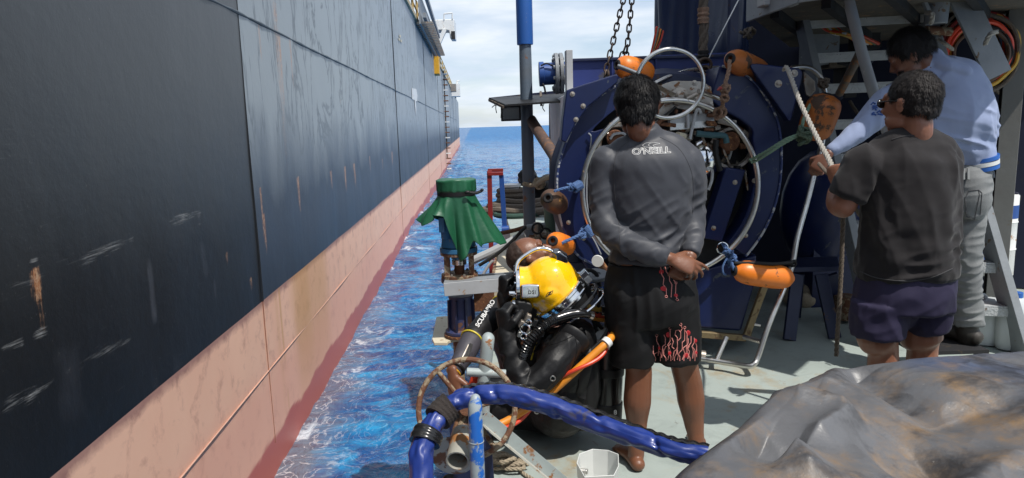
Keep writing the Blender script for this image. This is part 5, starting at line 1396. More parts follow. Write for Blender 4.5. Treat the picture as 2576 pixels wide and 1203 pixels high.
# ------------------------------------------------------------------ foreground: hand wheel, valve, posts, hose, bucket, tarp
def build_fore():
    D = 2.45
    t = thing('hand_wheel', P(1174, 1028, D), 'large rusty hand wheel with flaking pale paint at the boat edge', 'valve')
    ax_ = (FW * .93 + UP * -.10 + RT * .12).normalized()
    # ring with its own tilt: horizontally 258 px, vertically 234 px
    axw = (FW * .90 + UP * -.42 + RT * .02).normalized()
    c = P(1174, 1027, D); Rw = px(128, D)
    mb = MB(); mb.ring(c, axw, Rw, .0105, 80, 10); mb.build('wheel_rim', M['rustpale'], t)
    hubp = c + axw * .03
    u = RT; w = axw.cross(u).normalized(); u = w.cross(axw).normalized()
    if w.z < 0: w = -w
    for a in (128, 12, 245, -55):
        d = u * math.cos(R(a)) + w * math.sin(R(a))
        mb = MB(); mb.tube([hubp + d * .02, hubp + d * Rw * .5, c + d * Rw], .0095, 4, 10); mb.build('spoke', M['rustpale'], t)
    mb = MB(); mb.lathe(hubp, axw, [(.028, -.03), (.03, .03)], 16); mb.build('hub', M['rust'], t)
    v = thing('rusty_valve', P(1150, 1160, 2.3), 'rusty flanged pipe end pointing at the viewer below the hand wheel', 'pipe')
    a_ = P(1151, 1161, 2.22); d = (P(1178, 1040, 2.5) - a_).normalized()
    pax = (FW * .9 + UP * .25 + RT * .1).normalized()
    mb = MB(); mb.lathe(P(1140, 1150, 2.36), pax, [(.082, 0), (.082, .014)], 36); mb.build('flange', mat('flaking_flange', (.36, .40, .39), .55, 0, (.28, .31, .30), .7, 9, (.15, .08, .05), .40, 11, .2, 40), v, .002)
    mb = MB(); mb.lathe(a_, pax, [(.033, .14), (.033, .004), (.036, 0), (.041, .0), (.042, .14)], 30, False); mb.build('pipe_mouth', mat('rusty_grey_mouth', (.33, .34, .30), .6, 0, (.25, .22, .18), .7, 10, (.30, .13, .04), .42, 12, .3, 30), v)
    mb = MB(); mb.lathe(a_ + pax * .12, pax, [(.034, 0), (.034, .01)], 24); mb.build('pipe_inside', M['rust'], v)
    mb = MB(); mb.cyl(P(1150, 1130, 2.42), P(1172, 1030, 2.52), .036, .030); mb.build('valve_body', mat('greasy_rust', (.12, .07, .045), .35, .3, (.07, .045, .03), .7, 14, (.2, .1, .05), .3, 20, .3, 50), v)
    # posts
    p = thing('bent_post', P(1198, 1203, 2.2), 'short round post of flaking blue over grey paint beside the valve', 'post')
    q = P(1198, 1100, 2.2); zt = P(1198, 1003, 2.2).z; r = px(19.5, 2.2)
    mb = MB(); mb.loft([(q.x, q.y, -.0), (q.x, q.y, .3), (q.x, q.y, zt - .05), (q.x + .001, q.y + .003, zt - .02), (q.x + .002, q.y + .008, zt - .004)], [r, r, r, r * .93, r * .7], 28, None, 'round'); mb.build('post_body', M['bluegrey'], p)
    mb = MB(); mb.ring((q.x, q.y, zt - .15), UP, r * .99, .0018, 36, 6); mb.build('weld_ring', M['greypaint'], p)
    p = thing('boarding_post', P(1220, 1030, 2.75), 'taller pale grey round post with a short cross bar behind the hand wheel', 'post')
    mb = MB(); mb.tube([P(1216, 1240, 2.75), P(1216, 1000, 2.75), P(1220, 930, 2.75), P(1227, 862, 2.75), P(1228, 852, 2.77)], px(17, 2.75), 6, 24, 'round'); mb.build('post_body', M['greypaint'], p)
    mb = MB(); mb.cyl(P(1174, 936, 2.74), P(1273, 941, 2.74), px(11.5, 2.74)); mb.build('cross_bar', M['greypaint'], p, .003)
    mb = MB(); mb.tube([P(1190, 975, 2.8), P(1196, 955, 2.8), P(1204, 945, 2.8)], .022, 4, 10); o = mb.build('red_hose_end', M['red_hose']); tag(o, 'stub of orange red hose beside the grey cross bar', 'hose')
    # bracing angle irons
    b = thing('angle_brace', P(1424, 1203, 2.5), 'slanting grey angle iron brace streaked with rust running to the deck', 'brace')
    a0, a1 = P(1214, 1048, 2.42), P(1440, 1236, 2.55)
    mb = MB(); mb.beam(a0, a1, .006, .055, UP); mb.build('flange', M['greypaint'], b, .001)
    nrm = (a1 - a0).normalized().cross(UP).normalized()
    if nrm.dot(FW) > 0: nrm = -nrm
    mb = MB(); mb.beam(a0 - UP * .030 + nrm * .026, a1 - UP * .030 + nrm * .026, .052, .006, UP); mb.build('flange', mat('pale_brace', (.52, .52, .46), .6, 0, (.42, .41, .36), .7, 7, (.28, .16, .08), .25, 12, .15, 30), b)
    mb = MB(); mb.beam(P(1180, 1045, 2.6), P(1200, 1300, 2.6), .02, .16, RT); o = mb.build('stanchion_plate', M['navy_dull']); tag(o, 'dark blue torn steel plate behind the blue and grey post', 'plate')
    # rope heap
    rp = thing('rope_heap', G(1290, 1180), 'small heap of pale rope lying on the grey deck by the post', 'rope')
    rnd = random.Random(3)
    for k in range(6):
        cc = G(1272 + rnd.uniform(-12, 24), 1178 + rnd.uniform(-10, 18))
        pts = [cc + Vector((math.cos(a * PI / 4) * rnd.uniform(.03, .07), math.sin(a * PI / 4) * rnd.uniform(.02, .04), .014 + .012 * k * .8 + rnd.uniform(0, .01))) for a in range(9)]
        mb = rope_mb(MB(), pts, .0085); mb.build('rope_loop', M['rope'], rp)
    mb = rope_mb(MB(), [G(1290, 1168) + UP * .02, G(1325, 1160) + UP * .015, G(1338, 1166) + UP * .012, G(1322, 1174) + UP * .012, G(1300, 1172) + UP * .02, G(1315, 1195) + UP * .012, G(1345, 1215) + UP * .012], .0085); mb.build('rope_end', M['rope'], rp)
    # cut plastic container
    bk = thing('cut_container', G(1505, 1210), 'white plastic container with its top cut off standing on deck', 'container')
    zt = .19
    top = [(1450, 1165), (1457, 1141), (1490, 1129), (1530, 1132), (1556, 1142), (1557, 1172), (1545, 1196), (1470, 1200)]
    tp = [G(x, y, zt) for x, y in top]
    cen = sum(tp, Vector()) / len(tp)
    tp = [cen + (q_ - cen) * 1.0 for q_ in tp]
    bt = [Vector((cen.x + (q_.x - cen.x) * .88, cen.y + (q_.y - cen.y) * .88, .004)) for q_ in tp]
    inn = [cen + (q_ - cen) * .96 for q_ in tp]; inb = [Vector((cen.x + (q_.x - cen.x) * .84, cen.y + (q_.y - cen.y) * .84, .01)) for q_ in tp]
    n = 8; V_ = bt + tp + inn + inb
    fs = []
    for k in range(3): fs += [(k * n + i, k * n + (i + 1) % n, (k + 1) * n + (i + 1) % n, (k + 1) * n + i) for i in range(n)]
    fs += [tuple(range(n))[::-1], tuple(range(3 * n, 4 * n))]
    mb = MB(); mb.add(V_, fs); mb.build('shell', mat('frosted_plastic', (.66, .68, .66), .4, 0, (.55, .57, .56), .7, 8), bk, .002, smooth=True, ang=25)
    mb = MB(); q = P(1470, 1184, 2.62); mb.cyl(G(1458, 1184, .12), G(1478, 1187, .12), .012); mb.build('steel_fitting', M['steel'], bk, .002)
    # blue sheathed hose
    h = thing('sheathed_hose', P(1400, 1010, 2.3), 'thick hose wrapped in a shiny blue sleeve arching over the boat edge', 'hose')
    pts = [P(1072, 1300, 2.05), P(1062, 1203, 2.1), P(1064, 1130, 2.15), P(1082, 1082, 2.2), P(1110, 1042, 2.25), P(1150, 1010, 2.28), P(1205, 995, 2.28), P(1280, 997, 2.25), P(1360, 1015, 2.22), P(1440, 1042, 2.18), P(1530, 1076, 2.12), P(1620, 1110, 2.05), P(1700, 1135, 1.98), P(1780, 1150, 1.95)]
    path = smoothpath(pts, 26)
    L = len(path)
    fr = frame(path)
    seg = 40
    rad = np.interp(np.linspace(0, 1, L), [0, .2, .32, .45, .6, .75, .86, 1], [.042, .042, .039, .037, .036, .035, .032, .030])
    co = []
    for i, p_ in enumerate(path):
        for j in range(seg + 1):
            a = 2 * PI * j / seg
            co.append(p_ + (fr[i][1] * math.cos(a) + fr[i][2] * math.sin(a)) * rad[i])
    co = np.array([tuple(q_) for q_ in co]); P_ = np.array([tuple(path[i]) for i in range(L) for j in range(seg + 1)])
    ii = np.repeat(np.arange(L), seg + 1); aa = np.tile(np.arange(seg + 1) * 2 * PI / seg, L)
    n3 = np.stack([np.cos(aa) * 1.2 + 5, np.sin(aa) * 1.2 + 5, ii * .028], 1)
    w_ = vn(n3, 1.5, 2); w_ = 1 - 2 * np.abs(w_)
    n4 = np.stack([np.cos(aa) * 1.2 + 5, np.sin(aa) * 1.2 + 5 , ii * .05], 1)
    w2 = vn(n4, 2.3, 5)
    nn = co - P_; nn /= np.linalg.norm(nn, axis=1)[:, None]
    pin = np.zeros(len(ii))
    for i_, a_, w__ in ((70, 1.2, 3), (95, 4.2, 4), (128, 2.0, 3), (150, 5.2, 4), (176, .6, 3), (200, 3.4, 4), (228, 1.6, 3), (250, 4.8, 4), (282, 2.6, 3), (300, .2, 3)):
        da = np.angle(np.exp(1j * (aa - a_ - .05 * (ii - i_))))
        pin += np.exp(-((ii - i_ - 6 * np.sin(da)) / w__) ** 2) * np.exp(-(da / 1.1) ** 2)
    n5 = np.stack([np.cos(aa) * 1.2 + 5, np.sin(aa) * 1.2 + 5, ii * .012], 1)
    co = co + nn * (.0075 * vn(n5, 1.6, 14) + .0055 * w2 + .002 * w_ - .010 * pin)[:, None] - nn * np.abs(np.cos(aa - 1.2))[:, None] * .004
    me = gridmesh('hose_sleeve', co, L, seg + 1)
    hm = mat('shiny_blue_sleeve', (.014, .040, .24), .42, 0, (.009, .024, .14), .6, 7, (.05, .05, .10), .22, 9, .15, 16, coat=.12)
    link('hose_sleeve', me, hm, h)
    k0 = int(L * .40)
    mb = MB(); mb.loft([path[i] + (UP * .75 + FW * .35 + RT * .2).normalized() * (rad[i] + .003 + .002 * math.sin(i * .7)) for i in range(k0, L)], [(.005, .010)] * (L - k0), 8, UP, 'flat'); mb.build('black_seam', M['blackgloss'], h)
    def sleeve(i0, i1, m, nm, extra):
        mb = MB(); mb.loft([path[i] for i in range(i0, i1)], [rad[i] + extra + .001 * math.sin(i * .9) for i in range(i0, i1)], 30, None, 'flat'); mb.build(nm, m, h)
    fur = mat('black_fuzz', (.015, .012, .012), .95, 0, (.045, .035, .03), .8, 70, None, 0, 1, .8, 150)
    sleeve(int(L * .285), int(L * .36), fur, 'fuzzy_collar', .011)
    sleeve(int(L * .175), int(L * .225), M['blackgloss'], 'tape_wrap', .0105)
    # orange and red umbilical going to the diver
    ub = thing('umbilical', P(1450, 950, 2.8), 'yellow orange diver umbilical hose with a red hose twisted round it', 'hose')
    base = [P(1200, 1090, 2.7), P(1270, 1062, 2.75), P(1330, 1025, 2.78), P(1385, 988, 2.8), P(1440, 940, 2.8), P(1490, 895, 2.82), P(1530, 858, 2.85), P(1560, 820, 2.95)]
    mb = MB(); mb.tube(base, .0165, 8, 14); mb.build('yellow_hose', M['orange_hose'], ub)
    pth = smoothpath(base, 14); fr2 = frame(pth)
    mb = MB(); mb.loft([p_ + (fr2[i][1] * math.cos(i * .115 + .5) + fr2[i][2] * math.sin(i * .115 + .5)) * .026 for i, p_ in enumerate(pth)], .0085, 10); mb.build('red_hose', M['red_hose'], ub)
    for f_ in (.84,):
        i = int(len(pth) * f_); mb = MB(); mb.loft(pth[i - 2:i + 2], .024, 16); mb.build('white_tie', M['white'], ub)
    mb = MB(); mb.tube([P(1545, 800, 2.95), P(1510, 860, 2.9), P(1455, 905, 2.86), P(1395, 930, 2.82)], .009, 6, 8); mb.build('black_hose', M['black'], ub)
build_fore()

def build_tarp():
    zt = .74
    A_, B_ = G(1648, 1192, zt), G(2090, 893, zt)
    C_ = B_ + Vector((1.9, .15, 0)); D_ = Vector((C_.x + .2, A_.y - .75, zt)); E_ = Vector((A_.x - .02, A_.y - .55, zt))
    poly = [A_, B_, C_, D_, E_]
    cen = Vector((A_.x + .95, (A_.y + B_.y) / 2 - .1, zt))
    na, nt_ = 900, 230
    an = np.linspace(-PI, PI, na)
    Rb = np.full(na, 1e9)
    for p, q in zip(poly, poly[1:] + poly[:1]):
        e = q - p; nx, ny = e.y, -e.x
        l = math.hypot(nx, ny); nx, ny = nx / l, ny / l
        dist = (p.x - cen.x) * nx + (p.y - cen.y) * ny
        if dist < 0: nx, ny, dist = -nx, -ny, -dist
        den = np.cos(an) * nx + np.sin(an) * ny
        r = np.where(den > 1e-3, dist / np.maximum(den, 1e-3), 1e9)
        Rb = np.minimum(Rb, r)
    # soften the corners
    ker = np.hanning(41); ker /= ker.sum()
    Rb = np.convolve(np.concatenate([Rb[-40:], Rb, Rb[:40]]), ker, 'same')[40:-40]
    s = np.linspace(0, 1, nt_)
    top = np.clip(s / .72, 0, 1) ** .85
    side = np.clip((s - .72) / .28, 0, 1)
    AN, TP = np.meshgrid(an, top, indexing='ij'); _, SD = np.meshgrid(an, side, indexing='ij')
    RB = np.repeat(Rb[:, None], nt_, 1)
    rad = RB * TP
    x = cen.x + np.cos(AN) * rad; y = cen.y + np.sin(AN) * rad
    # rounded shoulder then down the side with folds
    sh = np.clip((RB - rad) / .10, 0, 1)
    z = zt - .035 * (1 - sh) ** 2 - SD * (zt - .06) 
    fl = SD * .10 + .045 * SD * np.sin(AN * 23 + 3 * np.sin(AN * 5)) + .012 * np.sin(SD * 9 + AN * 12) * (SD > 0)
    x += np.cos(AN) * fl; y += np.sin(AN) * fl
    p = np.stack([x.ravel(), y.ravel(), z.ravel()], 1)
    def ridge(q, sc, sd_): return 1 - 2 * np.abs(vn(q, sc, sd_))
    warp = np.stack([vn(p, 1.7, 11), vn(p, 1.7, 12), p[:, 2] * 0], 1) * .22
    q = p + warp
    d1 = np.array([.8, .6, 1]); 
    def crease(q_, sc, sd_, pw=1.6): return np.clip(1 - 2.2 * np.abs(vn(q_, sc, sd_)), 0, 1) ** pw
    A1 = np.array([[.9, -.35, 0], [.45, 1.5, 0], [0, 0, 1.]]); A2 = np.array([[.4, 1.3, 0], [-1.1, .45, 0], [0, 0, 1.]])
    patch = np.clip(.5 + vn(p, 1.6, 30), .15, 1)
    h = .040 * vn(q, 2.3, 21) + .032 * crease(q @ A1, 1.7, 22, 1.6) * patch + .020 * crease(q @ A2, 2.8, 23, 1.6) * np.clip(.6 + vn(p, 2.2, 31), 0, 1) - .02 * crease(q @ A2, 2.1, 33, 1.6) + .014 * crease(q @ A1, 6.0, 25) * patch + .004 * crease(q @ A2, 11, 27) + .0012 * vn(q, 30, 24)
    def fold(pa, pb, w_, am):
        """a soft fold running between two points of the cover"""
        a_, b_ = G(*pa, zt), G(*pb, zt); d_ = b_ - a_; L_ = d_.length; d_ /= L_
        ux = (p[:, 0] - a_.x) * d_.x + (p[:, 1] - a_.y) * d_.y; uy = -(p[:, 0] - a_.x) * d_.y + (p[:, 1] - a_.y) * d_.x
        uy = uy + .03 * vn(p, 3., 41)
        k_ = np.clip(np.minimum(ux, L_ - ux) / (.3 * L_) + .4, 0, 1)
        return .8 * am * k_ * np.exp(-np.abs(uy / (w_ * 1.2)) ** 1.6)
    h += fold((2120, 890), (2330, 985), .05, -.07) + fold((2095, 890), (2060, 960), .05, .05) + fold((1980, 985), (2150, 1010), .035, .05) + fold((2150, 1010), (2050, 1090), .03, .05) + fold((2200, 1095), (2380, 1080), .07, -.07) + fold((1890, 1080), (2000, 1110), .07, -.08) + fold((2000, 1110), (2060, 1190), .04, .05) + fold((2300, 1010), (2576, 985), .05, -.05) + fold((2380, 1150), (2560, 1085), .05, .05)
    edge = np.clip((1 - TP.ravel()) / .12, .25, 1)
    h = (h - .03) * edge
    tf = 1 - SD.ravel()
    p[:, 2] += h * (.35 + .65 * tf) - .01
    p[:, 0] += np.cos(AN.ravel()) * h * (1 - tf); p[:, 1] += np.sin(AN.ravel()) * h * (1 - tf)
    # raised crest near the left corner, a hollow towards the middle
    p[:, 2] += .05 * np.exp(-(((p[:, 0] - G(2000, 985, zt).x) / .28) ** 2 + ((p[:, 1] - G(2000, 985, zt).y) / .16) ** 2)) * tf
    p[:, 2] = np.maximum(p[:, 2], .02)
    me = gridmesh('covering_tarp', p, na, nt_)
    m, nt, b = newmat('stained_grey_tarp')
    tc = N(nt, 'ShaderNodeTexCoord'); v = tc.outputs['Object']
    a = noisetex(nt, v, 2.2, 8, .66, .15); a2 = noisetex(nt, v, 6., 9, .7, .2)
    c = mixc(nt, a, (.050, .050, .053), (.145, .148, .157))
    c = mixc(nt, ramp(nt, noisetex(nt, v, 1.4, 4, .5, .6), .5, .66), c, (.055, .072, .12))
    st = mth(nt, 'MULTIPLY', ramp(nt, noisetex(nt, v, 2.4, 10, .74, .2), .47, .60), ramp(nt, a2, .40, .60))
    c = mixc(nt, mth(nt, 'MULTIPLY', st, .92), c, (.20, .125, .060))
    s2 = N(nt, 'ShaderNodeSeparateXYZ'); nt.links.new(v, s2.inputs[0])
    c = mixc(nt, mth(nt, 'MULTIPLY', ramp(nt, noisetex(nt, v, 3.0, 8, .68, .2), .50, .60), .75), c, (.022, .022, .025))
    c = mixc(nt, mth(nt, 'MULTIPLY', ramp(nt, noisetex(nt, v, 40., 4, .6), .70, .74), .5), c, (.35, .33, .30))
    nt.links.new(c, b.inputs['Base Color'])
    nt.links.new(ramp(nt, a2, .3, .7, .34, .58), b.inputs['Roughness'])
    b.inputs['Specular IOR Level'].default_value = .55
    bn = N(nt, 'ShaderNodeBump'); bn.inputs['Strength'].default_value = .35; bn.inputs['Distance'].default_value = .012
    nt.links.new(noisetex(nt, v, 14., 8, .65, .2), bn.inputs['Height']); nt.links.new(bn.outputs[0], b.inputs['Normal'])
    o = link('covering_tarp', me, m)
    tag(o, 'big wrinkled grey tarpaulin with brown stains over the gear at lower right', 'tarpaulin')
build_tarp()
# ------------------------------------------------------------------ figure building
def bvh_of(me):
    return BVHTree.FromPolygons([v.co for v in me.vertices], [tuple(p.vertices) for p in me.polygons])
def hit(bvh, x, y, off=.0015):
    r = ray(x, y)
    loc, nrm, i, d = bvh.ray_cast(CAM, r)
    if loc is None: return None
    if nrm.dot(r) > 0: nrm = -nrm
    return loc + nrm * off
def line_on(bvh, pts, r, mb, off=.001):
    """a raised printed line following the garment"""
    q = []
    for a, b in zip(pts, pts[1:]):
        n = max(1, int(math.hypot(b[0] - a[0], b[1] - a[1]) / 4))
        q += [(a[0] + (b[0] - a[0]) * i / n, a[1] + (b[1] - a[1]) * i / n) for i in range(n)]
    q.append(pts[-1])
    w = [hit(bvh, *p, off) for p in q]
    w = [p for p in w if p is not None]
    if len(w) > 1: mb.loft(w, r, 5, None, 'flat')
def text_on(s, bvh, x, y, h, ang, m, parent, name='print', outline=False, sx=1., shear=0., spacing=1.):
    cu = bpy.data.curves.new('txt', 'FONT'); cu.body = s; cu.size = 1; cu.align_x = 'CENTER'; cu.align_y = 'CENTER'; cu.shear = shear; cu.space_character = spacing
    if outline: cu.fill_mode = 'NONE'; cu.bevel_depth = .034; cu.bevel_resolution = 0; cu.offset = .02
    else: cu.extrude = .004; cu.offset = .022
    cu.resolution_u = 4
    o = bpy.data.objects.new('txt', cu); C.objects.link(o)
    me = bpy.data.meshes.new_from_object(o.evaluated_get(bpy.context.evaluated_depsgraph_get())); bpy.data.objects.remove(o)
    me.materials.clear()
    if len(me.vertices) == 0: return None
    bm = bmesh.new(); bm.from_mesh(me)
    if not outline: bmesh.ops.subdivide_edges(bm, edges=[e for e in bm.edges if e.calc_length() > .12], cuts=2)
    ca, sa = math.cos(ang), math.sin(ang)
    last = None
    for v in bm.verts:
        X, Y = v.co.x * h * sx, v.co.y * h
        p = hit(bvh, x + X * ca - Y * sa, y - X * sa - Y * ca, (.0012 + v.co.z * .03) if outline else (.0030 + v.co.z * .2))
        if p is None: p = last or Vector((0, 0, -5))
        v.co = p; last = p
    bm.to_mesh(me); bm.free()
    return link(name, me, m, parent)
def LM(mbs, pts, rad, ref=None, caps='round', n=6, seg=20):
    """the same limb in several volumes, each with its own extra thickness; pts are (px, px, depth) or vectors"""
    q = [p if isinstance(p, Vector) else P(*p) for p in pts]
    path = smoothpath(q, n)
    # radii eased along the path
    k = len(rad); rr = [r if isinstance(r, tuple) else (r, r) for r in rad]
    out = []
    for i in range(len(path)):
        t = i / (len(path) - 1) * (k - 1); a = min(int(t), k - 2); f = t - a; f = f * f * (3 - 2 * f) * .6 + f * .4
        out.append((rr[a][0] + (rr[a + 1][0] - rr[a][0]) * f, rr[a][1] + (rr[a + 1][1] - rr[a][1]) * f))
    for mb, off in mbs:
        k_ = len(path)
        mb.loft(path, None, seg, ref, caps) if False else _loftr(mb, path, [(a + off, b + off) for a, b in out], seg, ref, caps)
    return path
def _loftr(mb, path, rr, seg, ref, caps):
    prev = None; rings = []
    n = len(path)
    for i in range(n):
        t = (path[min(i + 1, n - 1)] - path[max(i - 1, 0)]).normalized()
        if ref is not None: u = Vector(ref)
        elif prev is None: u = RT.copy() if abs(t.dot(RT)) < .9 else FW.copy()
        else: u = prev
        u = (u - t * u.dot(t)).normalized(); prev = u
        rings.append((path[i], t, u, t.cross(u), rr[i]))
    if caps == 'round':
        def ex(r, sg):
            p, t, u, w, (a, b) = r; m = min(a, b)
            return [(p + t * sg * m * math.sin(R(k)), t, u, w, (a * math.cos(R(k)), b * math.cos(R(k)))) for k in (30, 60, 82)]
        rings = ex(rings[0], -1)[::-1] + rings + ex(rings[-1], 1)
    k = len(mb.v)
    for p, t, u, w, (a, b) in rings:
        for j in range(seg):
            an = 2 * PI * j / seg; mb.v.append(p + u * math.cos(an) * a + w * math.sin(an) * b)
    m = len(rings)
    for i in range(m - 1):
        for j in range(seg):
            j2 = (j + 1) % seg; mb.f.append((k + i * seg + j, k + i * seg + j2, k + (i + 1) * seg + j2, k + (i + 1) * seg + j))
    mb.f.append(tuple(k + j for j in range(seg))[::-1]); mb.f.append(tuple(k + (m - 1) * seg + j for j in range(seg)))
def hand(mb, wrist, d, nrm, thumb, s=1., curl=(25, 30, 35, 40), curl2=(25, 30, 30, 30), spread=.0, tc=20, off=0.):
    """d: towards the fingers, nrm: out of the back of the hand, thumb: towards the thumb side"""
    d = Vector(d).normalized(); nrm = Vector(nrm); nrm = (nrm - d * nrm.dot(d)).normalized()
    th = nrm.cross(d); th = th if th.dot(Vector(thumb)) > 0 else -th
    w = Vector(wrist)
    kn = w + d * .088 * s
    _loftr(mb, [w - d * .02 * s, w + d * .01 * s, w + d * .04 * s, w + d * .07 * s, kn], [((.026 + off) * s, (.019 + off) * s), ((.029 + off) * s, (.018 + off) * s), ((.038 + off) * s, (.017 + off) * s), ((.041 + off) * s, (.015 + off) * s), ((.040 + off) * s, (.012 + off) * s)], 16, th, 'round')
    L = ((.042, .026, .021), (.047, .030, .023), (.043, .028, .022), (.034, .021, .019))
    for i in range(4):
        p = kn + th * (.028 - .0187 * i) * s - d * (.004, .0, .003, .011)[i] * s
        a = 0; dd = (d + th * spread * (1.5 - i)).normalized()
        pts = [p - d * .02 * s, p]; rr = [.0095, .0098]
        for k in range(3):
            a += R((curl[i] * (.9, 1.0, .6)[k]) if k == 0 else curl2[i])
            v = dd * math.cos(a) - nrm * math.sin(a)
            p = p + v * L[i][k] * s; pts.append(p); rr.append((.0090, .0082, .0066)[k])
        r0 = (1., 1., .97, .88)[i]
        _loftr(mb, pts, [((r * r0 + off) * s, (r * r0 + off) * s) for r in rr], 10, th, 'round')
    p = w + d * .025 * s + th * .026 * s - nrm * .004
    v1 = (d * .62 + th * .72 - nrm * .25).normalized()
    q1 = p + v1 * .042 * s
    v2 = (d * (.9 - tc / 90) + th * (.35 - tc / 80) - nrm * (.3 + tc / 60)).normalized(); q2 = q1 + v2 * .032 * s
    v3 = (v2 + (-nrm * .2 - th * .2)).normalized(); q3 = q2 + v3 * .024 * s
    _loftr(mb, [p, q1, q2, q3], [((r + off) * s, (r + off) * s) for r in (.0165, .0125, .0105, .0080)], 10, nrm, 'round')
class Head:
    def __init__(h, c, fwd, up, s=1.):
        h.c = Vector(c); f = Vector(fwd).normalized(); u = Vector(up); u = (u - f * u.dot(f)).normalized(); r = f.cross(u)
        h.M = Matrix((r, f, u)).transposed(); h.s = s
    def p(h, x, y, z): return h.c + h.M @ (Vector((x, y, z)) * h.s)
    def e(h, mb, c, r): mb.ell(h.p(*c), tuple(q * h.s for q in r), h.M, 24, 16)
    def build(h, mb, neck=None, nr=.056, full=.0):
        e = h.e
        e(mb, (0, -.012, .022), (.075, .094, .086))
        e(mb, (0, .018, -.010), (.068, .074, .078))
        e(mb, (0, .030, -.055), (.054 + full, .056, .052))
        e(mb, (0, .062, -.088), (.026, .022, .020))
        e(mb, (0, .070, .032), (.052, .022, .020))
        for s in (-1, 1):
            e(mb, (s * .032, .068, -.022), (.024, .018, .020))
            e(mb, (s * .045, .030, -.065), (.020, .04, .028))
            e(mb, (s * .076, -.004, -.006), (.006, .018, .030))
            e(mb, (s * .080, -.010, .008), (.008, .016, .016))
            e(mb, (s * .010, .094, -.026), (.009, .012, .008))
            e(mb, (s * .030, .083, .020), (.020, .010, .006))
        _loftr(mb, [h.p(0, .082, .014), h.p(0, .094, -.005), h.p(0, .106, -.022), h.p(0, .096, -.031)], [(.008 * h.s,) * 2, (.0095 * h.s,) * 2, (.0125 * h.s,) * 2, (.010 * h.s,) * 2], 12, None, 'round')
        e(mb, (0, .084, -.052), (.024, .012, .006)); e(mb, (0, .083, -.063), (.020, .012, .007))
        if neck is not None: LM([(mb, 0)], [h.p(0, -.022, -.045), h.p(0, -.03, -.085), neck], [nr * .92, nr * .95, nr * 1.15], None, 'round', 5)
    def hair(h, parent, m, thick=1., top=.0, strands=6000, length=.02, seed=1, whorl=(0, -.06, .10), low=-.045, keep=None, base=True, name='hair'):
        mb = MB(); t = thick
        h.e(mb, (0, -.018, .028), (.079 + .005 * t, .094 + .005 * t, .086 + .007 * t + top))
        h.e(mb, (0, -.045, -.020), (.070 + .004 * t, .056 + .004 * t, .055))
        if low < -.06: h.e(mb, (0, -.046, low + .022), (.060, .048, .040))
        inv = h.M.transposed()
        sd_ = seed
        def wr(v, n):
            return (.0022 * vn(v, 70, sd_) + .003 * vn(v, 28, sd_ + 1) * t)
        me = remesh(mb, name, .0045, 2, wr)
        bm = bmesh.new(); bm.from_mesh(me)
        kill = []
        for f in bm.faces:
            l = inv @ (f.calc_center_median() - h.c) / h.s
            front = l.y > .045 + .035 * max(0, (l.z - .03)) / .08 and l.z < .062
            temple = l.y > -.002 and l.z < .012
            lowc = l.z < low + .01 * math.sin(l.x * 90)
            if front or temple or lowc or (keep and not keep(l)): kill.append(f)
        bmesh.ops.delete(bm, geom=kill, context='FACES')
        rnd = random.Random(seed); W_ = Vector(whorl)
        fs = [f for f in bm.faces]; bmv = []
        ar = np.cumsum([f.calc_area() for f in fs])
        for k in range(strands):
            f = fs[min(int(np.searchsorted(ar, rnd.random() * ar[-1])), len(fs) - 1)]
            c_ = f.calc_center_median() + Vector((rnd.uniform(-1, 1), rnd.uniform(-1, 1), rnd.uniform(-1, 1))) * .003
            n_ = f.normal
            l = inv @ (c_ - h.c) / h.s
            fl = h.M @ (l - W_); fl = fl + h.M @ Vector((0, 0, -.6)) * .06
            fl = (fl - n_ * fl.dot(n_))
            if fl.length < 1e-5: continue
            fl.normalize()
            jit = Vector((rnd.gauss(0, .2), rnd.gauss(0, .2), rnd.gauss(0, .2)))
            ln = length * rnd.uniform(.6, 1.3)
            d1 = (fl + n_ * .45 * rnd.random() + jit).normalized(); d2 = (fl + jit * .6 + Vector((0, 0, -.15))).normalized()
            w_ = d1.cross(n_).normalized() * .0011
            bmv.append((c_, d1, d2, ln, w_))
        for c_, d1, d2, ln, w_ in bmv:
            a = bm.verts.new(c_ - w_); b = bm.verts.new(c_ + w_); m1 = c_ + d1 * ln * .5
            a2 = bm.verts.new(m1 - w_ * .8); b2 = bm.verts.new(m1 + w_ * .8); e_ = bm.verts.new(m1 + d2 * ln * .5)
            bm.faces.new((a, b, b2, a2)); bm.faces.new((a2, b2, e_))
        bm.to_mesh(me); bm.free()
        me.polygons.foreach_set('use_smooth', [True] * len(me.polygons))
        return link(name, me, m, parent)
def folds(v, dirv, across, along, seed, sharp=True):
    """creases running along dirv"""
    d = np.array(Vector(dirv).normalized()); a = np.array(UP.cross(Vector(dirv)).normalized() if abs(Vector(dirv).normalized().z) < .95 else RT)
    b = np.cross(d, a)
    w = vn(v, 3.0, seed + 5)[:, None] * a * .05
    v = v + w
    q = np.stack([v @ d * along, v @ a * across, v @ b * across], 1)
    n = vn(q, 1., seed)
    return (1 - 2 * np.abs(n)) if sharp else n
def near(v, p, r):
    return np.exp(-(np.linalg.norm(v - np.array(p), axis=1) / r) ** 2)
def cloth(name, col, col2, rough=.75, weave=260, sheen=0.):
    m = mat(name, col, rough, 0, col2, .7, 5, None, 0, 1, .10, weave)
    m.node_tree.nodes['Principled BSDF'].inputs['Specular IOR Level'].default_value = .3
    if sheen: m.node_tree.nodes['Principled BSDF'].inputs['Sheen Weight'].default_value = sheen * .35
    return m

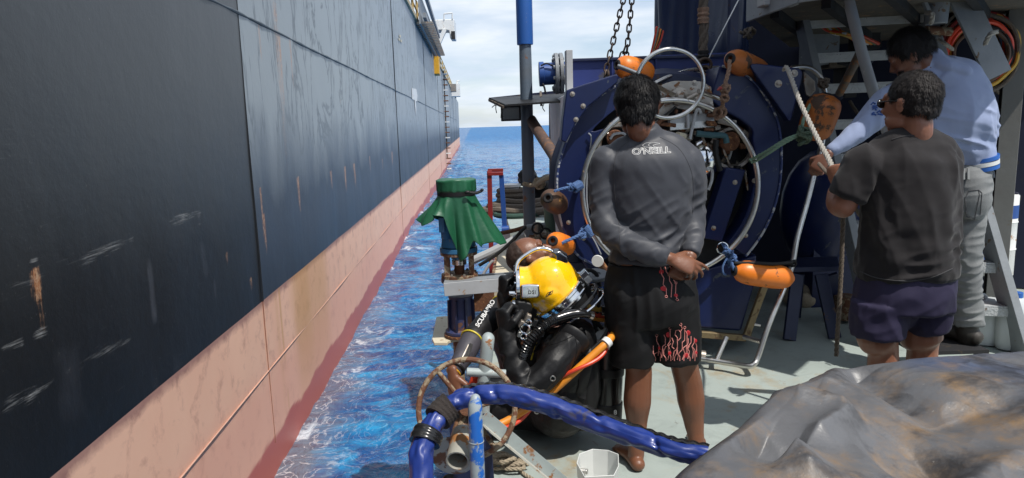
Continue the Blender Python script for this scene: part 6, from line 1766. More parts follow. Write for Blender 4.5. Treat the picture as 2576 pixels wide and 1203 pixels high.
# ------------------------------------------------------------------ the man in the grey rash guard, seen from behind
def man_grey():
    D = 2.93
    t = thing('person', G(1650, 1180), 'barefoot man in grey long sleeved top and black shorts, hands clasped behind his back', 'person')
    body, sh, so_ = MB(), MB(), MB()
    U = FW * 1.
    # torso, ref is across the back
    tor = [(1616, 322, D - .01), (1624, 348, D), (1630, 378, D), (1633, 415, D - .01), (1636, 470, D), (1640, 520, D), (1640, 575, D + .005), (1636, 625, D), (1634, 665, D - .01)]
    tr = [(.060, .066), (.074, .070), (.150, .092), (.190, .118), (.188, .124), (.174, .120), (.158, .108), (.162, .108), (.172, .116)]
    LM([(sh, 0)], tor, tr, RT, 'flat', 6, 36); LM([(body, -.014)], tor[1:], tr[1:], RT, 'round', 6, 36)
    # shoulders / upper back
    LM([(sh, 0), (body, -.012)], [(1538, 402, D), (1580, 375, D), (1628, 362, D + .01), (1685, 368, D), (1728, 392, D)], [.050, .058, .060, .058, .050])
    for a, b in (((1595, 440), (1610, 400)), ((1670, 440), (1660, 400))): LM([(sh, 0)], [(*a, D - .07), (*b, D - .055)], [(.062, .035), (.05, .03)], RT)
    # left arm: down, then the forearm lies across the small of the back
    la = [(1526, 405, D), (1516, 455, D), (1516, 520, D - .01), (1524, 572, D - .04)]
    LM([(sh, 0), (body, -.010)], la, [.064, .060, .054, .050], None, 'round')
    lf = [(1526, 574, D - .04), (1570, 608, D - .10), (1625, 634, D - .15), (1676, 648, D - .17)]
    LM([(sh, 0)], lf, [.051, .049, .043, .035], None, 'flat'); LM([(body, -.009)], lf + [(1690, 651, D - .17)], [.05, .049, .041, .034, .030], None, 'round')
    # right arm
    ra = [(1732, 402, D), (1742, 450, D), (1743, 510, D), (1742, 565, D - .01)]
    LM([(sh, 0), (body, -.010)], ra, [.060, .057, .050, .046], None, 'round')
    rf = [(1742, 565, D - .01), (1742, 605, D - .06), (1736, 640, D - .11)]
    LM([(sh, 0)], rf, [.047, .042, .036], None, 'flat'); LM([(body, -.008)], rf + [(1733, 650, D - .12)], [.046, .042, .035, .030], None, 'round')
    # hands: left hand grips the other, fingers out to the right
    hand(body, P(1690, 652, D - .17), RT * .92 - UP * .38 - FW * .05, TOCAM * .75 + UP * .6, UP, 1.0, (14, 30, 42, 55), (12, 22, 30, 35), .06, 10)
    hand(body, P(1733, 652, D - .125), -RT * .55 - UP * .75, TOCAM, RT * -1 + UP, .95, (25, 35, 40, 45), (25, 30, 35, 40))
    # hips and shorts
    hp = [(1634, 655, D), (1636, 700, D), (1638, 750, D - .01), (1640, 800, D)]
    LM([(so_, 0)], hp, [(.172, .118), (.190, .130), (.198, .140), (.196, .130)], RT, 'flat', 6, 36); LM([(body, -.02)], hp[:3], [(.165, .11), (.175, .12), (.16, .11)], RT, 'round')
    for a, b in ((1588, 735), (1690, 735)): LM([(so_, 0)], [(a, b, D - .06), (a, b + 30, D - .06)], [(.085, .07), (.08, .065)], RT)
    gl = G(1600, 1172); gr = G(1750, 1150)
    Dl, Dr = (gl - CAM).dot(FW), (gr - CAM).dot(FW)
    LM([(so_, 0)], [(1584, 780, D), (1590, 840, D - .01), (1592, 914, D - .01)], [(.105, .11), (.098, .10), (.092, .095)], RT, 'flat', 6, 28)
    LM([(so_, 0)], [(1692, 780, D), (1700, 840, D), (1704, 905, D)], [(.108, .11), (.104, .10), (.098, .095)], RT, 'flat', 6, 28)
    kl, kr = P(1606, 925, D - .01), P(1722, 922, D + .02)
    LM([(body, 0)], [P(1588, 800, D), P(1594, 860, D - .01), kl, P(1605, 968, D - .015), P(1603, 1010, D - .02), P(1602, 1065, D - .01), gl + UP * .10 - FW * .0], [.078, .070, .058, .059, .061, .046, .036])
    LM([(body, 0)], [P(1700, 800, D), P(1710, 860, D), kr, P(1732, 965, D + .03), P(1738, 1005, D + .03), P(1745, 1060, D + .03), gr + UP * .10], [.078, .070, .060, .060, .061, .045, .036])
    for g, sx in ((gl, -1), (gr, 1)):
        LM([(body, 0)], [g + UP * .11, g + UP * .05, g + UP * .032 + FW * .05], [.036, .036, .038]); 
        LM([(body, 0)], [g + UP * .030 - FW * .045, g + UP * .032 + FW * .03 + RT * sx * .01, g + UP * .028 + FW * .10 + RT * sx * .03, g + UP * .018 + FW * .155 + RT * sx * .04], [(.032, .030), (.036, .030), (.044, .024), (.036, .016)], RT)
        for i in range(5): LM([(body, 0)], [g + UP * .016 + FW * (.15 - .006 * i) + RT * sx * (.015 + .0145 * i), g + UP * .012 + FW * (.195 - .011 * i) + RT * sx * (.016 + .0155 * i)], [(.0125 if i == 0 else .009), (.011 if i == 0 else .0075)])
    H = Head(P(1604, 270, D + .0), FW * .93 + RT * .22 - UP * .22, UP + FW * .2, 1.07)
    H.build(body, P(1620, 345, D), .050)
    me = remesh(body, 'body', .0045, 5); link('body', me, M['skin_tan'], t)
    H.hair(t, M['hair'], 1.2, -.004, 11000, .021, 3, (.00, -.045, .115), -.074)
    # garments
    c0 = P(1640, 600, D)
    def wr(v, n):
        a = folds(v, RT * -.6 + UP * .8, 24, 2.2, 3) * .50 + folds(v, RT * -.3 + UP * .9, 9, 1.4, 8) * .20
        low = near(v, P(1640, 640, D), .22); sl = near(v, P(1520, 560, D), .16) + near(v, P(1640, 630, D - .15), .16) + near(v, P(1755, 560, D), .16)
        b = folds(v, RT + UP * .12, 22, 3, 14); c_ = folds(v, RT * .8 + UP * .5 - FW * .2, 26, 5, 18)
        return a * .006 + b * .006 * low + c_ * .0075 * np.clip(sl, 0, 1) + .0004 * vn(v, 30, 2) + .003 * vn(v, 7, 4)
    me = remesh(sh, 'rash_guard', .0058, 14, wr)
    gm = cloth('grey_rash_guard', (.055, .058, .068), (.044, .047, .056), .52, 400, .2)
    shirt = link('rash_guard', me, gm, t)
    bv = bvh_of(me)
    text_on("O'NEILL", bv, 1638, 381, 22, R(3), M['print'], shirt, 'chest_print' if False else 'back_print', True, 1.25, .0, 1.0)
    mb = MB()
    line_on(bv, rcurve([(1616, 366), (1624, 361), (1637, 359), (1650, 360), (1660, 362), (1650, 364), (1643, 367), (1650, 371), (1658, 371)], 4), .0009, mb)
    line_on(bv, rcurve([(1616, 366), (1622, 370), (1634, 372), (1642, 372), (1632, 367), (1634, 362), (1641, 361)], 4), .0009, mb); mb.build('wave_logo', M['print'], shirt)
    mb = MB()
    sm_ = mat('seam_grey', (.04, .04, .046), .7)
    line_on(bv, rcurve([(1590, 350), (1556, 378), (1545, 420), (1546, 480), (1556, 560), (1560, 610)], 6), .0011, mb, .0004)
    line_on(bv, rcurve([(1660, 345), (1706, 372), (1735, 420), (1744, 470), (1742, 540)], 6), .0011, mb, .0004); mb.build('raglan_seam', sm_, shirt)
    def wr2(v, n):
        return folds(v, UP + RT * .3, 20, 4, 31) * .005 + folds(v, RT + UP * .5, 22, 5, 35) * .0035 + .003 * vn(v, 9, 3)
    LM([(so_, 0)], [(1640, 790, D), (1642, 830, D)], [(.06, .09), (.04, .06)], RT)
    me = remesh(so_, 'shorts', .006, 10, wr2)
    bm_ = cloth('black_shorts_cloth', (.0045, .0045, .005), (.008, .008, .009), .7, 260)
    so2 = link('shorts', me, bm_, t); bv = bvh_of(me)
    pinkm = mat('pink_red_print', (.78, .30, .26), .6); redm = mat('red_print', (.50, .012, .02), .6)
    lines = [[(1656, 905 - 10), (1658, 870), (1652, 858), (1652, 846)], [(1665, 900), (1667, 872), (1674, 866), (1674, 850), (1670, 842)], [(1680, 905), (1686, 880), (1680, 868), (1686, 858), (1686, 828)],
             [(1692, 905), (1696, 884), (1704, 878), (1704, 850), (1698, 842), (1700, 832), (1707, 830), (1712, 836), (1712, 850), (1706, 857)], [(1704, 905), (1708, 888), (1716, 880), (1716, 862), (1722, 856), (1722, 826)],
             [(1716, 905), (1722, 890), (1718, 876), (1728, 868), (1728, 840), (1724, 832)], [(1730, 903), (1734, 884), (1728, 876), (1738, 862), (1738, 846)], [(1742, 902), (1744, 884), (1740, 872), (1746, 862), (1746, 850)],
             [(1752, 898), (1752, 870), (1748, 860)], [(1690, 850), (1694, 860), (1690, 872), (1696, 878)], [(1646, 890), (1660, 884), (1664, 896)], [(1712, 818), (1716, 826), (1712, 834)],
             [(1662, 672), (1664, 690), (1670, 700), (1668, 716), (1676, 726), (1676, 744)], [(1672, 668), (1676, 684), (1684, 694), (1684, 706), (1690, 716), (1688, 748)], [(1684, 668), (1690, 680), (1698, 688), (1698, 700)],
             [(1700, 672), (1706, 684), (1712, 690)], [(1712, 678), (1718, 688), (1722, 696)], [(1694, 704), (1700, 712), (1699, 740), (1703, 752)], [(1722, 676), (1730, 692)]]
    rnd = random.Random(8)
    for k in range(9):
        x = 1650 + k * 12 + rnd.uniform(-2, 2); y = 908; L_ = [(x, y)]
        for j in range(rnd.choice((3, 4, 5))):
            y -= rnd.uniform(6, 14); x += rnd.choice((-6, 0, 5, 6)) if j % 2 else 0; L_.append((x, y))
        lines.append(L_)
    for lo_, hi_ in ((0, 780), (780, 999)):
        mb = MB()
        for L_ in lines:
            if lo_ <= L_[0][1] < hi_: line_on(bv, L_, .0019, mb, .0006)
        for x, y in ((1686, 826), (1722, 824), (1712, 816), (1676, 746), (1700, 712), (1652, 844), (1703, 754)):
            p = hit(bv, x, y, .001)
            if p and lo_ <= y < hi_: mb.ring(p, TOCAM, .005, .0012, 16, 5)
        mb.build('circuit_print', pinkm, so2)
    for x, y, r_ in ((1682, 842, .012), (1730, 838, .012), (1748, 858, .010), (1724, 894, .012), (1686, 890, .010), (1668, 728, .013), (1700, 744, .009), (1664, 684, .010), (1694, 682, .009), (1750, 888, .008), (1660, 876, .008)):
        p = hit(bv, x, y, .0)
        if p: mb = MB(); mb.ell(p, (r_, .0025, r_)); mb.build('red_dot', redm, so2)
man_grey()

# ------------------------------------------------------------------ the man in the dark T-shirt, right
def man_tee():
    D = 2.85
    t = thing('person', P(2260, 1100, D), 'stocky man in dark T-shirt, purple shorts and sunglasses hauling on the grey rope', 'person')
    t.location = Vector((P(2260, 900, D).x, P(2260, 900, D).y, 0))
    body, sh, so_ = MB(), MB(), MB()
    tor = [(2298, 345, D), (2298, 372, D), (2292, 410, D), (2288, 460, D), (2286, 520, D), (2284, 580, D), (2281, 640, D), (2279, 690, D)]
    tr = [(.068, .06), (.14, .095), (.184, .13), (.182, .14), (.180, .15), (.183, .155), (.188, .155), (.192, .152)]
    LM([(sh, 0)], tor, tr, RT, 'flat', 6, 36); LM([(body, -.015)], tor, tr, RT, 'round', 6, 36)
    LM([(sh, 0), (body, -.012)], [(2180, 412, D + .01), (2232, 378, D), (2292, 360, D), (2350, 372, D), (2376, 402, D + .02)], [.052, .060, .064, .060, .052])
    # left upper arm and sleeve
    la = [(2172, 412, D), (2150, 455, D + .0), (2130, 495, D + .0)]
    LM([(sh, 0)], la, [.074, .070, .066], None, 'flat'); sh.ell(P(2176, 412, D), .078); LM([(body, 0)], [(2178, 418, D), (2148, 465, D), (2122, 520, D + .01)], [.054, .054, .048])
    LM([(body, 0)], [(2120, 520, D + .01), (2108, 512, D + .07), (2104, 488, D + .17), (2108, 468, D + .21)], [.048, .047, .038, .029])
    hand(body, P(2108, 468, D + .215), UP * .9 + FW * .25 - RT * .1, -RT * .8 + TOCAM * .6, RT * -.2 + TOCAM * 1, .98, (85, 88, 90, 92), (75, 75, 75, 75), 0, 55)
    # right arm in front of the chest
    ra = [(2366, 412, D + .03), (2366, 455, D + .08), (2356, 500, D + .15)]
    LM([(sh, 0)], ra, [.070, .068, .066], None, 'flat'); sh.ell(P(2366, 410, D + .02), .074); LM([(body, -.004)], [(2362, 416, D + .03)] + ra[1:] + [(2330, 490, D + .30), (2220, 470, D + .36)], [.055, .055, .05, .042, .03])
    hand(body, P(2210, 470, D + .36), -RT * .9 + UP * .1, UP, TOCAM, .98, (80, 85, 88, 90), (70, 70, 70, 70))
    hp = [(2279, 685, D), (2276, 730, D), (2273, 775, D)]
    LM([(so_, 0)], hp, [(.186, .145), (.196, .155), (.196, .150)], RT, 'flat', 6, 36); LM([(body, -.02)], hp[:2], [(.17, .13), (.17, .13)], RT, 'round')
    LM([(so_, 0)], [(2215, 760, D - .01), (2210, 800, D - .01), (2208, 842, D - .01)], [(.112, .12), (.112, .115), (.110, .112)], RT, 'flat')
    LM([(so_, 0)], [(2322, 760, D + .02), (2326, 795, D + .02), (2329, 828, D + .02)], [(.105, .12), (.100, .11), (.082, .10)], RT, 'flat')
    for x0, x1, x2, dd in ((2215, 2209, 2215, -.01), (2318, 2316, 2312, .03)):
        g = P(x2, 1000, D + dd); g = Vector((g.x, g.y, 0))
        LM([(body, 0)], [P(x0, 790, D + dd), P(x1, 850, D + dd), Vector((g.x, g.y, .50)), Vector((g.x, g.y, .34)), Vector((g.x, g.y, .09))], [.080, .085, .06, .062, .038])
        LM([(body, 0)], [g + UP * .04 - FW * .04, g + UP * .035 + FW * .06, g + UP * .022 + FW * .17 - RT * .04], [(.034, .034), (.042, .03), (.038, .02)], RT)
    H = Head(P(2290, 262, D), FW * .86 - RT * .50 - UP * .02, UP, 1.06)
    H.build(body, P(2298, 352, D + .0), .059, .006)
    me = remesh(body, 'body', .0045, 5); link('body', me, M['skin_mid'], t)
    H.hair(t, mat('dark_short_hair', (.012, .010, .0095), .6, 0, (.022, .018, .017), .6, 60, None, 0, 1, .2, 200, spec=.25), .7, .006, 9000, .013, 7, (0, -.04, .12), -.050)
    # sunglasses
    g = MB()
    for s in (-1, 1): g.ell(H.p(s * .034, .092, .008), (.030, .010, .020), H.M)
    sg = g.build('sunglasses', M['blackgloss'], t)
    for s in (-1, 1):
        mb = MB(); mb.tube([H.p(s * .062, .088, .012), H.p(s * .080, .04, .014), H.p(s * .083, -.02, .010)], .0032, 4, 8); mb.build('temple', M['blackgloss'], sg)
    def wr(v, n):
        a = folds(v, UP + RT * -.35, 13, 2.4, 41) * .009 + folds(v, UP + RT * .3, 15, 3, 47) * .006
        low = near(v, P(2290, 640, D), .22)
        b = folds(v, RT + UP * .18, 22, 4, 52) * .016 * low
        return a + b + .005 * vn(v, 6, 9) + .0012 * vn(v, 40, 6)
    me = remesh(sh, 't_shirt', .006, 14, wr)
    ts = link('t_shirt', me, cloth('dark_tee_cloth', (.0145, .0125, .0135), (.0105, .009, .010), .85, 300, .3), t)
    bv = bvh_of(me); mb = MB()
    line_on(bv, rcurve([(2164, 683), (2200, 698), (2250, 706), (2300, 706), (2350, 696), (2396, 676)], 6), .0022, mb, .0006); mb.build('hem', mat('pale_hem', (.05, .05, .052), .9), ts)
    mb = MB(); line_on(bv, rcurve([(2244, 352), (2270, 344), (2300, 341), (2330, 345)], 6), .003, mb, .0004); mb.build('collar', mat('dark_collar', (.03, .028, .03), .8), ts)
    def wr2(v, n): return folds(v, UP + RT * -.8, 16, 3.4, 61) * .006 + folds(v, UP * .6 + RT, 18, 3, 66) * .004
    LM([(so_, 0)], [(2270, 770, D), (2272, 800, D)], [(.06, .10), (.04, .07)], RT)
    me = remesh(so_, 'shorts', .006, 10, wr2); link('shorts', me, cloth('purple_shorts_cloth', (.026, .022, .054), (.018, .015, .038), .8, 300), t)
man_tee()

# ------------------------------------------------------------------ the man in the hooded sweater
def man_hood():
    D = 3.7
    t = thing('person', P(2430, 866, D), 'man bending over in a pale blue hooded sweater and faded grey jeans', 'person')
    body, sh, so_, bt = MB(), MB(), MB(), MB()
    tor = [(2350, 178, D - .02), (2375, 215, D), (2390, 260, D), (2405, 310, D), (2425, 360, D + .02), (2441, 395, D + .02), (2448, 418, D + .02)]
    tr = [(.11, .10), (.185, .13), (.205, .145), (.190, .145), (.150, .135), (.110, .125), (.088, .12)]
    LM([(sh, 0)], tor, tr, RT, 'flat', 6, 36); LM([(body, -.018)], tor, [(a * .9, b * .9) for a, b in tr], RT, 'round', 6, 30)
    LM([(sh, 0), (body, -.015)], [(2268, 232, D + .05), (2310, 205, D), (2360, 190, D - .02), (2420, 205, D + .0), (2450, 228, D + .04)], [.065, .07, .075, .07, .06])
    # hood
    LM([(sh, 0)], [(2352, 140, D), (2325, 160, D + .0), (2305, 178, D + .04), (2300, 200, D + .06)], [(.055, .03), (.08, .035), (.09, .04), (.09, .04)], FW, 'round')
    LM([(sh, 0)], [(2345, 142, D), (2368, 168, D - .02), (2400, 185, D - .02)], [(.045, .07), (.05, .11), (.04, .12)], UP)
    la = [(2262, 242, D + .06), (2225, 262, D + .02), (2190, 300, D), (2150, 338, D - .02), (2096, 376, D - .04)]
    LM([(sh, 0)], la, [.078, .072, .066, .055, .036], None, 'round'); LM([(body, -.012)], la + [(2082, 390, D - .05)], [.07, .06, .055, .045, .034, .028])
    hand(body, P(2080, 392, D - .05), -RT * .55 - UP * .75, -RT * .5 + UP * .5 + TOCAM, -UP - RT, 1., (60, 65, 70, 72), (50, 55, 55, 55), .06, 35)
    ra = [(2456, 235, D + .04), (2474, 280, D + .03), (2484, 330, D + .05)]
    LM([(sh, 0)], ra, [.066, .060, .050], None, 'round'); LM([(sh, 0)], [(2484, 330, D + .05), (2470, 345, D + .14), (2430, 350, D + .26)], [.050, .05, .04]); LM([(body, -.01)], ra + [(2430, 350, D + .3)], [.05, .05, .04, .035])
    hand(body, P(2425, 350, D + .3), -RT + FW * .4, UP, FW, 1.)
    # legs in jeans, boots
    fz = P(2430, 862, D).z
    hp = [(2440, 425, D + .02), (2430, 460, D), (2428, 500, D - .01), (2420, 535, D)]
    LM([(so_, 0)], hp, [(.100, .115), (.112, .135), (.105, .14), (.09, .12)], RT, 'flat', 6, 30); LM([(body, -.03)], hp, [(.10, .11)] * 4, RT)
    LM([(so_, 0)], [(2434, 520, D), (2431, 590, D - .01), (2430, 650, D - .02), (2432, 720, D - .01), (2434, 780, D), (2436, 815, D)], [(.078, .10), (.075, .085), (.070, .078), (.066, .07), (.066, .07), (.070, .074)], RT, 'flat', 6, 24)
    LM([(so_, 0)], [(2395, 520, D + .08), (2370, 600, D + .14), (2350, 700, D + .16), (2345, 812, D + .16)], [(.09, .10), (.078, .085), (.066, .07), (.068, .07)], RT, 'flat', 6, 24)
    for x, dd in ((2434, 0), (2345, .16)):
        LM([(body, 0)], [P(x, 560, D + dd), P(x, 700, D + dd), P(x, 830, D + dd)], [.06, .05, .04])
        f = P(x - 2, 866, D + dd)
        LM([(bt, 0)], [P(x, 800, D + dd), P(x, 835, D + dd), P(x, 852, D + dd)], [.056, .056, .05], RT)
        LM([(bt, 0)], [f + UP * .05 - FW * .03 + RT * .02, f + UP * .048 + FW * .08 - RT * .03, f + UP * .035 + FW * .17 - RT * .06], [(.045, .045), (.05, .042), (.045, .03)], RT)
    H = Head(P(2290, 138, D), -RT * .72 + FW * .40 - UP * .52, UP * .85 - RT * .3, 1.05)
    H.build(body, P(2340, 195, D), .060)
    me = remesh(body, 'body', .0055, 4); link('body', me, M['skin_dark'], t)
    H.hair(t, M['hair'], 1.3, .008, 7000, .03, 9, (0, -.05, .11), -.03)
    mb = MB(); H.e(mb, (0, .040, -.062), (.058, .055, .046)); me = remesh(mb, 'beard', .005, 2, lambda v, n: .0015 * vn(v, 90))
    link('beard', me, M['hair'], t)
    def wr(v, n):
        low = near(v, P(2430, 350, D), .26)
        arm = near(v, P(2160, 330, D), .22)
        return folds(v, UP + RT * .3, 10, 2, 71) * .006 + folds(v, RT - UP * .25, 24, 4, 75) * .012 * low + folds(v, UP + RT * .3, 22, 5, 78) * .008 * arm + .004 * vn(v, 7, 3)
    me = remesh(sh, 'hooded_sweater', .0065, 9, wr)
    hs = link('hooded_sweater', me, cloth('pale_blue_fleece', (.27, .32, .47), (.22, .27, .41), .9, 240, .3), t)
    bv = bvh_of(me)
    # striped waistband
    for k, (y, m_) in enumerate(((399, 'b'), (410, 'w'), (420, 'b'))):
        mb = MB(); q = [(2446, y - 4.5 + k * 1.0, D + .02), (2447, y + 4.5 + k, D + .02)]
        LM([(mb, 0)], q, [(.112, .140), (.110, .138)], RT, 'flat', 2, 40); mb.build('waistband', M['blue_hose'] if m_ == 'b' else M['white'], hs)
    # blue lettering patch on the upper sleeve
    mb = MB(); rnd = random.Random(2)
    for k in range(9):
        x, y = 2183 + rnd.uniform(0, 26), 268 + rnd.uniform(-8, 22) - 0
        line_on(bv, [(x, y), (x + rnd.uniform(2, 8), y - rnd.uniform(1, 6)), (x + rnd.uniform(5, 14), y + rnd.uniform(-3, 3))], .004, mb)
    if mb.v: mb.build('sleeve_print', M['blue'], hs)
    def wr2(v, n):
        low = near(v, P(2432, 800, D), .18); kn = near(v, P(2432, 610, D), .22)
        return folds(v, RT + UP * .2, 26, 6, 81) * (.003 + .008 * low + .007 * kn) + folds(v, UP + RT * .5, 16, 4, 85) * .003
    me = remesh(so_, 'jeans', .006, 3, wr2)
    jn = link('jeans', me, mat('faded_grey_denim', (.22, .23, .23), .85, 0, (.11, .115, .12), .8, 6, None, 0, 1, .2, 200), t)
    bv = bvh_of(me); mb = MB()
    for L_ in ([(2428, 500), (2438, 480), (2462, 478), (2464, 492), (2452, 552), (2432, 545), (2428, 500)], [(2462, 478), (2470, 486), (2466, 540)], [(2428, 446), (2424, 470), (2420, 520)]): line_on(bv, L_, .0022, mb)
    mb.build('pocket_seam', mat('jean_seam', (.09, .09, .095), .9), jn)
    mb = MB(); LM([(mb, 0)], [(2444, 428, D + .02), (2442, 443, D + .02)], [(.094, .118), (.100, .124)], RT, 'flat', 2, 40); mb.build('belt', M['black'], t)
    for x in (2424, 2436): 
        mb = MB(); mb.beam(P(x, 424, D - .105), P(x, 452, D - .125), .012, .006, FW); mb.build('belt_loop', jn.data.materials[0], jn)
    me = remesh(bt, 'boots', .006, 3, lambda v, n: .004 * vn(v, 26)); link('boots', me, mat('worn_black_boot', (.014, .013, .012), .6, 0, (.05, .04, .03), .7, 9), t)
    # low dark step he stands on
    st = thing('low_step', Vector((P(2400, 866, D).x, P(2400, 866, D).y, 0)), 'low dark steel step under the boots of the hooded man', 'step')
    a, b = P(2310, 868, D - .12), P(2490, 868, D - .12)
    mb = MB(); zz = fz - .004
    mb.prism([Vector((a.x, a.y, zz)), Vector((b.x, b.y, zz)), Vector((b.x, b.y, zz)) + FW * .5, Vector((a.x, a.y, zz)) + FW * .5], (0, 0, -.02)); mb.build('step_plate', M['dark'], st)
    for p in (a, b):
        for k in (.03, .45):
            mb = MB(); mb.box(Vector((p.x, p.y, (zz - .02) / 2)) + FW * k + RT * (.03 if p is a else -.03), (.04, .04, zz - .02)); mb.build('leg', M['dark'], st)
man_hood()
# ------------------------------------------------------------------ the bald man behind the diver
def man_bald():
    D = 3.42
    t = thing('person', Vector((P(1320, 900, D).x, P(1320, 900, D).y, 0)), 'bald man in a wetsuit crouching behind the yellow helmet and looking up to the right', 'person')
    body, ws = MB(), MB()
    H = Head(P(1335, 648, D), RT * .80 + UP * .60 + FW * .06, UP * .8 - RT * .62, 1.02)
    H.build(body, P(1312, 735, D), .060)
    tor = [(1312, 735, D), (1310, 765, D), (1316, 830, D + .02), (1330, 900, D + .05), (1340, 960, D + .08)]
    LM([(ws, 0)], tor, [(.07, .065), (.15, .10), (.17, .12), (.16, .12), (.16, .13)], RT, 'flat', 6, 30)
    LM([(body, -.012)], tor, [(.065, .06), (.15, .10), (.16, .11), (.15, .11), (.15, .12)], RT, 'round')
    # near arm down to the water side: lettered upper sleeve, grey lower sleeve
    ua = [(1292, 745, D - .05), (1262, 775, 3.25), (1222, 815, 3.12), (1190, 852, 3.02)]
    LM([(ws, 0)], ua, [.066, .058, .052, .052], None, 'round'); LM([(body, -.012)], ua, [.06, .055, .05, .05], None, 'round')
    fa = [(1190, 852, 3.02), (1172, 885, 2.95), (1152, 920, 2.88), (1146, 930, 2.87)]
    gs = MB(); LM([(gs, 0)], fa, [.051, .048, .036, .034], None, 'round'); LM([(body, -.010)], fa + [(1138, 944, 2.84)], [.045, .043, .034, .032, .028])
    hand(body, P(1139, 940, 2.84), -UP * .92 + RT * .10 + TOCAM * .25, -RT * .55 + TOCAM * .7, RT, 1.0, (30, 40, 48, 55), (32, 36, 38, 40), .05, 30)
    # far arm
    LM([(ws, 0)], [(1345, 760, D + .1), (1385, 800, D + .16), (1390, 860, D + .1)], [.06, .055, .05]); LM([(body, -.012)], [(1345, 760, D + .1), (1385, 800, D + .16), (1390, 860, D + .1)], [.06, .055, .05])
    hand(body, P(1388, 870, D + .08), -UP, FW, RT, 1.)
    # folded legs, kneeling
    for dx in (-.10, .12):
        h = P(1340, 960, D + .08) + RT * dx; kn = Vector((h.x, h.y, 0)) + UP * .09 - FW * .12 + RT * -.2
        LM([(ws, 0)], [h, h.lerp(kn, .5) , kn], [.095, .085, .065]); LM([(ws, 0)], [kn, kn + FW * .25 - UP * .01, kn + FW * .42 - UP * .02], [.062, .055, .045])
        LM([(body, -.02)], [h, kn], [.08, .05]); LM([(body, 0)], [kn + FW * .42 - UP * .02, kn + FW * .50 - UP * .04, kn + FW * .60 - UP * .06], [.034, .034, .022])
    me = remesh(body, 'body', .0042, 4); link('body', me, M['skin_tan'], t)
    # cropped hair only at the back and sides, bald crown
    H.hair(t, mat('stubble', (.022, .014, .011), .7, 0, (.05, .028, .02), .7, 70), .15, -.001, 2500, .004, 13, (0, -.04, .12), -.06, keep=lambda l: l.y < -.012 or l.z < .0 - .2 * l.y)
    for s_ in (-1, 1):
        mb = MB(); H.e(mb, (s_ * .031, .076, .004), (.0115, .0115, .0115)); e_ = mb.build('eye', M['white'], t)
        mb = MB(); H.e(mb, (s_ * .031, .0825, .004), (.0055, .0055, .0055)); mb.build('iris', M['dark'], e_)
        mb = MB(); H.e(mb, (s_ * .031, .089, .024), (.019, .006, .0035)); mb.build('eyebrow', M['hair'], t)
    def wr(v, n): return folds(v, UP + RT * .5, 24, 4, 91) * .003 + .0015 * vn(v, 30, 4)
    me = remesh(ws, 'wetsuit', .006, 6, wr); w = link('wetsuit', me, M['neoprene'], t)
    bv = bvh_of(me)
    text_on('SCUBAPRO', bv, 1221, 790, 14.5, math.atan2(70, 46), M['print'], w, 'sleeve_print', False, 1.08, 0, 1.0)
    me = remesh(gs, 'grey_sleeve', .005, 4, lambda v, n: folds(v, RT + UP * .6, 30, 6, 93) * .002); g = link('grey_sleeve', me, M['neoprene_grey'], t)
    bg = bvh_of(me)
    mb = MB(); line_on(bg, [(1178, 868), (1170, 885), (1160, 905), (1154, 918)], .0035, mb, .001); mb.build('zip', M['plate'], g)
    mb = MB(); line_on(bg, [(1186, 866), (1178, 890), (1164, 912)], .012, mb, -.006); mb.build('zip_flap', M['neoprene'], g)
    mb = MB(); p_ = P(1187, 855, 3.01); ax = (P(1172, 885, 2.95) - P(1222, 815, 3.12)).normalized(); mb.ring(p_, ax, .0525, .004, 40, 8); mb.build('yellow_piping', M['yellowtrim'], w)
    mb = MB(); p_ = P(1266, 771, 3.26); mb.ring(p_, ax, .0605, .004, 40, 8); mb.build('yellow_piping', M['yellowtrim'], w)
    mb = MB(); mb.ring(P(1141, 938, 2.85), (P(1152, 920, 2.88) - P(1139, 942, 2.84)).normalized(), .031, .0035, 30, 6); mb.build('bracelet', M['amber'], t)
    mb = MB(); mb.ring(P(1147, 927, 2.865), (P(1152, 920, 2.88) - P(1139, 942, 2.84)).normalized(), .037, .006, 30, 8); mb.build('cuff_band', M['black'], g)
man_bald()

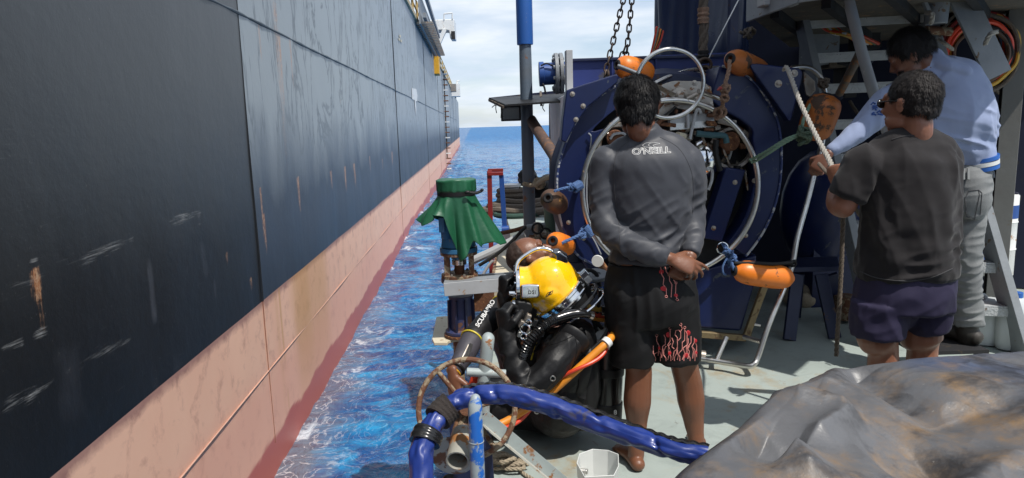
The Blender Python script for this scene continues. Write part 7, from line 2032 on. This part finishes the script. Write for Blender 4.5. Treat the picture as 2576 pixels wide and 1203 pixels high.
# ------------------------------------------------------------------ the diver with the yellow helmet
def man_diver():
    D = 3.0
    t = thing('person', Vector((P(1370, 1080, D).x, P(1370, 1080, D).y, 0)), 'seated diver in black wetsuit and gloves holding the faceplate of his yellow helmet', 'person')
    b = MB()
    seat = G(1385, 1075); Ds = (seat - CAM).dot(FW)
    hipz = .13
    hip = Vector((seat.x, seat.y, hipz)) + FW * .02
    tor = [P(1418, 812, D + .03), P(1425, 840, D + .03), P(1428, 890, D + .03), P(1420, 950, D + .04), P(1408, 1010, D + .05), hip + UP * .06, hip - UP * .02]
    LM([(b, 0)], tor, [(.065, .06), (.125, .17), (.135, .19), (.135, .17), (.145, .165), (.16, .17), (.15, .16)], RT, 'round', 6, 36)
    # near shoulder, upper arm, forearm, glove
    LM([(b, 0)], [(1432, 862, D - .13), (1402, 905, D - .18), (1362, 950, D - .22), (1322, 982, D - .24)], [.072, .066, .058, .052])
    LM([(b, 0)], [(1322, 982, D - .24), (1302, 930, D - .21), (1285, 880, D - .19), (1274, 835, D - .17)], [.052, .050, .043, .036])
    # far arm
    LM([(b, 0)], [(1400, 850, D + .16), (1350, 890, D + .18), (1300, 900, D + .16)], [.07, .06, .052])
    LM([(b, 0)], [(1300, 900, D + .16), (1285, 830, D + .10), (1272, 765, D + .05), (1268, 745, D + .04)], [.050, .044, .036, .032])
    hand(b, P(1268, 752, D + .04), UP * .95 + RT * .02, -RT * .9 + TOCAM * .4, TOCAM * .6 + RT, 1.02, (68, 72, 76, 80), (68, 70, 72, 74), 0, 40, .002)
    hand(b, P(1270, 836, D - .17), UP * .9 - RT * .1, -RT * .75 + TOCAM * .6, RT + UP * .3, 1.02, (60, 66, 70, 76), (68, 72, 74, 76), 0, 40, .002)
    # thighs towards the edge, shins over the side
    for dd, dx in ((-.13, 0), (.17, .05)):
        h = hip + FW * dd; k = Vector((.03 + dx * .2, h.y + .02, .13))
        LM([(b, 0)], [h, h.lerp(k, .5) + UP * .015, k], [.105, .095, .072])
        LM([(b, 0)], [k, k + Vector((-.07, 0, -.18)), k + Vector((-.06, .0, -.42))], [.070, .064, .045])
        LM([(b, 0)], [k + Vector((-.06, 0, -.42)), k + Vector((-.12, 0, -.47)), k + Vector((-.24, 0, -.50))], [.045, .045, .03])
    def wr(v, n):
        el = near(v, P(1310, 975, D - .24), .12) + near(v, P(1290, 900, D - .2), .1) * .6
        return folds(v, RT + UP * .8, 34, 7, 101) * (.0018 + .0075 * np.clip(el, 0, 1)) + folds(v, UP, 16, 3, 104) * .003 + .0012 * vn(v, 40, 3)
    me = remesh(b, 'body', .0042, 4, wr); bd = link('body', me, M['neoprene'], t)
    bv = bvh_of(me)
    mb = MB(); line_on(bv, [(1352, 862), (1346, 876), (1340, 892), (1336, 906)], .0035, mb); mb.build('yellow_stripe', M['yellowtrim'], bd)
    mb = MB(); line_on(bv, rcurve([(1345, 872), (1380, 868), (1410, 860), (1436, 848), (1450, 838)], 4), .0016, mb); line_on(bv, rcurve([(1445, 845), (1452, 880), (1440, 930)], 4), .0014, mb); mb.build('sleeve_seam', M['black'], bd)
    # ---------------- helmet
    ax = (UP * .75 - RT * .66 - FW * .02).normalized()      # neck to crown
    fr_ = (-RT * .97 - UP * .12 - FW * .10).normalized()    # where it looks
    rc = P(1409, 741, D)                                    # middle of the neck ring
    hc = P(1385, 716, D)
    hm = Matrix((fr_, ax.cross(fr_).normalized(), ax)).transposed()
    q = MB()
    q.ell(hc, (.128, .118, .128), Matrix((RT, FW, UP)).transposed(), 28, 18)
    _loftr(q, [rc - ax * .002, rc + ax * .05, rc + ax * .10], [(.122, .118), (.122, .116), (.10, .10)], 28, fr_, 'flat')
    _loftr(q, [P(1385, 718, D), P(1345, 716, D), P(1318, 715, D), P(1302, 714, D)], [(.105, .10), (.086, .092), (.078, .088), (.080, .09)], 28, UP, 'flat')
    q.ell(P(1384, 738, D - .088), (.050, .040, .048), None, 18, 12)
    q.ell(P(1384, 738, D + .088), (.050, .040, .048), None, 18, 12)
    q.ell(P(1310, 768, D), (.05, .06, .045), None)
    h = thing('diving_helmet', rc, 'bright yellow commercial diving helmet with chrome fittings on the seated diver', 'helmet')
    me = remesh(q, 'helmet_shell', .0045, 8); hs = link('helmet_shell', me, M['yellow'], h)
    bh = bvh_of(me)
    # face port frame
    mb = MB(); pc = P(1301, 715, D)
    _loftr(mb, [pc + RT * .012, pc - RT * .006], [(.086, .096), (.086, .096)], 36, UP, 'flat'); mb.build('port_frame', M['chrome'], h, .003)
    mb = MB(); _loftr(mb, [pc - RT * .006, pc - RT * .010], [(.066, .076), (.064, .074)], 36, UP, 'flat'); mb.build('face_port', mat('port_glass', (.02, .025, .03), .05), h)
    for k in range(10):
        a = k * PI / 5; mb = MB(); mb.cyl(pc + UP * math.cos(a) * .079 + FW * math.sin(a) * .088 - RT * .004, pc + UP * math.cos(a) * .079 + FW * math.sin(a) * .088 - RT * .012, .005, seg=10); mb.build('frame_screw', M['chrome'], h)
    mb = MB(); mb.tube([P(1298, 692, D - .05), P(1297, 675, D - .045), P(1306, 655, D - .03), P(1325, 640, D - .02), P(1350, 627, D - .01), P(1372, 626, D), P(1388, 631, D), P(1402, 640, D)], .0085, 6, 12); mb.build('handle_bar', M['chrome'], h)
    mb = MB(); mb.prism(pp([(1385, 634), (1408, 632), (1430, 645), (1431, 660), (1422, 666), (1398, 663), (1396, 645)], D - .04), FW * .08); mb.build('weight_block', mat('dark_chrome', (.30, .30, .31), .12, 1., (.12, .12, .13), .7, 12), h, .01)
    # side block
    sb = MB(); s0 = [(1310, 718), (1330, 716), (1357, 717), (1359, 740), (1355, 750), (1311, 752)]
    sb.prism(pp(s0, D - .122), FW * .05); sbo = sb.build('side_block', M['chrome'], h, .008)
    for x, y in ((1330, 729), (1345, 728), (1330, 743), (1345, 743)):
        mb = MB(); mb.cyl(P(x, y, D - .122), P(x, y, D - .128), .0045, seg=10); mb.build('screw', M['steel'], sbo)
    text3d('DSI', P(1338, 736, D - .124), .021, M['dark'], sbo, 'letters', None, False, 0, 1.15, .001)
    mb = MB()
    line_on(bh, [(1373, 746), (1378, 737), (1392, 731), (1388, 739), (1373, 746)], .0012, mb); line_on(bh, [(1379, 742), (1386, 735)], .0022, mb); mb.build('diamond_mark', M['dark'], hs)
    # neck ring, clamp and collar
    mb = MB(); mb.lathe(rc - ax * .042, ax, [(.112, 0), (.136, 0), (.138, .012), (.134, .016), (.134, .032), (.139, .036), (.139, .046), (.130, .052), (.118, .052)], 56, True); mb.build('neck_ring', M['chrome'], h)
    mb = MB(); mb.ring(rc - ax * .066 + RT * .006, (ax + RT * .12).normalized(), .138, .010, 56, 10); mb.build('neck_clamp', M['blackgloss'], h)
    mb = MB(); mb.ring(rc - ax * .082 + RT * .014, (ax + RT * .22).normalized(), .142, .006, 56, 10); mb.build('clamp_ring', M['chrome'], h)
    mb = MB(); mb.lathe(rc - ax * .10, ax, [(.10, 0), (.12, .03), (.125, .075)], 40); mb.build('neck_dam', M['black'], h)
    for k in range(14):
        a = -.5 + k * .30; u_ = ax.orthogonal().normalized(); w_ = ax.cross(u_); p_ = rc + ax * .002 + (u_ * math.cos(a * 1.5) + w_ * math.sin(a * 1.5)) * .134
        mb = MB(); mb.ell(p_, .0055, None, 8, 6); mb.build('ring_screw', M['steel'], h)
    for (x, y, sx, sz, m) in ((1469, 690, .040, .030, 'chrome'), (1478, 702, .03, .034, 'steel'), (1462, 705, .02, .03, 'blackgloss')):
        mb = MB(); mb.box(P(x, y, D - .06), (sx, .035, sz), Matrix.Rotation(R(-40), 3, 'Y')); mb.build('latch', M[m], h, .005)
    # demand regulator, oral nasal flap and valve bits in front
    for (a_, b_, r, m) in (((1288, 772), (1300, 772), .030, 'chrome'), ((1290, 790), (1308, 800), .020, 'steel'), ((1280, 738), (1297, 738), .009, 'chrome'), ((1282, 760), (1288, 790), .012, 'steel'), ((1298, 802), (1308, 806), .017, 'blackgloss'), ((1284, 806), (1290, 812), .012, 'chrome')):
        mb = MB(); mb.cyl(P(*a_, D - .07), P(*b_, D - .07), r, seg=18); mb.build('regulator_part', M[m], h, .003)
    mb = MB(); mb.prism(pp([(1300, 757), (1320, 758), (1340, 764), (1339, 780), (1332, 796), (1312, 806), (1300, 800), (1296, 780)], D - .115), FW * .06 - RT * .01); mb.build('rubber_flap', M['black'], h, .012)
    mb = MB(); mb.ell(P(1297, 800, D - .06), (.03, .03, .025)); mb.build('whisker_valve', M['blackgloss'], h)
    # corrugated breathing hose and chest fittings
    path = smoothpath([P(1312, 905, D - .22), P(1325, 870, D - .24), P(1350, 836, D - .23), P(1378, 812, D - .20), P(1402, 800, D - .16)], 26)
    gr = thing('breathing_hose', path[0], 'black ribbed breathing hose crossing the diver shoulder under the helmet ring', 'hose')
    mb = MB(); mb.loft(path, [.0175 + .0032 * math.sin(i * 1.45) for i in range(len(path))], 14, None, 'flat'); mb.build('ribbed_hose', M['blackgloss'], gr)
    mb = MB(); mb.tube([P(1398, 802, D - .17), P(1430, 792, D - .15), P(1460, 788, D - .14), P(1482, 792, D - .12)], [.018, .020, .020, .016], 6, 16); mb.build('elbow', M['blackgloss'], gr)
    mb = MB(); mb.tube([P(1478, 790, D - .12), P(1490, 795, D - .11)], .018, 2, 14, 'flat'); mb.build('clip', M['steel'], gr)
    hn = thing('harness', P(1420, 900, D), 'black diving harness with chrome rings and straps on the seated diver', 'harness')
    def strap(pts, w, name='strap', th=.006, m='black'):
        q_ = smoothpath(pts, 8); mb = MB()
        _loftr(mb, q_, [(w / 2, th)] * len(q_), 12, (RT * .7 + UP * .3), 'flat'); return mb.build(name, M[m], hn)
    mb = MB(); 
    q_ = []
    for (x, y) in rcurve([(1352, 880), (1372, 838), (1400, 826), (1440, 838), (1466, 862), (1474, 900), (1468, 950), (1458, 1000)], 5):
        p_ = hit(bv, x, y, .006)
        if p_: q_.append(p_)
    if len(q_) > 3: _loftr(mb, q_, [(.024, .006)] * len(q_), 12, RT * .6 + UP * .8, 'flat'); mb.build('shoulder_strap', M['black'], hn)
    for x, y, r in ((1322, 828, .020), (1318, 846, .013), (1330, 812, .012)):
        mb = MB(); mb.ring(P(x, y, D - .24), (FW + RT * .3).normalized(), r, .0042, 28, 8); mb.build('ring', M['chrome'], hn)
    for (x, y, s_, m) in ((1312, 815, .02, 'plate'), (1328, 800, .022, 'plate'), (1316, 860, .016, 'rust'), (1306, 840, .015, 'steel'), (1330, 835, .014, 'plate'), (1345, 812, .02, 'blackgloss')):
        mb = MB(); mb.box(P(x, y, D - .2), (s_, .03, s_ * 1.6), Matrix.Rotation(R(25), 3, 'Y')); mb.build('buckle', M[m], hn, .004)
    mb = MB(); _loftr(mb, [P(1452, 850, D + .04), P(1466, 900, D + .04), P(1470, 970, D + .05), P(1462, 1040, D + .06)], [(.06, .14), (.075, .16), (.075, .16), (.06, .13)], 24, RT, 'round'); mb.build('back_pack', M['black'], hn)
    for x, y in ((1390, 952), (1338, 1018), (1352, 1035)):
        p_ = hit(bv, x, y, .003)
        if p_: mb = MB(); mb.ring(p_, TOCAM, .010, .003, 20, 6); mb.build('eyelet', M['steel'], hn)
    # cylinder on his back
    c = thing('scuba_cylinder', P(1527, 1050, 3.08), 'black diving cylinder with pale shoulder on the back of the seated diver', 'cylinder')
    Dc = 3.06; top, bot = P(1530, 868, Dc), P(1521, 1052, Dc)
    up = (top - bot).normalized(); L = (top - bot).length
    mb = MB(); mb.lathe(bot, up, [(.04, 0), (.070, .008), (.074, .03), (.074, L - .01), (.073, L)], 32); mb.build('tank_body', M['blackgloss'], c)
    mb = MB(); mb.lathe(bot, up, [(.0735, L), (.070, L + .03), (.055, L + .055), (.025, L + .07), (.02, L + .09)], 32); mb.build('tank_shoulder', M['white'], c)
    mb = MB(); mb.lathe(bot, up, [(.060, -.012), (.079, -.006), (.079, .085), (.075, .09)], 32); mb.build('rubber_boot', M['black'], c)
    mb = MB(); mb.lathe(bot, up, [(.078, L * .62), (.079, L * .63), (.079, L * .72), (.078, L * .73)], 32); mb.build('tank_band', M['black'], c)
    mb = MB(); mb.cyl(bot + up * (L + .08), bot + up * (L + .14), .022); mb.build('valve', M['steel'], c, .003)
    text3d('8', P(1548, 1038, 2.975), .03, M['print'], c)
    text3d('S', P(1484, 922, 2.90), .035, M['print'], hn)
    # grey hand wheel valve, white cap and hoses behind the helmet
    v = thing('umbilical_valve', P(1500, 690, 3.2), 'flat grey valve wheel with hoses behind the yellow helmet', 'valve')
    mb = MB(); mb.lathe(P(1500, 697, 3.15), (UP + TOCAM * .25), [(.055, 0), (.058, .006), (.058, .014), (.055, .018), (.02, .018), (.018, .01)], 32); mb.build('valve_wheel', M['greysteel'], v)
    mb = MB(); mb.cyl(P(1500, 700, 3.15), P(1502, 740, 3.15), .018); mb.build('stem', M['plate'], v)
    for pts, r, m in ((((1478, 700), (1500, 720), (1530, 732), (1560, 740)), .010, 'blue_hose'), (((1462, 760), (1480, 772), (1505, 778), (1540, 780)), .013, 'yellow_hose'), (((1455, 762), (1480, 785), (1510, 794), (1545, 792)), .012, 'red_hose'), (((1466, 778), (1490, 800), (1530, 806)), .012, 'orange_hose'),
                      (((1480, 780), (1520, 830), (1545, 800), (1550, 740)), .010, 'black'), (((1490, 800), (1510, 850), (1540, 870)), .009, 'black'), (((1440, 700), (1470, 680), (1500, 690), (1510, 740), (1500, 800), (1495, 860)), .009, 'black')):
        mb = MB(); mb.tube([P(x, y, 3.12) for x, y in pts], r, 6, 10); mb.build('hose', M[m], v)
    mb = MB(); mb.cyl(P(1512, 780, 3.05), P(1528, 781, 3.05), .024); mb.build('hose_clamp', M['blackgloss'], v, .003)
    w = thing('capped_pipe', P(1506, 655, 3.9), 'white round pipe cap on a rusty fitting left of the grey top', 'pipe')
    mb = MB(); mb.lathe(P(1504, 656, 3.6), (TOCAM - RT * .3), [(.0, .0), (.030, 0), (.032, .008), (.030, .016)], 24); mb.build('cap', M['white'], w)
    mb = MB(); mb.cyl(P(1508, 660, 3.65), P(1530, 690, 3.7), .022); mb.build('fitting', M['rust'], w)
man_diver()
